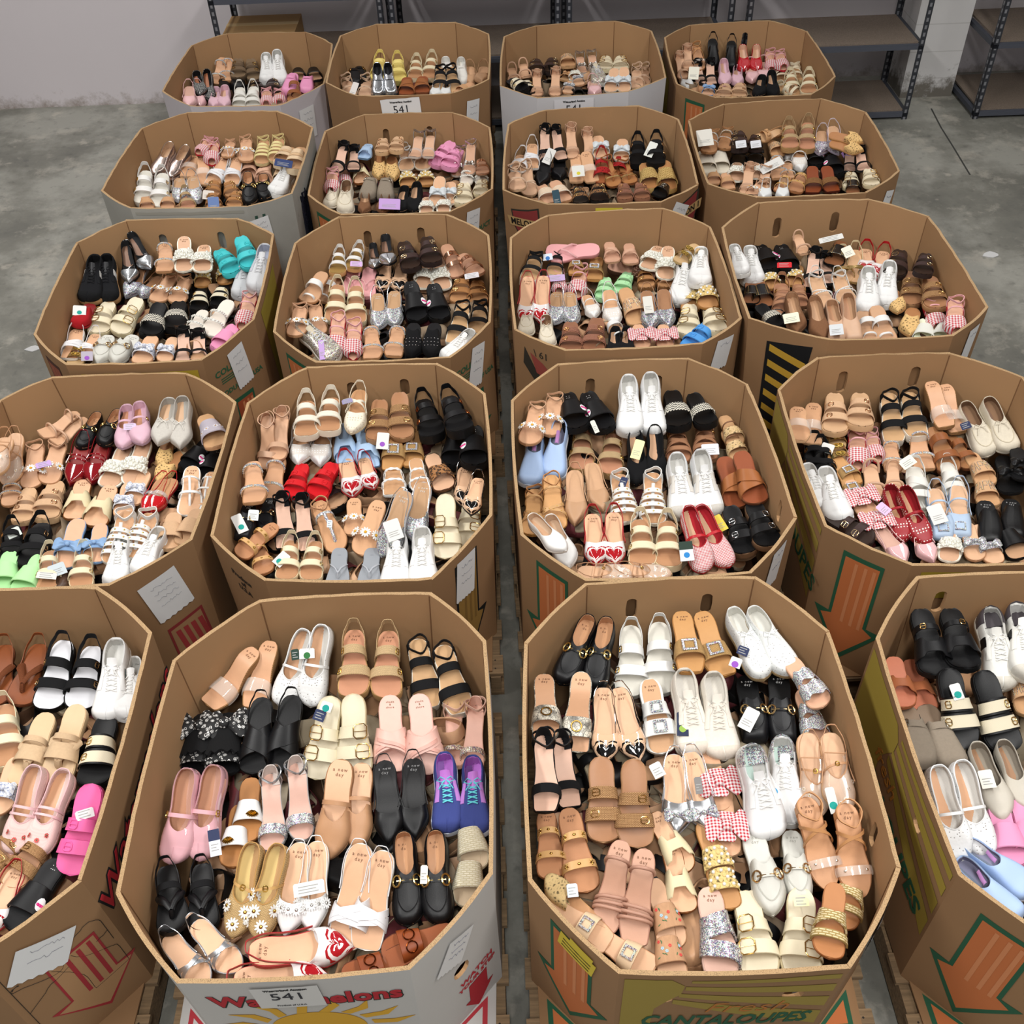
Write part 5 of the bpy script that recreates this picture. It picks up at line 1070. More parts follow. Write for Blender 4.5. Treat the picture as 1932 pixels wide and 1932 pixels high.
B_('41', 0, 680, .26917, '''
nudemule 285 505 500 385 375 565 545 440|blkbit 560 605 695 395 720 595 825 400|lilacmj 860 605 905 350 1000 575 990 330|greyflat 1110 575 1205 295 1262 612 1290 285|lilacslide 1530 595 1440 375
clearflower 20 875 100 510 -60 800 20 540|daisy 200 895 260 585 340 865 420 570|redsling 490 875 600 545 640 865 740 555|pearl 740 885 890 590 920 875 1020 545|rafpoint 1130 760 1175 560 1100 855 1280 640|blkpatch 1290 765 1430 600 1450 835 1525 640
rhineslide 40 1020 65 880|beigebuck 140 1135 210 890 320 1115 400 850|crmh 510 1112 590 835 660 1162 780 875|toile 840 1095 900 870 930 1010 990 850|redband 1000 1065 1120 875 1060 1065 1220 825|whtknot 1310 1085 1350 740 1430 1015 1465 870
blkvel 60 1405 90 1170 220 1445 300 1140|bluebow 430 1455 555 1110 670 1415 705 1140|whtgladi 780 1425 900 1055 930 1385 1060 1070|beigeslide 1170 1320 1220 1075 1290 1295 1370 1090
mintslide 0 1615 50 1435 140 1645 245 1445|crmsport 320 1600 350 1370 570 1595 590 1395|whtsneak 790 1575 840 1380 980 1510 1090 1295''')
B_('44', 1440, 650, .28472, '''
clearslide 210 630 225 410 310 650 320 380|beigebuck 465 575 470 315 655 545 640 325|blkplat 865 640 830 320 1030 605 960 315|clearwedge 1215 545 1105 245 1300 570 1200 255|crmmoc 1490 740 1320 410 1650 710 1470 380
blkvel 340 890 330 655 430 875 380 670|goldslide 500 705 450 585 540 815 475 630|gingheel 620 835 620 565 770 785 710 590|rhinestrap 860 840 840 640 1080 825 1010 560|brnstrap 1240 850 1125 545 1395 815 1265 640|blkbowslide 1640 985 1590 735 1740 900 1690 690
whtsneak 390 1085 310 890 525 1180 400 875|rhinebuck 615 930 520 805 645 1045 560 890|nudemule 740 1015 700 790 890 985 850 785|whtcross 1030 1085 1000 810 1290 1005 1220 800|capri 1490 935 1420 805 1515 1070 1465 925
gingbow 690 1130 640 1030 805 1290 740 1150|redmj 930 1305 830 965 1095 1335 920 965|bluerhine 1190 1285 1130 955 1312 1275 1290 935|blkmule 1500 1335 1470 1035 1665 1295 1640 1025
brnbuck 720 1310 425 1115|pnksling 945 1450 820 1285 1130 1440 1040 1250|pearl 1225 1435 1230 1290|glitbow 1410 1430 1370 1270 1560 1450 1500 1340|blkslide 1705 1415 1600 1245''')
B_('31', 50, 380, .2588, '''
blksneak 440 735 515 440 600 735 600 435|blksilv 740 590 730 320 915 480 775 260|rhinestrap 1000 505 1020 295|pearl 1140 510 1150 255 1290 500 1300 310|tealbuck 1510 515 1400 350 1665 475 1560 255|silvsneak 1560 705 1620 430 1690 660 1760 360
glitpoint 720 700 860 440 835 700 950 575|daisy 930 728 1065 540 1090 740 1165 560|pearlslide 1270 620 1290 520 1460 595 1430 470|canbuck 1240 795 1275 640 1400 765 1440 610
redclog 350 915 440 770|crmbuckle 500 960 610 735 670 965 820 705|zigslide 880 975 980 740 1090 925 1115 730|whtpearl 1190 960 1290 800 1330 975 1485 720|gingheel 1560 940 1640 670|pnkslide 1380 1075 1510 915
whtstrappy 290 1145 365 930 430 1145 505 970|greybit 520 1180 600 975 640 1180 790 975|toile 810 1180 925 980 1000 1170 1065 1005|blkheel 1130 1165 1150 965 1262 1155 1262 985|goldslide 330 1200 370 1110''')
B_('32', 500, 380, .2381, '''
whtcork 560 570 590 430 700 525 740 400|blksilv 870 520 860 380 990 485 960 310|brnbuck 1160 535 1095 320 1335 485 1280 280|rosegold 1535 595 1430 340 1705 575 1560 415
whtone 300 795 455 560 450 795 575 585|pnkflip 660 735 712 500 800 755 835 520|blkheart 910 715 970 490 1070 722 1082 490|pearl 1235 685 1295 470 1422 695 1370 435|tanbuck 1530 805 1570 580 1700 805 1680 630
daisy 210 1065 270 835 435 1055 390 820|crmsport 540 945 580 660 730 965 720 670|glitsling 900 1005 890 730 1030 985 1025 710|blkpatch 1210 945 1150 635 1400 935 1330 655|blkplat 1490 1125 1580 810 1690 1045 1710 815
goldsneak 565 1260 275 995|gingheel 540 1240 590 890 700 1260 712 950|rhinestrap 840 1245 845 985 1020 1225 1065 990|blkstudmule 1160 1230 1180 965 1322 1230 1345 965|whtsneak 1420 1250 1585 1110''')
B_('33', 940, 370, .2588, '''
pnkflip 345 405 735 385|nudecross 830 480 810 350 975 490 950 345|pearl 1080 525 1180 365 1225 605 1240 365|goldslide 1300 480 1400 395
blkplat 200 600 270 435 410 575 440 440|rhinebuck 560 570 560 455 700 605 720 440|brncluster 1150 575 800 500|whtsneak 1300 795 1380 450 1500 650 1490 440
redheart 180 945 212 585 310 935 332 580|gingheel 440 715 440 590 580 745 605 520|mintbuck 760 750 780 625 900 710 930 615|tanbuck 1080 670 1065 590 1230 665 1225 600|pearlslide 1390 840 1430 610 1560 815 1520 595
glitsling 410 925 430 700 550 925 512 700|whtdot 700 885 640 725 860 945 800 685|capri 1020 935 915 670|glitpoint 1110 975 1080 690 1245 955 1200 680|crmbuckle 1370 1010 1400 790 1620 985 1550 800
crmmoc 190 1010 200 920 370 1085 350 920|leopraf 520 1145 530 920 700 1145 720 890|whtone 890 1040 800 890|blkmj 830 1170 850 1025 950 1170 940 1025|gingbow 1050 1115 1020 950 1235 1115 1200 935|bluebuck 1370 1120 1570 915''')
B_('34', 1350, 360, .30124, '''
whtsneak 150 525 110 400 240 575 200 400|blkpatch 340 495 270 345 470 495 400 335|nudemule 560 385 530 325|blkstud 720 455 790 310|redheart 930 525 940 365 1020 545 1060 375|brnbuck 1110 525 1165 370 1310 525 1320 425
pearlslide 350 615 330 485 490 595 515 500|blkheel 590 605 620 390 720 580 680 425|goldstrap 800 575 790 395 885 575 870 370|whtsneak 940 765 950 525 1070 725 1080 490|rafbuck 1220 715 1220 505 1410 735 1350 540
blkstud 220 705 220 600 320 725 260 550|tancage 420 775 410 580 530 725 520 590|whtrhine2 680 735 620 530 850 705 760 535|whtone 970 940 920 750 1090 945 1000 720|rafpoint 1140 765 1130 695 1215 905 1240 735|gingheel 1390 885 1340 685 1530 915 1512 685
zigslide 390 855 300 745|tanpoint 510 895 470 670 680 935 610 690|nudeflat 760 935 720 720 870 935 820 670|whtslide 1290 955 1310 850 1440 955 1450 890''')
B_('21', 180, 190, .22774, '''
silvmesh 470 615 640 400 610 645 770 425|gingheel 840 445 885 395 970 535 980 345|daisy 1080 465 1120 350 1260 495 1250 310|yelgladi 1370 525 1400 325 1510 505 1530 310|stripslide 1530 515 1620 385 1650 565 1710 385
whtsport 370 850 410 580 540 880 560 600|clearslide 750 630 815 455 910 695 890 465|whtstrappy 950 695 1080 465 1130 695 1180 470|nudecross 1250 650 1300 500 1400 695 1410 495|stripslide 1530 685 1560 530
glitsling 690 830 700 640 850 840 800 630|tanbuck 950 790 990 690 1150 790 1110 690|blkbit 1270 860 1270 640 1400 810 1400 665|whtsneak 1480 780 1615 600
tanbuck 980 890 960 800 1150 885 1170 790|tanslide 420 910 420 840 600 900 610 825|rafplat 760 900 750 790''')
B_('22', 560, 190, .20704, '''
blkheel 340 640 440 420 520 630 530 460|blueh 600 525 650 410|beigebuck 770 470 780 390 910 460 925 370|clearheel 1060 510 1120 330 1200 510 1222 320|palepnk 1250 580 1425 370 1380 610 1485 445|silvankle 1450 680 1510 450 1580 670 1590 390|rosegold 1700 660 1690 540
crmh 590 750 560 570|rafpoint 740 710 760 490 890 720 860 510|whtrhine2 990 630 990 460 1170 620 1110 450|pearlslide 1010 780 990 630 1190 770 1180 630|whtpearl 1540 760 1540 680 1690 760 1690 660
gingheel 290 855 320 640 440 780 430 635|greyclog 630 900 690 700 820 910 820 700|blkmj 930 1010 990 830 1070 1010 1100 790|whtbow 1260 960 1310 690 1390 940 1400 740|crmbuckle 1500 940 1530 750 1680 860 1690 750
crmmoc 270 965 340 820 450 1020 460 780|tanpoint 600 1020 620 910 780 1020 800 930|pearl 1170 1030 1180 930 1340 1020 1350 940''')
B_('23', 930, 180, .21222, '''
blkheel 450 600 465 290 620 570 550 310|nudeankle 700 560 690 290 890 570 830 330|whtbow 960 550 930 355 1150 580 1150 380|blkvel 1290 610 1290 400 1460 610 1450 390
whtstrappy 210 670 260 530 350 650 350 430|clearslide 740 770 740 520 890 770 820 500|redwoven 960 780 965 530 1120 710 1120 550|tanthong 1080 810 1000 580 1240 780 1150 600|rafslide 1400 830 1350 600 1570 840 1520 580
nudestrap 200 840 170 680 340 890 290 640|blkpoint 410 800 480 550 600 740 590 550|tanzig 500 960 420 790 650 940 540 760|leopbuck 780 960 760 830 960 940 930 790|leopraf 1170 930 1160 800 1340 920 1310 790|blkring 1450 890 1530 810''')
B_('24', 1280, 170, .22774, '''
beads 220 510 280 365 380 480 400 350|brnbuck 500 490 490 340 640 490 640 380|tanbow 640 390 840 345|rafplat 920 480 910 300 1070 490 1070 270|lilacglit 1170 530 1190 340 1330 530 1270 300|rafpoint 1550 430 1370 385 1540 500 1380 460
crmslide 230 690 200 500 360 690 330 450|blkbowslide 490 610 490 480 650 610 640 480|capri 830 540 780 440|whtdot 900 570 920 460 1020 670 990 470|blkpatch 1140 620 1130 520 1310 700 1240 520|blkheel 1410 670 1420 530 1570 660 1500 520
pearl 470 750 490 600 640 730 640 610|rhinestrap 830 730 800 560 920 730 900 610|brnleop 1110 850 1110 630 1285 840 1220 630|crmbuckle 1420 810 1430 690 1620 790 1590 690
nudeankle 550 860 590 650 710 820 720 680|seastar 830 840 900 720 960 840 1040 700|whtpoint 700 900 720 810 870 900 870 810|blkstud 1440 860 1440 790|tanslide 290 780 280 670 430 820 400 730|daisy 580 880 660 800''')
B_('11', 290, 40, .18116, '''
rhinestrap 640 650 715 375 770 620 785 385|olivebuck 870 590 880 390 1060 610 1010 390|whtsneak 1180 640 1180 400 1330 650 1290 360|blkslide 1500 610 1510 500 1700 610 1660 490
hound 480 770 450 570 590 840 560 540|blkclog 740 730 720 630 890 710 880 580|brnbuck 1080 750 1060 630 1250 750 1250 590|pnkclog 1390 770 1460 540 1600 760 1620 570|brnstrap 1450 840 1470 620 1610 770 1620 600
pnksling 360 900 370 680 490 900 460 670|pnkpoint 620 900 660 740 740 900 750 720|whtcross 890 900 900 690 1040 900 1040 680|gingheel 1170 890 1180 730 1320 870 1310 740''')
B_('12', 600, 30, .18116, '''
blkclog 390 730 370 550 450 700 440 540|yelplat 610 660 650 440 850 680 830 450|crmsport 1000 650 1030 480 1170 650 1190 440|redembslip 1350 650 1330 480 1510 710 1490 480|tansling 1590 720 1580 530 1720 690 1740 530
silvloaf 620 840 620 530 770 830 725 530|brncross 910 820 930 640 1090 800 1090 630|blkplat 1260 800 1280 540 1430 800 1380 530
nudestrap 310 840 280 680 500 840 500 680|whtpoint 1200 840 1220 780 1330 840 1340 780|tanslide 1440 810 1560 730''')
B_('13', 920, 30, .18634, '''
nudemule 270 670 240 530 400 610 350 490|brnbuck 490 570 480 450 650 570 660 430|capri 810 510 790 390 850 570 810 480|silvankle 950 570 930 410 1090 570 1050 400|crmbuckle 1180 540 1200 420 1360 540 1340 420
blkslide 680 630 620 490|tanbow 760 650 820 570|pearl 880 650 870 560|goldsneak 1130 690 1080 570|whtbow 1230 770 1290 530 1390 770 1380 520
canbuck 330 750 210 670 420 790 390 670|nudeankle 490 810 500 600 690 810 690 570|glitbow 800 780 830 690 940 700 920 640|pnksling 1080 800 1060 660|nudestrap 1500 730 1510 550 1590 700 1590 550''')
B_('14', 1240, 30, .18634, '''
nudeankle 260 630 210 410 330 530 300 340|tanankle 440 550 380 300|blkhandle 560 540 560 230 750 550 750 250|redflat 870 550 860 340 1010 550 1000 340|gingheel 1150 580 1140 360 1290 550 1230 380
blkheel 440 690 400 490 560 690 530 480|pnkpoint 680 710 670 480 820 700 810 550|pnksling 960 670 940 490 1090 650 1070 470|crmcage 1260 670 1240 540 1420 650 1390 520
whtpoint 300 740 270 620|bluebow 500 800 530 690|beigebuck 660 820 690 700 830 820 850 690|blkmj 1010 810 1060 650 1190 810 1150 600|crmsport 1360 780 1340 610 1560 780 1540 610|crmcage 1450 800 1300 740''')
# ------------------------------------------------------------------ bins: plan fitted from the rims
BW, BD, BCX, BCY, BH = 1.0, 1.2337, .21863, .22464, .664
# centre x, y, turn, rim height above the common level
BPOS = {'11': (-1.6258, 6.9467, -0.0058, -0.0069), '12': (-0.5708, 6.8198, -0.0180, 0.0572), '13': (0.5153, 6.7902, -0.0245, 0.0302), '14': (1.6024, 6.8486, -0.0056, -0.0330), '21': (-1.6036, 5.4658, -0.0234, 0.0505), '22': (-0.5634, 5.5681, -0.0070, -0.0424), '23': (0.5204, 5.4484, -0.0262, 0.0093), '24': (1.5877, 5.4634, -0.0298, 0.0037), '31': (-1.6302, 4.2684, 0.0323, 0.0098), '32': (-0.5683, 4.2799, 0.0172, -0.0390), '33': (0.5156, 4.1704, 0.0150, 0.0099), '34': (1.5548, 4.1282, 0.0194, 0.0466), '41': (-1.6543, 2.9908, -0.0191, -0.0278), '42': (-0.5912, 3.0021, 0.0129, -0.0435), '43': (0.4913, 2.9579, 0.0283, -0.0341), '44': (1.5796, 2.9305, 0.0159, -0.0239), '51': (-1.6705, 1.6927, 0.0041, 0.0334), '52': (-0.5893, 1.6553, 0.0062, -0.0090), '53': (0.4897, 1.6427, -0.0047, 0.0041), '54': (1.6011, 1.6274, 0.0129, 0.0048)}
RIMPX = {'11':((428,63),(578,60),(627,84),(614,156),(529,199),(359,201),(305,172),(361,85)), '12':((710,45),(861,42),(923,64),(923,150),(850,179),(674,183),(614,156),(641,67)), '13':((1011,48),(1160,39),(1230,58),(1257,146),(1186,173),(1013,185),(943,162),(950,69)), '14':((1301,47),(1451,38),(1523,59),(1577,144),(1531,179),(1350,185),(1276,159),(1253,71)), '21':((352,212),(523,209),(591,240),(553,372),(463,399),(244,397),(190,360),(265,242)), '22':((686,214),(856,210),(925,240),(930,356),(850,400),(641,405),(580,368),(612,248)), '23':((1029,207),(1205,199),(1281,225),(1318,348),(1248,381),(1034,386),(948,358),(958,234)), '24':((1365,196),(1549,185),(1635,212),(1698,321),(1635,364),(1428,373),(1334,346),(1298,227)), '31':((239,411),(452,403),(517,442),(480,603),(383,682),(124,689),(63,631),(143,458)), '32':((638,409),(843,403),(923,443),(926,607),(850,675),(595,684),(515,626),(555,459)), '33':((1032,405),(1251,392),(1341,427),(1403,600),(1328,657),(1067,668),(970,622),(962,448)), '34':((1430,381),(1639,375),(1754,408),(1865,580),(1802,640),(1571,643),(1409,601),(1361,429)), '41':((97,711),(353,703),(446,758),(363,1019),(205,1105),None,None,(0,754)), '42':((578,692),(824,685),(916,742),(929,968),(815,1094),(500,1096),(397,1012),(466,760)), '43':((1051,680),(1297,667),(1411,724),(1504,977),(1417,1082),(1104,1096),(982,1009),(964,755)), '44':((1541,671),(1789,659),(1932,711),None,None,(1720,1067),(1555,992),(1467,735)), '51':(None,(183,1106),(287,1193),(154,1662),None,None,None,None), '52':((489,1131),(813,1117),(917,1208),(930,1649),(773,1830),(334,1856),(218,1686),(326,1245)), '53':((1104,1100),(1425,1087),(1565,1191),(1700,1638),(1605,1827),(1168,1838),(996,1662),(989,1213)), '54':((1729,1087),None,None,None,None,None,(1807,1651),(1652,1204))}
KEYS = ('BL', 'BR', 'RB', 'RF', 'FR', 'FL', 'LF', 'LB')
def octo(k=1.):
    w, e = BW / 2 * k, BD / 2 * k
    return [(-w + BCX, e), (w - BCX, e), (w, e - BCY), (w, -e + BCY), (w - BCX, -e), (-w + BCX, -e), (-w, -e + BCY), (-w, e - BCY)]
def plan(key, k=1.):
    X, Y, a, _ = BPOS[key]; c, s = math.cos(a), math.sin(a)
    return [Vector((X + c * x - s * y, Y + s * x + c * y)) for x, y in octo(k)]
def rimpoly(key):
    X, Y, a, dz = BPOS[key]; out = []
    for p, px in zip(plan(key), RIMPX[key]):
        if px is not None:
            q = at_z(px[0], px[1], RIM + dz); q = Vector((q.x, q.y)); dv = q - p
            if dv.length > .05: dv *= .05 / dv.length
            out.append(p + dv)
        else: out.append(p)
    return out
RIMS = {k: rimpoly(k) for k in BPOS}
BOTS = {k: plan(k, .985) for k in BPOS}
def part(a, ia, b, ib, ax, gap=.012):
    """keep the facing sides of two neighbouring bins apart: a lies on the low side of axis ax"""
    for A, Bq in ((RIMS[a], RIMS[b]), (BOTS[a], BOTS[b])):
        for p, q in zip(ia, ib):
            dlt = A[p][ax] + gap - Bq[q][ax]
            if dlt > 0: A[p][ax] -= dlt / 2; Bq[q][ax] += dlt / 2
    dlt = max(A[p][ax] for A in (RIMS[a], BOTS[a]) for p in ia) + gap * .6 - min(Bq[q][ax] for Bq in (RIMS[b], BOTS[b]) for q in ib)
    if dlt > 0:
        for A, Bq in ((RIMS[a], RIMS[b]), (BOTS[a], BOTS[b])):
            for p in ia: A[p][ax] -= dlt / 2
            for q in ib: Bq[q][ax] += dlt / 2
for c_ in '1234':
    for r_ in '5432': part(r_ + c_, (0, 1), str(int(r_) - 1) + c_, (5, 4), 1)
for r_ in '12345':
    for c_ in '123': part(r_ + c_, (2, 3), r_ + str(int(c_) + 1), (7, 6), 0)
ROWN = {'5': 'front-row', '4': 'second-row', '3': 'middle-row', '2': 'fourth-row', '1': 'back-row'}
COLN = {'1': 'far-left', '2': 'centre-left', '3': 'centre-right', '4': 'far-right'}
def binname(key): return ROWN[key[0]] + ' ' + COLN[key[1]] + ' bin'
ZF = {'11': .25, '12': .25, '13': .25, '14': .25, '21': .25, '22': .25, '23': .25, '24': .25, '31': .25, '32': .25, '33': .25, '34': .25, '41': .25, '42': .25, '43': .25, '44': .25, '51': .25, '52': .25, '53': .25, '54': .25}       # depth of the toes below the rim

def inward(poly, p, m):
    """push p inside a counter-clockwise-agnostic convex polygon with margin m"""
    p = Vector((p.x, p.y)); c = sum(poly, Vector((0, 0))) / len(poly)
    for _ in range(3):
        for i in range(len(poly)):
            a, b = poly[i], poly[(i + 1) % len(poly)]; e = (b - a).normalized(); n = Vector((-e.y, e.x))
            if n.dot(c - a) < 0: n = -n
            dd = n.dot(p - a)
            if dd < m: p = p + n * (m - dd)
    return p

_PARTS = {}
def design(key, side):
    k = (key, side)
    if k not in _PARTS:
        name, cat, look, fn, o = D[key]; P = fn(side, o); S = Last(side, o.get('L', .27 if fn is sneaker else .25), o.get('w', 1.), o.get('toe', 'round'), .008 if fn is sneaker else o.get('h', .006), o.get('plat', .024 if fn is sneaker else .012), .006)
        pt, ph = S.p(1, 0), S.p(0, 0); 
        _PARTS[k] = (P, pt, ph)
    return _PARTS[k]
LOG = []
def solve(T, lv, d, hx, hy):
    Lh = lv.length; w = T - EYE; tca = w.dot(d); perp = math.sqrt(max(1e-9, w.length_squared - tca * tca)); s = 1.0
    if perp > Lh * .999: s = min(1.3, perp / Lh * 1.001)
    L = Lh * s; dt = math.sqrt(max(0., L * L - perp * perp)); ax = (EYE + d * (tca + dt)) - T
    ax.normalize(); pit = math.asin(max(-1, min(1, ax.z)))
    if pit < -.10:
        hz = at_z(hx, hy, T.z) - T; flat = Vector((hz.x, hz.y, 0)); s = max(.82, min(1., flat.length / Lh)); flat.normalize()
        ax = (flat * math.cos(.02) + Vector((0, 0, -.02))).normalized()
    return ax, s
def pose(key, side, binkey, tx, ty, hx, hy, row=0):
    P, pt, ph = design(key, side); lv = ph - pt; Lh = lv.length
    dz = BPOS[binkey][3]; poly = RIMS[binkey]; d = ray(hx, hy); z0 = RIM + dz - ZF[binkey] + .007 * row
    for step in range(12):      # shoes by the far walls lie higher on the heap
        T = at_z(tx, ty, z0); q = inward(poly, T, .05); T2 = Vector((q.x, q.y, T.z)); ax, s = solve(T, lv, d, hx, hy)
        Hp = T2 + ax * (Lh * s); q = inward(poly, Hp, .045); sh = Vector((q.x - Hp.x, q.y - Hp.y, 0))
        if (T2 - T).length + sh.length < .012 or max(T.z, (T + ax * Lh * s).z) > RIM + dz - .06: break
        z0 += .015
    T2 = T2 + sh
    LOG.append((binkey, key, round(math.degrees(math.asin(ax.z))), round(s, 2), round(sh.length, 3), round((T2 + ax * Lh * s).z - RIM - dz, 3), round(T2.z - RIM - dz, 3)))
    up = Vector((0, 0, .6)) + (EYE - T2).normalized() * .4; n = (up - ax * up.dot(ax)).normalized()
    a = lv.normalized(); b = (Vector((0, 0, 1)) - a * a.z).normalized(); c = a.cross(b)
    Lb = Matrix((a, b, c)).transposed(); Wb = Matrix((ax, n, ax.cross(n))).transposed(); R = Wb @ Lb.transposed()
    return Matrix.Translation(T2 - R @ (pt * s)) @ R.to_4x4() @ Matrix.Diagonal((s, s, s, 1))
def put(key, side, M, label, group):
    name, cat = D[key][:2]; P, pt, ph = design(key, side)
    o = bpy.data.objects.new(name, None); COL.objects.link(o); o.empty_display_size = .02; o.matrix_world = M
    o['label'] = label; o['category'] = cat; o['group'] = group
    made = []
    for it in P:
        if it[0] == '@text' or (isinstance(it[0], tuple)):
            _, cu, loc, rot = it[0]
            x = bpy.data.objects.new('insole_lettering', cu); COL.objects.link(x); x.parent = next(q for q in made if q.data.name.startswith('insole')); x.location = loc; x.rotation_euler = (0, 0, rot); made.append(x); continue
        nm, me, par, lab = it
        x = bpy.data.objects.new(nm, me); COL.objects.link(x); x.parent = o if par < 0 else made[par]
        if x.parent is not o and par >= 0 and made[par].parent is not o: x.parent = made[par].parent
        if lab: x['label'] = lab
        made.append(x)
    return o
SHOES = []; BYS = set()
ROWPOS = ('rear', 'second', 'third', 'fourth', 'front', 'sixth')
def fill(binkey):
    ox, oy, sc, txt = BINS[binkey]; pairs = []
    for r, line in enumerate(l for l in txt.strip().split('\n')):
        for it in line.split('|'):
            f = it.split(); v = [float(x) for x in f[1:]]; pairs.append((r, f[0], [(v[i] * sc + ox, v[i + 1] * sc + oy, v[i + 2] * sc + ox, v[i + 3] * sc + oy) for i in range(0, len(v), 4)]))
    looks = [D[k][2] for _, k, _ in pairs]
    for i, (r, k, shoes) in enumerate(pairs):
        base = looks[i]; extra = ''
        if looks.count(base) > 1:
            js = [j for j in range(len(pairs)) if j != i and looks.count(looks[j]) == 1]
            cx, cy = shoes[0][0], shoes[0][1]; js.sort(key=lambda j: (pairs[j][2][0][0] - cx) ** 2 + (pairs[j][2][0][1] - cy) ** 2)
            mk = lambda j: ' by the ' + ' '.join(looks[j].split()[:2] + looks[j].split()[-1:])
            js = [j for j in js if (binkey, base, mk(j)) not in BYS] or js
            extra = mk(js[0]); BYS.add((binkey, base, extra))
        ys = [s[1] for s in shoes]; stacked = len(shoes) == 2 and abs(shoes[0][0] - shoes[1][0]) < abs(ys[0] - ys[1])
        for n, (tx, ty, hx, hy) in enumerate(shoes):
            if len(shoes) == 1: w = ''
            elif stacked: w = 'rear ' if ty < max(ys) else 'nearer '
            else: w = 'left ' if tx < max(s[0] for s in shoes) else 'right '
            side = 1 if n == 0 else -1
            lab = w + base + extra + ' in the ' + binname(binkey)
            SHOES.append((put(k, side, pose(k, side, binkey, tx, ty, hx, hy, r), lab, 'shoes in the ' + binname(binkey)), binkey, (tx, ty, hx, hy)))
# ---- the buried layers below: one uncountable jumble per bin
def jumble(binkey):
    rnd = random.Random(binkey); poly = RIMS[binkey]; dz = BPOS[binkey][3]; X, Y = BPOS[binkey][:2]
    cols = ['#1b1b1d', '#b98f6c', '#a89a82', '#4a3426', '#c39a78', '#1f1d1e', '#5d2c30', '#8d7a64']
    me = bpy.data.meshes.new('buried_shoes'); V, Fc, MI = [], [], []
    for c in cols: me.materials.append(mat('leather', c))
    protos = []
    for nm in ('tanslide', 'blkbit', 'whtsneak', 'crmbuckle', 'clearslide'):
        P, pt, ph = design(nm, 1); protos.append([p for p in P if not isinstance(p[0], tuple) and p[0] in ('sole', 'insole', 'strap', 'upper')][:4])
    gx, gy = 5, 6
    for layer in range(3):
        for i in range(gx):
            for j in range(gy):
                x = X - .40 + .80 * (i + rnd.uniform(.2, .8)) / gx; y = Y - .52 + 1.04 * (j + rnd.uniform(.2, .8)) / gy
                zz = RIM + dz - ZF[binkey] - .085 - .045 * layer + rnd.uniform(-.02, .015) + .0
                q = inward(poly, Vector((x, y)), .185)
                M = Matrix.Translation((q.x, q.y, zz)) @ Matrix.Rotation(rnd.uniform(0, 6.28), 4, 'Z') @ Matrix.Rotation(rnd.uniform(-.3, .3), 4, 'X') @ Matrix.Rotation(rnd.uniform(-.4, .4), 4, 'Y') @ Matrix.Translation((0, -.125, 0))
                c0 = rnd.randrange(len(cols)); c1 = rnd.choice((1, 4, 4, 2))
                for p in rnd.choice(protos):
                    b = len(V); V.extend(tuple(M @ v.co) for v in p[1].vertices)
                    for f in p[1].polygons: Fc.append(tuple(b + k for k in f.vertices)); MI.append(c1 if p[0] == 'insole' else c0)
    # solid dark brown heap underneath, added to block light
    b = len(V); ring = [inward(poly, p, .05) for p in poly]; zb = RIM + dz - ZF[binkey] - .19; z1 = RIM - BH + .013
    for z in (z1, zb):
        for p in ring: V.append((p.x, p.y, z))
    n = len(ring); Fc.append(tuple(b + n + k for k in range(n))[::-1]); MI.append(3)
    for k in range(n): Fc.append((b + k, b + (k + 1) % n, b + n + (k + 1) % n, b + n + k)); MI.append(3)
    me.from_pydata(V, [], Fc); me.polygons.foreach_set('material_index', MI); me.polygons.foreach_set('use_smooth', [True] * len(Fc))
    try: me.set_sharp_from_angle(angle=math.radians(50))
    except Exception: pass
    o = link('buried_shoes', me); o['kind'] = 'stuff'; o['label'] = 'jumble of shoes buried under the top layer of the ' + binname(binkey); o['category'] = 'shoes'

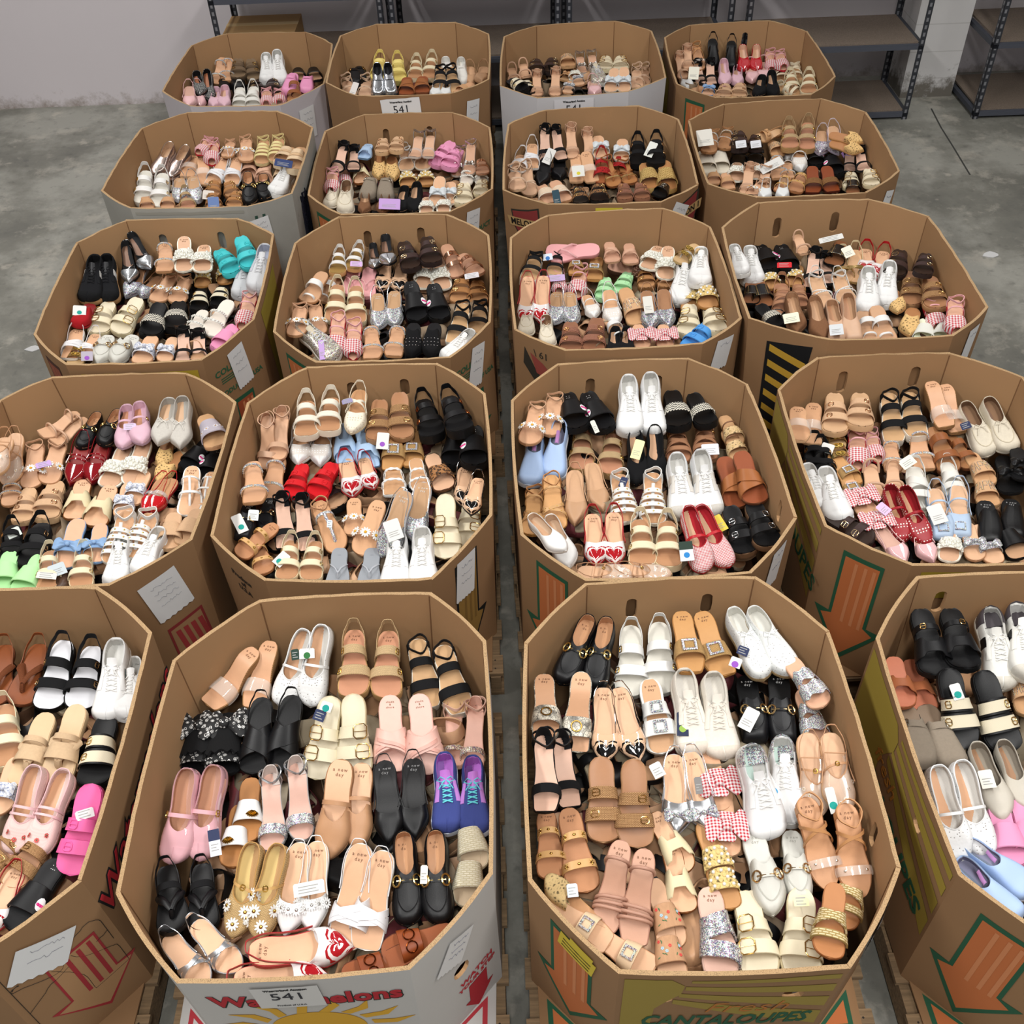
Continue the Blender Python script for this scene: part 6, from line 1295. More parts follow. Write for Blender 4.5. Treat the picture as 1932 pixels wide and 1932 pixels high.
def hangtag(binkey, px, py, ang, c='#e4e3df', dot=None, w=.036, h=.066, band=None):
    """price tag tied to the nearest shoe; lies on top of it"""
    best = min((x for x in SHOES if x[1] == binkey), key=lambda x: min((lerp(x[2][0], x[2][2], k) - px) ** 2 + (lerp(x[2][1], x[2][3], k) - py) ** 2 for k in (.2, .5, .8)))
    o = best[0]; M = o.matrix_basis; n = M.to_3x3().col[2].normalized(); c0 = M @ Vector((0, .13, .072)); dr = ray(px, py)
    k = (c0 - EYE).dot(n) / dr.dot(n); p = EYE + dr * k
    up = Vector((0, 0, .3)) + (EYE - p).normalized() * .5 + n * .3; up.normalize()
    rx = (CR3[0] - up * CR3[0].dot(up)).normalized(); ry = up.cross(rx)
    ca, sa = math.cos(math.radians(ang)), math.sin(math.radians(ang)); ex = rx * ca + ry * sa; ey = up.cross(ex)
    inv = M.inverted(); R = Matrix((ex, ey, up)).transposed()
    f = lambda mb: [tuple(inv @ (p + R @ Vector(q))) for q in mb.v]
    mb = MB(); mb.prism([(-w / 2, -h / 2), (w / 2, -h / 2), (w / 2, h / 2 - .004), (w / 2 - .004, h / 2), (-w / 2 + .004, h / 2), (-w / 2, h / 2 - .004)], 0, .001); mb.v = f(mb); t = link('price_tag', mb.mesh('price_tag', mat('paper', c), False), o)
    if band:
        mb = MB(); mb.prism([(-w / 2, h * .08), (w / 2, h * .08), (w / 2, h / 2), (-w / 2, h / 2)], .001, .0014); mb.v = f(mb); link('tag_header', mb.mesh('tag_header', mat('paper', band), False), t)
    if dot:
        mb = MB(); mb.prism([(.011 * math.cos(2 * PI * i / 16), -h * .2 + .011 * math.sin(2 * PI * i / 16)) for i in range(16)], .001, .0014); mb.v = f(mb); link('size_dot', mb.mesh('size_dot', mat('ink', dot), False), t)
    else:
        mb = MB()
        for q in range(3): mb.box((-w * .35, -h * .3 + q * .008, .001), (w * .3 - .006 * (q % 2), -h * .3 + q * .008 + .0025, .0013))
        mb.v = f(mb); x = link('tag_print', mb.mesh('tag_print', mat('ink', '#9a9a98'), False), t); x['kind'] = 'stuff'
TEAL, NAVY, PURP = '#1d8f86', '#2b3352', '#8d4fb0'
TAGS = [('52', 579, 1233, 5, '#e4e3df', '#2f6a3a', .05, .034), ('52', 557, 1235, 10, '#22382f', None, .026, .036), ('52', 616, 1333, -18, '#dfe6e2', TEAL, .036, .03), ('52', 603, 1350, -18, NAVY, None, .036, .034), ('52', 405, 1590, 14, '#e0e2ea', None, .032, .075, NAVY), ('52', 583, 1676, 12, '#e4e3df', None, .085, .036), ('52', 800, 1650, 0, '#dcd8cc', None, .02, .05),
 ('53', 1402, 1228, -25, NAVY, None, .036, .03), ('53', 1388, 1250, -25, '#e4e3df', PURP, .036, .034), ('53', 1288, 1366, -3, '#28304a', '#8fae4e', .036, .075), ('53', 1413, 1357, -32, '#e4e3df', None, .044, .075), ('53', 1455, 1484, 24, '#e4e3df', '#2f8fc0', .032, .08), ('53', 1080, 1680, 5, '#c9d3dd', None, .03, .036), ('53', 1240, 1453, 25, '#e4e3df', None, .036, .045), ('53', 1570, 1510, 6, '#d6dad6', TEAL, .026, .075), ('53', 1318, 1482, 3, '#7d7a78', None, .022, .05), ('53', 1512, 1702, 0, '#e2e0b0', None, .04, .022),
 ('51', 160, 1536, 20, '#e4dfe0', None, .05, .028), ('51', 232, 1272, 10, '#22302f', None, .018, .04), ('54', 1805, 1305, 12, '#e4e3df', TEAL, .032, .05), ('54', 1862, 1470, 3, '#dedbd0', None, .04, .055),
 ('42', 722, 832, -3, '#e4e3df', PURP, .05, .075), ('42', 452, 988, 30, '#e4e3df', TEAL, .04, .08), ('42', 478, 972, 0, '#dfe2e0', None, .04, .045), ('42', 742, 1000, 20, '#e4e3df', None, .06, .08), ('42', 531, 1055, -38, '#e4e3df', TEAL, .04, .06), ('42', 622, 988, 0, '#c9d6ea', None, .02, .03), ('42', 655, 757, 20, '#8d86a8', None, .045, .02),
 ('43', 1203, 848, -18, '#e6e2a8', None, .04, .085), ('43', 1295, 1040, 3, '#e4e6ea', '#2f7fc0', .05, .075, '#27382f'), ('43', 1176, 910, -20, NAVY, None, .028, .045), ('43', 1358, 987, 25, '#d3bc4a', None, .036, .07), ('43', 1323, 800, 15, '#e4e3df', None, .03, .03), ('43', 1122, 805, 20, '#dfe0d6', None, .02, .06), ('43', 1340, 848, 0, '#e6e6ee', None, .07, .05),
 ('41', 82, 876, 25, '#b99ad0', None, .06, .025), ('41', 26, 1005, 35, '#c9cfc8', None, .05, .04), ('41', 108, 1075, 30, '#b9c3c8', None, .06, .05), ('41', 88, 1086, 0, '#e0dfdb', None, .07, .026), ('41', 245, 805, 10, '#c9b6d2', None, .05, .03),
 ('44', 1561, 846, -25, '#e4e3df', TEAL, .05, .045), ('44', 1768, 970, 12, '#e4e3df', None, .055, .08), ('44', 1712, 872, 30, '#e0e2d0', None, .06, .045), ('44', 1822, 803, 15, NAVY, None, .04, .03), ('44', 1667, 960, 40, '#d6b3d8', None, .035, .05),
 ('31', 150, 586, 5, '#e4e6e4', TEAL, .06, .055), ('31', 164, 672, 10, '#a9a2b0', PURP, .05, .05), ('32', 607, 660, 8, '#b99ad0', None, .026, .1), ('32', 672, 498, 0, '#c9a6d4', None, .06, .03), ('32', 890, 520, 10, '#d8d6dc', None, .07, .03),
 ('33', 1312, 525, 0, '#b79cc4', None, .05, .06), ('33', 1223, 575, 5, '#e0ded6', None, .045, .09), ('33', 1033, 485, 8, '#dfe6f0', '#3a6fb0', .05, .035), ('33', 1045, 525, 5, '#b8a0c8', None, .11, .035), ('34', 1493, 600, 5, '#e4e2c8', None, .07, .05), ('34', 1578, 622, 0, '#c9cdd0', None, .06, .055), ('34', 1480, 500, -5, '#c9262e', None, .07, .03), ('34', 1600, 475, 20, '#dfdccd', None, .05, .06), ('34', 1568, 450, 10, '#e4e3df', None, .12, .03),
 ('21', 403, 385, 10, '#5d73a0', None, .06, .09), ('21', 393, 368, 0, '#cfc6bd', None, .06, .06), ('21', 535, 308, -5, '#2e3d68', None, .1, .05), ('22', 735, 385, 0, '#b896cc', None, .12, .07), ('23', 1036, 295, -25, '#e0dfdb', None, .05, .1), ('23', 1091, 323, 5, '#e4e4de', '#c9bd3a', .07, .07), ('23', 1228, 282, -25, '#d6d8d2', None, .05, .1), ('23', 1050, 373, 8, '#27414d', None, .04, .1), ('24', 1455, 312, 25, '#e4e3df', None, .14, .06), ('24', 1398, 272, 3, '#dedfe4', None, .06, .05), ('24', 1426, 272, 3, '#dedfe4', None, .06, .05), ('24', 1330, 260, 5, '#cfccc4', None, .09, .11), ('24', 1600, 290, 20, '#b087c8', None, .07, .05),
 ('14', 1309, 138, -8, '#e0ded0', None, .07, .1), ('12', 667, 170, -15, '#e0dcd8', None, .04, .12)]
# ------------------------------------------------------------------ cardboard bins
KR, KRI = '#93704e', '#a9845e'
STYLE = {k: ('kraft', KR) for k in BPOS}
STYLE.update({'52': ('whitebox', '#bdbab6'), '13': ('whitebox', '#c6c4c6'), '11': ('whitebox', '#c3bcc0'), '21': ('oldwhite', '#a9a79f')})
SLOTS = {  # panel: list of (fraction from viewer's left seen from outside, depth of the centre, half width, half height)
 '53': {0: [(.72, .13, .02, .05), (.26, .12, .02, .05)], 4: [(.21, .16, .028, .035), (.80, .16, .028, .035)], 2: [(.2, .12, .02, .05)]},
 '43': {0: [(.75, .13, .022, .05), (.22, .13, .022, .05)], 2: [(.2, .12, .02, .05)]}, '44': {0: [(.78, .13, .022, .055), (.22, .12, .022, .055)]},
 '34': {0: [(.80, .14, .022, .055), (.27, .12, .022, .055)]}, '32': {0: [(.76, .13, .022, .05), (.25, .12, .022, .05)]},
 '31': {0: [(.72, .13, .022, .05), (.18, .12, .022, .05)]}, '42': {0: [(.68, .13, .022, .045), (.26, .12, .022, .045)]},
 '22': {0: [(.78, .14, .02, .05), (.28, .13, .02, .05)]}, '54': {0: [(.83, .12, .022, .05)], 6: [(.72, .13, .025, .035), (.25, .13, .025, .035)]},
 '14': {0: [(.28, .13, .022, .06)]}, '52': {3: [(.5, .30, .03, .035)]}, '51': {3: [(.52, .33, .03, .03)]}, '41': {3: [(.62, .48, .03, .03)]}}
TH = .0115
def inset(poly, m):
    n = len(poly); c = sum(poly, Vector((0, 0))) / n; L = []
    for i in range(n):
        a, b = poly[i], poly[(i + 1) % n]; e = (b - a).normalized(); q = Vector((-e.y, e.x))
        if q.dot(c - a) < 0: q = -q
        L.append((a + q * m, e))
    out = []
    for i in range(n):
        (p, r), (q, s) = L[i - 1], L[i]; den = r.x * s.y - r.y * s.x
        t = ((q.x - p.x) * s.y - (q.y - p.y) * s.x) / den; out.append(p + r * t)
    return out
class Bin:
    def __init__(s, key):
        s.key = key; s.top = RIMS[key]; s.bot = BOTS[key]; s.z0 = RIM - BH; s.z1 = RIM + BPOS[key][3]
        s.ti, s.bi = inset(s.top, TH), inset(s.bot, TH)
    def W(s, i): return (s.top[i] - s.top[(i + 1) % 8]).length
    def map(s, i, u, v, off=0., inner=False):
        """u metres from the viewer's left (seen from outside), v metres below the rim"""
        j = (i + 1) % 8; f = u / s.W(i); g = v / (s.z1 - s.z0)
        T, Bo = (s.ti, s.bi) if inner else (s.top, s.bot)
        a = T[j].lerp(T[i], f); b = Bo[j].lerp(Bo[i], f); p = a.lerp(b, g)
        e = (s.top[i] - s.top[j]).normalized(); n = Vector((e.y, -e.x))
        c = sum(s.top, Vector((0, 0))) / 8
        if n.dot(p - c) < 0: n = -n
        bow_ = .010 * math.sin(PI * max(0, min(1, f))) * (1 - .6 * g)
        edge = max(0, 1 - v / .10)
        w = Vector((p.x * 9, p.y * 9, i * 3.7))
        p = p + n * (bow_ + off)
        z = s.z1 - v + edge * (.004 * noise.noise(w * 2.1 + Vector((5, 0, 0))) + .003 * noise.noise(w * 6))
        return Vector((p.x, p.y, z))
def in_poly(x, y, P):
    c = False; n = len(P)
    for i in range(n):
        (x1, y1), (x2, y2) = P[i], P[i - 1]
        if (y1 > y) != (y2 > y) and x < (x2 - x1) * (y - y1) / (y2 - y1) + x1: c = not c
    return c
def slotpoly(cx, cy, a, b, n=12):
    r = min(a, b); out = []
    for k in range(4 * n // 4 * 1):
        t = 2 * PI * k / n; x = r * math.cos(t); y = r * math.sin(t)
        out.append((cx + x + math.copysign(a - r, x) * (abs(x) > 1e-9), cy + y + math.copysign(b - r, y) * (abs(y) > 1e-9)))
    return out
def panel(b, i, parent):
    Wd, Hh = b.W(i), b.z1 - b.z0; P = []; E = []
    nu, nv = max(6, int(Wd / .045)), 9
    vs = [0, .02, .05, .1] + [.1 + (Hh - .1) * k / 5 for k in range(1, 6)]
    us = [Wd * k / nu for k in range(nu + 1)]
    holes = [slotpoly(f * Wd, v, a, c) for f, v, a, c in SLOTS.get(b.key, {}).get(i, ())]
    for v in vs:
        for u in us:
            if not any(in_poly(u, v, [(hx + (hx - sum(q[0] for q in h) / len(h)) * .3, hy + (hy - sum(q[1] for q in h) / len(h)) * .3) for hx, hy in h]) for h in holes): P.append(Vector((u, v)))
    for h in holes:
        k0 = len(P); P += [Vector(q) for q in h]; E += [(k0 + k, k0 + (k + 1) % len(h)) for k in range(len(h))]
    vo, _, fo, *_ = delaunay_2d_cdt(P, E, [], 0, 1e-6)
    fo = [f for f in fo if not any(in_poly(sum(vo[k].x for k in f) / len(f), sum(vo[k].y for k in f) / len(f), h) for h in holes)]
    V = [tuple(b.map(i, p.x, p.y)) for p in vo] + [tuple(b.map(i, p.x, p.y, 0, True)) for p in vo]; n = len(vo); F, MI = [], []
    ec = {}
    for f in fo:
        for k in range(len(f)): ec.setdefault(frozenset((f[k], f[(k + 1) % len(f)])), []).append((f[k], f[(k + 1) % len(f)]))
    # outward orientation
    f0 = fo[0]; a, c, e = (Vector(V[k]) for k in f0[:3]); nrm = (c - a).cross(e - a); cc = sum(b.top, Vector((0, 0))) / 8
    flip = nrm.dot(a - Vector((cc.x, cc.y, a.z))) < 0
    for f in fo:
        g = tuple(f)[::-1] if flip else tuple(f); F.append(g); MI.append(0); F.append(tuple(n + k for k in g[::-1])); MI.append(1)
    for ed in ec.values():
        if len(ed) == 1:
            p, q = ed[0]; q4 = (p, q, n + q, n + p); F.append(q4[::-1] if not flip else q4); MI.append(2 if vo[p].y < 1e-5 and vo[q].y < 1e-5 else 1)
    me = bpy.data.meshes.new('side_panel'); me.from_pydata(V, [], F)
    k, c = STYLE[b.key]
    me.materials.append(mat(k, c)); me.materials.append(mat('kraftin', KRI)); me.materials.append(mat('flute', '#ab8c66'))
    me.polygons.foreach_set('material_index', MI); me.polygons.foreach_set('use_smooth', [True] * len(F))
    try: me.set_sharp_from_angle(angle=math.radians(30))
    except Exception: pass
    return link('side_panel', me, parent)
def decal(b, i, pts, name, c, parent, off=.0016, kind='ink', n=None):
    """flat print: polygon in (u, v) on panel i, subdivided so that it follows the bowed board"""
    dense = []
    for k in range(len(pts)):
        a, c_ = Vector(pts[k]), Vector(pts[(k + 1) % len(pts)]); m = max(1, int((c_ - a).length / .035)); dense += [tuple(a.lerp(c_, q / m)) for q in range(m)]
    pts = dense
    xs = [p[0] for p in pts]; ys = [p[1] for p in pts]; P = [Vector(p) for p in pts]; E = [(k, (k + 1) % len(pts)) for k in range(len(pts))]
    st = .037; x = min(xs) + .011
    while x < max(xs):
        y = min(ys) + .013
        while y < max(ys):
            if in_poly(x, y, pts): P.append(Vector((x, y)))
            y += st
        x += st
    vo, _, fo, *_ = delaunay_2d_cdt(P, E, [], 1, 1e-6)
    V = [tuple(b.map(i, p.x, p.y, off)) for p in vo] + [tuple(b.map(i, p.x, p.y, off - .0008)) for p in vo]; m = len(vo); F = []
    for f in fo: F.append(tuple(f)); F.append(tuple(m + k for k in f)[::-1])
    me = bpy.data.meshes.new(name); me.from_pydata(V, [], F); me.materials.append(mat(kind, c)); return link(name, me, parent)
def ptext(b, i, body, u, v, size, c, parent, bold=.0, shear=0., off=.002, name='printed_lettering', turn=0., font=None, sx=1.):
    p = b.map(i, u, v, off); ex = (b.map(i, u + .02, v, off) - b.map(i, u - .02, v, off)).normalized(); ey = (b.map(i, u, v - .02, off) - b.map(i, u, v + .02, off)).normalized()
    nz = ex.cross(ey).normalized(); ey = nz.cross(ex)
    o = link(name, text_mesh(body, size, mat('ink', c), bold, shear, 1., sx, name), parent); R = Matrix((ex, ey, nz)).transposed() @ Matrix.Rotation(turn, 3, 'Z')
    # the lettering follows the bowed board
    me = o.data
    for vv in me.vertices:
        q = Matrix.Rotation(turn, 3, 'Z') @ vv.co; vv.co = b.map(i, u + q.x, v - q.y, off + q.z)
    return o
def rot2(pts, a, cx, cy): return [(cx + (x - cx) * math.cos(a) - (y - cy) * math.sin(a), cy + (x - cx) * math.sin(a) + (y - cy) * math.cos(a)) for x, y in pts]
def arrow(b, i, parent, uc, v0, w, h, line='#24533a', fillc='#b4673a', stripe='#c07c52', lw=.022, mirror=False):
    """big down-pointing arrow, outline and striped fill"""
    def shape(k):
        W_, H_ = w / 2 - k, h; sh_ = W_ * .56
        return [(-sh_, v0 + k), (sh_, v0 + k * .9), (sh_, v0 + h * .58 + k * .2), (W_ - k * .4, v0 + h * .58 + k * .2 + k), (0, v0 + h - 1.6 * k), (-W_ + k * .4, v0 + h * .58 + 1.2 * k), (-sh_, v0 + h * .58 + .2 * k)]
    lim = b.z1 - b.z0 - .005
    def clip(P): return [(uc + x, min(y, lim)) for x, y in P]
    decal(b, i, clip(shape(0)), 'arrow_outline', line, parent); decal(b, i, clip(shape(lw)), 'arrow_fill', fillc, parent, .002)
    for k in (-.35, .15, .6):
        x = k * w * .26; decal(b, i, clip([(x, v0 + lw * 1.6), (x + .012, v0 + lw * 1.6), (x + .012, v0 + h * .62), (x, v0 + h * .62)]), 'arrow_stripe', stripe, parent, .0026)
def paper(b, i, u, v, w, h, tilt, label, lines=3, spiral=True, txt=None, kind='#e6e6e6', tear=True):
    """sheet taped on the outside of a bin: a thing of its own"""
    o = bpy.data.objects.new('paper_note', None); COL.objects.link(o); o['label'] = label; o['category'] = 'note'; o['group'] = 'paper notes taped to the bins'
    o.location = b.map(i, u, v, .004)
    rnd = random.Random(label); pts = []
    nt = 12
    pts += [(-w / 2, -h / 2), (w / 2, -h / 2), (w / 2, h / 2)]
    if spiral:
        for k in range(nt + 1): pts.append((w / 2 - w * k / nt, h / 2 + (.006 if k % 2 else -.001)))
    else: pts.append((-w / 2, h / 2))
    pts = rot2([(u + x, v + y) for x, y in pts], tilt, u, v)
    s = decal(b, i, pts, 'sheet', kind, None, .0055, 'paper'); s.parent = o; s.matrix_parent_inverse = Matrix.Translation(-o.location)
    for k in range(lines):
        mb = MB(); y = -h * .32 + h * .6 * k / max(1, lines); x = -w * .3; path = []
        for q in range(14):
            x += w * .045; yy = y + rnd.uniform(-.007, .007); pu, pv = rot2([(u + x, v + yy)], tilt, u, v)[0]; path.append(b.map(i, pu, pv, .0062))
        mb.tube(path, .0006, False, 4); q = link('handwriting', mb.mesh('handwriting', mat('ink', '#77777f')), o); q.matrix_parent_inverse = Matrix.Translation(-o.location)
    if txt:
        for body, size, c, dv, bold in txt:
            t = ptext(b, i, body, u, v + dv, size, c, None, bold, 0, .0066, 'printed_lettering', -tilt); t.parent = o; t.matrix_parent_inverse = Matrix.Translation(-o.location)
    return o
def shield(b, i, parent, uc, vc, w, flip=1):
    s = [(-.5, -.35), (-.2, -.42), (.1, -.5), (.42, -.62), (.46, -.1), (.34, .3), (.05, .56), (-.22, .4), (-.42, .1)]
    decal(b, i, [(uc + x * w, vc + y * w) for x, y in s], 'logo_border', '#2f2a22', parent); decal(b, i, [(uc + x * w * .9, vc + y * w * .9) for x, y in s], 'logo_field', '#7d2f2e', parent, .002)
    decal(b, i, rot2([(uc - w * .62, vc - w * .2), (uc + w * .6, vc - w * .2), (uc + w * .55, vc + w * .06), (uc - w * .56, vc + w * .06)], -.12, uc, vc), 'logo_banner', '#a98a5c', parent, .0026)
    ptext(b, i, 'MELON 1', uc, vc - w * .07, w * .25, '#241c14', parent, .001, 0, .0034, turn=.12)
def rays(b, i, parent, u0, v0, c='#94803a'):
    """printed yellow patch with broad sun rays fanning out to one side"""
    W_ = b.W(i); lim = b.z1 - b.z0 - .02; cl = lambda P: [(min(max(x, .012), W_ - .012), min(max(y, .03), lim)) for x, y in P]
    decal(b, i, cl([(.015, .03), (u0 + .05, .03), (u0 + .085, .07), (u0 + .08, .13), (u0 + .05, .18), (u0 + .02, .24), (u0 + .01, lim), (.015, lim)]), 'sun_print', c, parent)
    for k, (p0, p1, q0, q1) in enumerate(((.035, .05, .03, .06), (.075, .10, .10, .15), (.125, .15, .19, .26), (.17, .20, .30, .40))):
        P = cl([(u0 + .10 - .012 * k, p0), (W_ - .012, q0), (W_ - .012, q1), (u0 + .10 - .012 * k, p1)])
        decal(b, i, P, 'ray_print', c, parent)
BINLOOK = {
 '52': 'white melon bin with red lettering and sun print', '53': 'cardboard bin printed with green cantaloupe lettering on its front', '51': 'brown bin with scribbles and red striped arrow on its corner', '54': 'brown bin with green cantaloupe lettering along its left side',
 '42': 'brown bin with black arrow print and torn note on its right corner', '43': 'brown bin with orange arrow and white slip on its right corner', '41': 'brown bin with spiral note and square red print', '44': 'brown bin with yellow front edge and big orange arrow',
 '31': 'brown bin with yellow band and green lettering beside the floor', '32': 'brown bin with small orange arrow and green lettering', '33': 'brown bin with slice-shaped logo on its left corner', '34': 'brown bin with black and yellow striped arrow',
 '21': 'weathered whitish bin with black scrawl', '22': 'brown bin with orange arrow, behind the pale shoes', '23': 'brown bin with two shield logos', '24': 'plain brown bin with torn, dented rim',
 '11': 'pinkish white bin by the left wall', '12': 'brown bin with white lot label before the shelves', '13': 'white bin with black lettering before the shelves', '14': 'brown bin with orange arrow before the shelves'}
NOTE = [('Weaverland Auction', .016, '#1a1a1a', -.06, .0006), ('541', .07, '#2a2a30', -.012, .0)]
def make_bin(key):
    b = Bin(key); X, Y = BPOS[key][:2]
    o = bpy.data.objects.new('cardboard_bin', None); COL.objects.link(o); o.location = (X, Y, b.z0)
    o['label'] = BINLOOK[key] + ', ' + binname(key).replace(' bin', ''); o['category'] = 'bin'; o['group'] = 'octagonal cardboard bins of shoes'
    st = len(bpy.data.objects)
    K = []
    class PP: pass
    for i in range(8): K.append(panel(b, i, None))
    for i in range(8):      # scored folds between the side panels, with crease shadow coloured in as darker kraft
        mb = MB(); mb.tube([Vector((*b.ti[i].lerp(b.bi[i], g), lerp(b.z1 - .006, b.z0 + .02, g))) for g in (0, .3, .7, 1)], .0028, False, 5); K.append(link('fold_shade_line', mb.mesh('fold_shade_line', mat('kraftin', '#7a583a'))))
    # tray flaps on the pallet corners
    w, e = BW / 2, BD / 2; a = BPOS[key][2]; c, s_ = math.cos(a), math.sin(a)
    for q, (sx, sy) in enumerate(((1, -1), (-1, -1), (1, 1), (-1, 1))):
        tri = [(sx * (w - .025), sy * (e - BCY)), (sx * (w - .03), sy * (e - .04)), (sx * (w - BCX), sy * (e - .035))]
        tri = [(X + c * x - s_ * y, Y + s_ * x + c * y) for x, y in tri]
        kk, cc = STYLE[key]; mb = MB(); mb.prism(tri, b.z0 + .001, b.z0 + .009); K.append(link('corner_flap', mb.mesh('corner_flap', mat(kk, cc), False)))
        if key in ('52', '53', '54', '42', '43') and q < 2:
            g = ((tri[0][0] + tri[1][0] + tri[2][0]) / 3, (tri[0][1] + tri[1][1] + tri[2][1]) / 3); t2 = [(g[0] + (x - g[0]) * .6, g[1] + (y - g[1]) * .6) for x, y in tri]; t3 = [(g[0] + (x - g[0]) * .36, g[1] + (y - g[1]) * .36) for x, y in tri]
            mb = MB(); mb.prism(t2, b.z0 + .009, b.z0 + .0095); K.append(link('flap_print', mb.mesh('flap_print', mat('ink', '#a8323a' if key == '52' else '#24533a'), False)))
            mb = MB(); mb.prism(t3, b.z0 + .0095, b.z0 + .010); K.append(link('flap_print', mb.mesh('flap_print', mat('ink', '#bdbab6' if key == '52' else '#b4673a'), False)))
    n0 = set(bpy.data.objects)
    P = None; W3, W4, W5 = b.W(3), b.W(4), b.W(5); bn = binname(key)
    green, org = '#24533a', '#b4673a'
    if key in ('53', '43', '44', '54', '22', '32', '14'): arrow(b, 5, P, W5 * .52, .06 if key != '54' else .08, .27, .56)
    if key == '42':
        arrow(b, 3, P, W3 * .5, .05, .24, .58, '#191917', '#8a6a34', '#77592a', .018); ptext(b, 5, 'Produce\nof\nU.S.A', W5 * .5, .13, .034, '#2a2118', P, .0008)
        paper(b, 3, W3 * .47, .14, .11, .20, .08, 'torn spiral note over the black arrow, ' + bn)
    if key == '43': paper(b, 3, W3 * .55, .12, .10, .19, .1, 'white slip below the rim beside the black buckle slides, ' + bn, 2)
    if key == '41':
        paper(b, 3, W3 * .52, .17, .15, .21, -.15, 'spiral-torn note with faint writing, ' + bn, 4)
        decal(b, 3, [(W3 * .38, .34), (W3 * .86, .32), (W3 * .92, .62), (W3 * .40, .62)], 'red_print', '#7d2a2a', P); decal(b, 3, [(W3 * .41, .355), (W3 * .83, .335), (W3 * .885, .62), (W3 * .43, .62)], 'print_field', KR, P, .002)
        for k in range(4):
            x = W3 * (.46 + .1 * k); decal(b, 3, [(x, .37), (x + .02, .37), (x + .05, .6), (x + .03, .6)], 'red_stripe', '#8f3030', P, .0026)
    if key in ('31', '32'):
        ptext(b, 3, 'PRODUCT OF USA', W3 * .5, .235, .035, '#2b5a3f', P, .0008); ptext(b, 3, 'COLLIERS', W3 * .4, .12, .045, '#2b5a3f', P, .001)
        for k in range(3): decal(b, 3, [(W3 * .2, .152 + .012 * k), (W3 * .7, .152 + .012 * k), (W3 * .7, .157 + .012 * k), (W3 * .2, .157 + .012 * k)], 'green_rule', '#2b5a3f', P)
        arrow(b, 3, P, W3 * .5, .30, .22, .34, green, '#9a4a2c'); paper(b, 3, W3 * .55, .15, .10, .21, -.12 if key == '31' else .2, ('curled note with spiral edge, ' if key == '31' else 'white note over green lettering, ') + bn)
    if key == '31':
        decal(b, 4, [(.05, .05), (W4 - .03, .05), (W4 - .03, .2), (.05, .2)], 'yellow_band', '#a98f2c', P); arrow(b, 5, P, W5 * .5, .06, .24, .5, '#4a2a20', '#8a4a36', '#96563f')
        decal(b, 2, [(.12, .04), (.55, .04), (.5, .5), (.2, .5)], 'yellow_print', '#8f7d2c', P)
    if key == '33':
        s = [(-.09, -.07), (-.03, .03), (.07, .085), (.11, .05), (.06, .11), (-.04, .09), (-.1, .02)]; decal(b, 5, [(W5 * .55 + x, .13 + y) for x, y in s], 'slice_rind', '#2f2a22', P)
        decal(b, 5, [(W5 * .55 + x * .8 + .006, .125 + y * .8) for x, y in [(-.08, -.06), (0, -.02), (.09, .06), (.05, .08), (-.04, .06)]], 'slice_flesh', '#8a4038', P, .002); ptext(b, 5, '\\ 61', W5 * .55, .07, .05, '#2f2a22', P, 0, 0, .002)
        paper(b, 3, W3 * .5, .11, .12, .15, .2, 'white torn slip beside the blue slide, ' + bn, 1)
    if key == '34':
        u0 = W5 * .55; decal(b, 5, [(u0 - .10, .08), (u0 + .10, .05), (u0 + .08, .5), (u0 + .16, .52), (u0 - .02, .63), (u0 - .17, .52), (u0 - .10, .5)], 'arrow_outline', '#18181a', P)
        for k in range(6):
            v = .09 + .08 * k; decal(b, 5, [(u0 - .085, v), (u0 + .085, v + .05), (u0 + .083, v + .085), (u0 - .085, v + .035)], 'hazard_stripe', '#b08a2e', P, .002)
        paper(b, 3, W3 * .6, .14, .09, .2, .05, 'narrow white slip at the floor-side corner, ' + bn, 1)
    if key == '44':
        decal(b, 4, [(.04, .03), (W4 - .02, .03), (W4 - .02, .16), (.04, .16)], 'yellow_band', '#8f7a24', P); rays(b, 6, P, .2, .12)
        ptext(b, 6, 'CANTALOUPES', b.W(6) * .5, .30, .12, green, P, .002, .2)
    if key == '21':
        for u in (.04, .2): decal(b, 3, [(W3 * u * 4 * .25 + .02, .06), (W3 * u + .035, .06), (W3 * u + .035, .6), (W3 * u + .02, .6)], 'green_line', '#2c463a', P)
        paper(b, 3, W3 * .22, .16, .10, .17, -.1, 'note with lot numbers on weathered board, ' + bn, 4, False)
        rnd = random.Random(2); mb = MB(); path = []
        for k in range(90): path.append(b.map(2, .14 + .17 * rnd.random(), .08 + .42 * rnd.random(), .002))
        mb.tube(path, .004, False, 4); K.append(link('marker_scrawl', mb.mesh('marker_scrawl', mat('ink', '#1c1d2a')), P))
        decal(b, 4, [(.02, .02), (W4 - .02, .02), (W4 - .02, .035), (.02, .035)], 'worn_strip', '#8a887f', P)
    if key == '22': ptext(b, 3, 'PRODUCT\nUSA', W3 * .62, .2, .04, '#2b5a3f', P, .0008); paper(b, 3, W3 * .45, .15, .1, .2, .12, 'spiral note by the cream buckle slides, ' + bn)
    if key == '23':
        shield(b, 5, P, W5 * .52, .16, .2); shield(b, 3, P, W3 * .72, .14, .2); paper(b, 3, W3 * .42, .13, .12, .16, .5, 'folded white slip beside a shield logo, ' + bn, 1, False)
        decal(b, 4, [(W4 * .42, .02), (W4 * .66, .02), (W4 * .66, .10), (W4 * .42, .10)], 'yellow_sticker', '#c7b73c', P); ptext(b, 4, 'FEE', W4 * .78, .06, .06, '#3a2c20', P, 0)
    if key == '24': paper(b, 3, W3 * .68, .16, .1, .18, .3, 'white slip under the dented rim, ' + bn, 1, False)
    if key == '11': paper(b, 3, W3 * .5, .18, .13, .2, 0, 'clear-taped note on pinkish white board, ' + bn, 3, False)
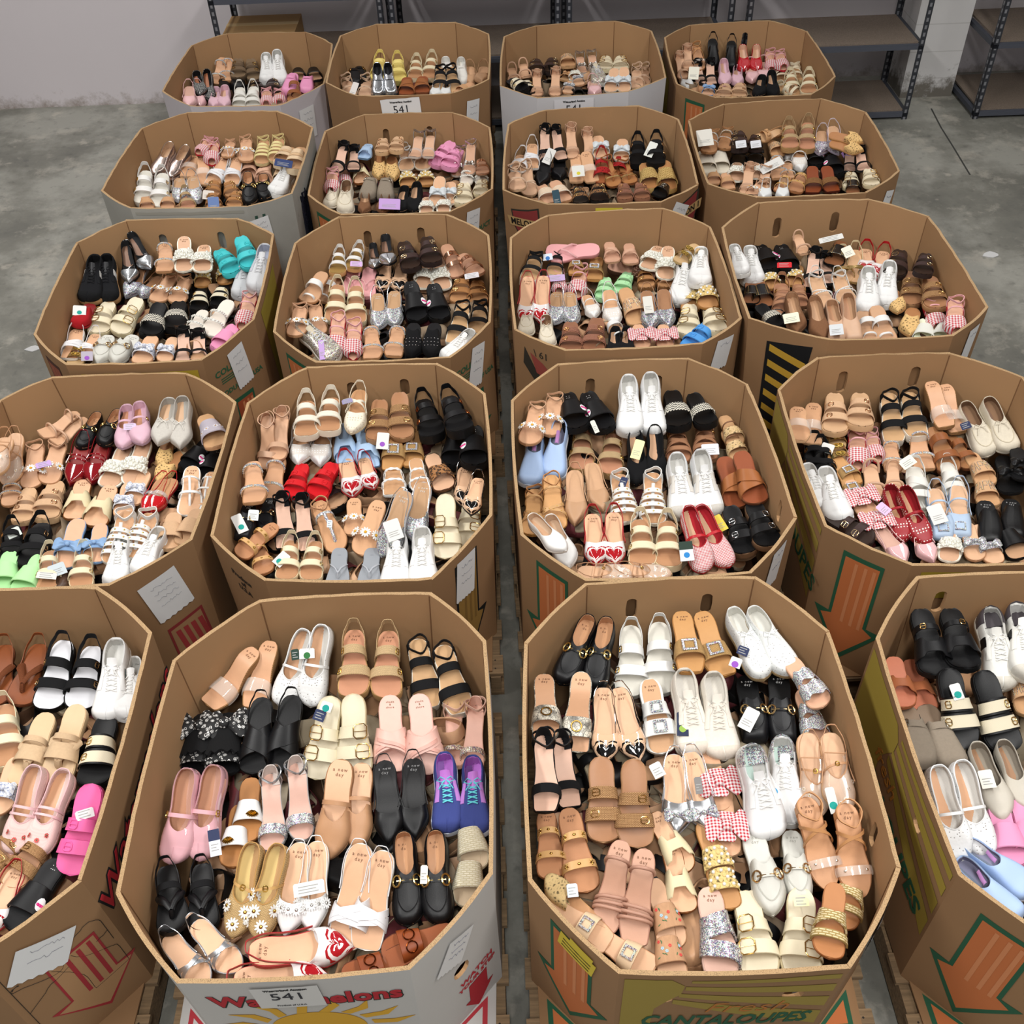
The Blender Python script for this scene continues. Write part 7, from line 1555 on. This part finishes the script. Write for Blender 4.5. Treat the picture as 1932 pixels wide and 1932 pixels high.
    if key == '12': paper(b, 4, W4 * .46, .095, .24, .16, -.06, 'printed lot label numbered 541 on brown board', 0, False, NOTE); paper(b, 3, W3 * .5, .19, .10, .22, .1, 'spiral note on the corner, ' + bn)
    if key == '13':
        ptext(b, 4, 'ONS', W4 * .72, .15, .14, '#1b1b20', P, .003); paper(b, 4, W4 * .40, .09, .24, .15, 0, 'printed lot label numbered 541 on white board before the shelves', 0, False, NOTE, '#cfcdd0')
    if key == '14': decal(b, 6, [(.1, .1), (.5, .1), (.45, .6), (.15, .6)], 'yellow_print', '#8f7a24', P)
    if key == '52':
        ptext(b, 4, 'Watermelons', W4 * .52, .133, .095, '#1c2b22', P, .006, .0, .0014, sx=.92); ptext(b, 4, 'Watermelons', W4 * .52, .128, .095, '#a5222c', P, .003, 0, .0026, sx=.92)
        paper(b, 4, W4 * .45, .095, .17, .135, -.03, 'printed lot label numbered 541 over red lettering', 0, False, [('Weaverland Auction', .013, '#1a1a1a', -.052, .0005), ('541', .062, '#2a2a30', -.008, 0.), ('Product of U.S.A', .011, '#4a4a4a', .05, .0002)], '#c6c4c1')
        uc, vc = W4 * .52, .34
        decal(b, 4, [(uc + .13 * math.cos(PI + PI * k / 20), vc + .12 * math.sin(PI + PI * k / 20)) for k in range(21)], 'sun_print', '#c99a2e', P)
        for k in range(8):
            a_ = PI + PI * (k + .5) / 8; r0, r1 = .15, .27; nx, ny = -math.sin(a_), math.cos(a_)
            mid = .21; w_ = .014; P_ = [(uc + r0 * math.cos(a_) + nx * w_, vc + r0 * math.sin(a_) * .8 + ny * w_), (uc + mid * math.cos(a_ + .1) + nx * w_, vc + mid * math.sin(a_ + .1) * .8 + ny * w_), (uc + r1 * math.cos(a_), vc + r1 * math.sin(a_) * .8), (uc + mid * math.cos(a_ + .1) - nx * w_, vc + mid * math.sin(a_ + .1) * .8 - ny * w_), (uc + r0 * math.cos(a_) - nx * w_, vc + r0 * math.sin(a_) * .8 - ny * w_)]
            decal(b, 4, P_, 'sun_ray', '#c99a2e', P)
        ptext(b, 3, 'WATCH', W3 * .68, .40, .036, '#a5222c', P, .001, 0, .002); ptext(b, 3, 'YOUR STEP', W3 * .68, .435, .03, '#a5222c', P, .001, 0, .002)
        decal(b, 3, [(W3 * .56, .46), (W3 * .8, .46), (W3 * .8, .56), (W3 * .88, .56), (W3 * .66, .65), (W3 * .5, .56), (W3 * .56, .56)], 'arrow_print', '#a5222c', P)
        paper(b, 3, W3 * .45, .145, .10, .135, .45, 'thin note near the rim on white board, ' + bn, 3, True, None, '#d0cfce')
    if key == '53':
        rays(b, 4, P, .08, .10); ptext(b, 4, 'Fresh', W4 * .6, .235, .10, '#a86a30', P, -.001, .35, .003); ptext(b, 4, 'CANTALOUPES', W4 * .52, .335, .108, green, P, .003, .25, .003, sx=.60)
        st_ = bpy.data.objects.new('yellow_sticker', None)
        bpy.data.objects.remove(st_)
        decal(b, 5, rot2([(W5 * .40, .06), (W5 * .78, .06), (W5 * .78, .15), (W5 * .40, .15)], .15, W5 * .5, .1), 'yellow_sticker', '#c9b23a', P, .004, 'paper'); 
        decal(b, 5, rot2([(W5 * .50, .035), (W5 * .74, .035), (W5 * .74, .058), (W5 * .50, .058)], .15, W5 * .5, .1), 'yellow_sticker', '#c9b23a', P, .005, 'paper')
        for k in range(3): decal(b, 5, rot2([(W5 * .44, .085 + .022 * k), (W5 * .74, .085 + .022 * k), (W5 * .74, .091 + .022 * k), (W5 * .44, .091 + .022 * k)], .15, W5 * .5, .1), 'sticker_print', '#5a4a20', P, .0048)
        paper(b, 3, W3 * .6, .16, .09, .22, .1, 'white sheet hanging outside by the straw braids, ' + bn, 2)
    if key == '54':
        rays(b, 6, P, .25, .1, '#9a8636'); ptext(b, 6, 'CANTALOUPES', b.W(6) * .45, .36, .105, green, P, .003, .2, .003); ptext(b, 6, 'fresh', b.W(6) * .42, .24, .09, '#a8702a', P, .001, .3, .003)
    if key == '51':
        ptext(b, 2, 'Watermelons', b.W(2) * .5, .2, .15, '#1a1a1a', P, .008, .15, .0016); ptext(b, 2, 'Watermelons', b.W(2) * .5, .2, .15, '#b0242e', P, .001, .15, .0028)
        paper(b, 3, W3 * .42, .17, .16, .14, .5, 'crumpled note on the scribbled corner, ' + bn, 2)
        arrow(b, 3, P, W3 * .6, .24, .26, .40, '#93282e', '#a07a55', '#93282e', .012)
        rnd = random.Random(5)
        for q in range(7):
            path = []; u, v = W3 * rnd.uniform(.1, .8), rnd.uniform(.05, .3); du, dv = rnd.uniform(-.02, .02), rnd.uniform(.0, .02)
            for k in range(22):
                du += rnd.uniform(-.008, .008); dv += rnd.uniform(-.007, .007); u = min(max(u + du, .02), W3 - .02); v = min(max(v + dv, .03), .5); path.append(b.map(3, u, v, .0018))
            mb = MB(); mb.tube(path, .0009, False, 4); K.append(link('marker_scribble', mb.mesh('marker_scribble', mat('ink', '#26211c')), P))
    # whatever was printed on this bin becomes its part
    K += [x for x in bpy.data.objects if x not in n0 and x not in K and x.parent is None and x.type != 'EMPTY']
    inv = Matrix.Translation(-o.location)
    for x in K:
        x.parent = o; x.matrix_parent_inverse = inv
    return o

# ------------------------------------------------------------------ pallets
def pallet_parts():
    wd = mat('wood', '#8f7556'); out = []
    w, e, top = .512, .59, .136
    for k in range(7):
        y = -e + .05 + (2 * e - .1) * k / 6; mb = MB(); mb.box((-w, y - .045, top - .018), (w, y + .045, top)); out.append(('deck_board', mb.mesh('deck_board', wd, False)))
    for x in (-w + .03, 0, w - .03): mb = MB(); mb.box((x - .019, -e, .018), (x + .019, e, top - .018)); out.append(('stringer', mb.mesh('stringer', wd, False)))
    for y in (-e + .05, 0, e - .05): mb = MB(); mb.box((-w, y - .045, 0), (w, y + .045, .018)); out.append(('bottom_board', mb.mesh('bottom_board', wd, False)))
    mb = MB()
    for k in range(7):
        y = -e + .05 + (2 * e - .1) * k / 6
        for x in (-w + .03, w - .03):
            for dy in (-.02, .02): mb.ball((x, y + dy, top), .004, 1, (1, 1, .3))
    out.append(('nails', mb.mesh('nails', mat('rubber', '#2c2621'), False)))
    return out
PAL = pallet_parts()
for key in BPOS:
    o = bpy.data.objects.new('wooden_pallet', None); COL.objects.link(o); o.location = (BPOS[key][0], BPOS[key][1], 0.0); o.rotation_euler = (0, 0, BPOS[key][2])
    o['label'] = 'wooden pallet under the ' + binname(key); o['category'] = 'pallet'; o['group'] = 'pallets under the bins'
    for nm, me in PAL: link(nm, me, o)
for key in BPOS: make_bin(key)

# ------------------------------------------------------------------ room
def struct(name, mb, m, smooth=False):
    o = link(name, mb.mesh(name, m, smooth)); o['kind'] = 'structure'; return o
mb = MB(); mb.box((-9, -3, -.1), (9, 8.6, 0)); struct('floor', mb, mat('concrete', '#74736b'))
mb = MB(); mb.box((-9, 8.38, 0), (9, 8.6, 5.8)); struct('wall_back', mb, mat('wallpaint', '#cfc8cb'))
mb = MB(); mb.box((-9.2, -3, 0), (-9, 8.6, 5.8)); struct('wall_left', mb, mat('wallpaint', '#cfcbcb'))
mb = MB(); mb.box((9, -3, 0), (9.2, 8.6, 5.8)); struct('wall_right', mb, mat('wallpaint', '#cfcbcb'))
mb = MB(); mb.box((3.10, 7.93, 0), (3.50, 8.379, 5.8)); struct('pillar', mb, mat('block', '#cdcbca'))
mb = MB(); mb.box((-9.2, -3.2, 5.8), (9.2, 8.6, 5.9)); struct('ceiling', mb, mat('leather', '#bdbdba'))
mb = MB(); pp = [at_z(1757, 205, 0.), at_z(1775, 240, 0.), at_z(1800, 280, 0.), at_z(1830, 330, 0.)]
mb.tube([Vector((p.x, p.y, 0.001)) for p in pp], .006, False, 4, .1); struct('floor_crack', mb, mat('ink', '#3d3d3a'))
# steel shelving
def slotted(c='#34363c'):
    if 'slotted' in _M: return _M['slotted']
    x = NT('slotted_steel'); sp = x.add('ShaderNodeSeparateXYZ'); x.ln(x.coord(), sp.inputs[0])
    a = x.math('LESS_THAN', x.math('MODULO', x.math('ADD', sp.outputs[2], 4.0), .05), .026)
    b1 = x.math('LESS_THAN', x.math('ABSOLUTE', x.math('SUBTRACT', x.math('ABSOLUTE', sp.outputs[0]), .0)), .008)
    b2 = x.math('LESS_THAN', x.math('ABSOLUTE', sp.outputs[1]), .008)
    f = x.math('MULTIPLY', a, x.math('MAXIMUM', b1, b2))
    x.base(x.mix(f, lin(c), lin('#808186')), .45, .3); _M['slotted'] = x.m; return x.m
def rack(x0, x1, yf, yb, levels, label, top=2.3):
    o = bpy.data.objects.new('shelf_rack', None); COL.objects.link(o); o.location = (x0, yf, 0); o['label'] = label; o['category'] = 'shelving'; o['group'] = 'steel shelving along the back wall'
    W_, Dp = x1 - x0, yb - yf
    mb = MB(); mb.box((-.02, -.02, 0), (.02, -.016, top)); mb.box((-.02, -.02, 0), (-.016, .02, top)); me = mb.mesh('upright', slotted(), False)
    for x, y, sx, sy in ((.02, .02, 1, 1), (W_ - .02, .02, -1, 1), (.02, Dp - .02, 1, -1), (W_ - .02, Dp - .02, -1, -1)):
        u = link('upright', me, o); u.location = (x, y, 0); u.scale = (sx, sy, 1)
    for z in levels:
        mb = MB(); mb.box((.04, .02, z - .012), (W_ - .04, Dp - .02, z)); link('shelf_board', mb.mesh('shelf_board', mat('particle', '#7d6f62'), False), o)
        for y in (.0, Dp - .03):
            mb = MB(); mb.box((.0, y, z - .05), (W_, y + .03, z - .022)); mb.box((.0, y + .004, z - .022), (W_, y + .026, z - .0125)); link('shelf_beam', mb.mesh('shelf_beam', mat('metalleather', '#4a4d55') if False else mat('eva', '#4b4e57'), False), o)
        for x in (.0, W_ - .03):
            mb = MB(); mb.box((x, .03, z - .045), (x + .03, Dp - .03, z - .0125)); link('side_beam', mb.mesh('side_beam', mat('eva', '#3f424a'), False), o)
    return o
YF, YB = 7.60, 8.24
rack(-2.0, -.80, YF, YB, (.10, .56, 1.02), 'dark steel shelving bay holding a cardboard box, leftmost')
rack(-.76, .44, YF, YB, (.10, .56, 1.02), 'steel shelving bay behind the lot-labelled brown bin')
rack(.48, 1.66, YF, YB, (.10, .56, 1.02), 'steel shelving bay behind the white lettered bin')
rack(1.74, 3.04, YF - .06, YB - .1, (.07, .56, 1.06), 'empty steel shelving bay beside the white block pillar')
rack(3.52, 4.9, YF - .1, YB - .06, (.07, .56, 1.06), 'empty steel shelving bay at far right beyond the pillar')
# carton on the second shelf
o = bpy.data.objects.new('carton', None); COL.objects.link(o); o.location = (-1.72, 7.92, .5605); o['label'] = 'closed brown carton on the leftmost shelf'; o['category'] = 'box'
mb = MB(); mb.box((-.26, -.19, 0), (.26, .19, .17)); link('carton_body', mb.mesh('carton_body', mat('kraft', '#ae8a5c'), False), o)
mb = MB(); mb.box((-.262, -.03, .1705), (.262, .03, .1715)); link('tape', mb.mesh('tape', mat('eva', '#b99c6c'), False), o)
mb = MB(); mb.box((.22, -.1915, .05), (.25, -.19, .16)); link('shipping_label', mb.mesh('shipping_label', mat('paper', '#d9d6d0'), False), o)
mb = MB(); mb.box((-.03, -.004, -.018), (.03, .0, .018)); o = link('shelf_label', mb.mesh('shelf_label', mat('paper', '#dcdad6'), False)); o.location = (-.16, YF - .002, .99); o['label'] = 'small white number tag on the shelf beam above the bins'; o['category'] = 'label'
t = link('printed_lettering', text_mesh('1221', .03, mat('ink', '#222226')), o); t.location = (0, -.005, 0); t.rotation_euler = (PI / 2, 0, 0)
# litter on the floor
for (px, py, r, lab) in ((1868, 481, .035, 'white paper scrap on the concrete right of the bins'), (62, 659, .03, 'small white scrap on the concrete left of the bins')):
    p = at_z(px, py, 0); mb = MB(); n = 9; rnd = random.Random(px)
    pts = [(r * rnd.uniform(.6, 1.1) * math.cos(2 * PI * k / n) * 1.5, r * rnd.uniform(.6, 1.1) * math.sin(2 * PI * k / n)) for k in range(n)]
    mb.prism(pts, .001, .006); o = link('paper_scrap', mb.mesh('paper_scrap', mat('paper', '#d5d5d5'), False)); o.location = (p.x, p.y, 0); o['label'] = lab; o['category'] = 'litter'; o['group'] = 'litter on the floor'

# ------------------------------------------------------------------ shoes
for key in BINS: fill(key)
for key in BINS: jumble(key)
for t in TAGS: hangtag(*t)

# ------------------------------------------------------------------ light and camera
def area(name, loc, sx, sy, power, rot=(0, 0, 0), c=(1, 1, 1)):
    l = bpy.data.lights.new(name, 'AREA'); l.shape = 'RECTANGLE'; l.size = sx; l.size_y = sy; l.energy = power; l.color = c
    o = bpy.data.objects.new(name, l); COL.objects.link(o); o.location = loc; o.rotation_euler = rot; return o
for (x, y, p) in ((-2.6, 1.2, 165), (2.2, 1.0, 165), (-2.6, 4.2, 80), (2.4, 4.2, 58), (-2.6, 7.0, 66), (2.4, 6.9, 32), (0, -1.2, 150)):
    area('ceiling_lamp', (x, y, 5.6), .5, 2.4, p, (0, 0, 0), (1, .985, .96))
w = bpy.data.worlds.new('world'); scene.world = w; w.use_nodes = True
w.node_tree.nodes['Background'].inputs[0].default_value = (.97, .98, 1.0, 1); w.node_tree.nodes['Background'].inputs[1].default_value = .36
cam = bpy.data.cameras.new('camera'); co = bpy.data.objects.new('camera', cam); COL.objects.link(co)
cam.sensor_fit = 'HORIZONTAL'; cam.sensor_width = 36; cam.lens = CF / 1932 * 36; cam.clip_end = 60
right, down, fwd = CR3[0], CR3[1], CR3[2]
co.matrix_world = Matrix.Translation(EYE) @ Matrix((right, -down, -fwd)).transposed().to_4x4()
scene.camera = co
scene.view_settings.view_transform = 'Standard'; scene.view_settings.look = 'None'; scene.view_settings.gamma = 1; scene.view_settings.exposure = 0.12
try: scene.view_settings.use_curve_mapping = False
except Exception: pass
scene.cycles.max_bounces = 6; scene.cycles.transparent_max_bounces = 12
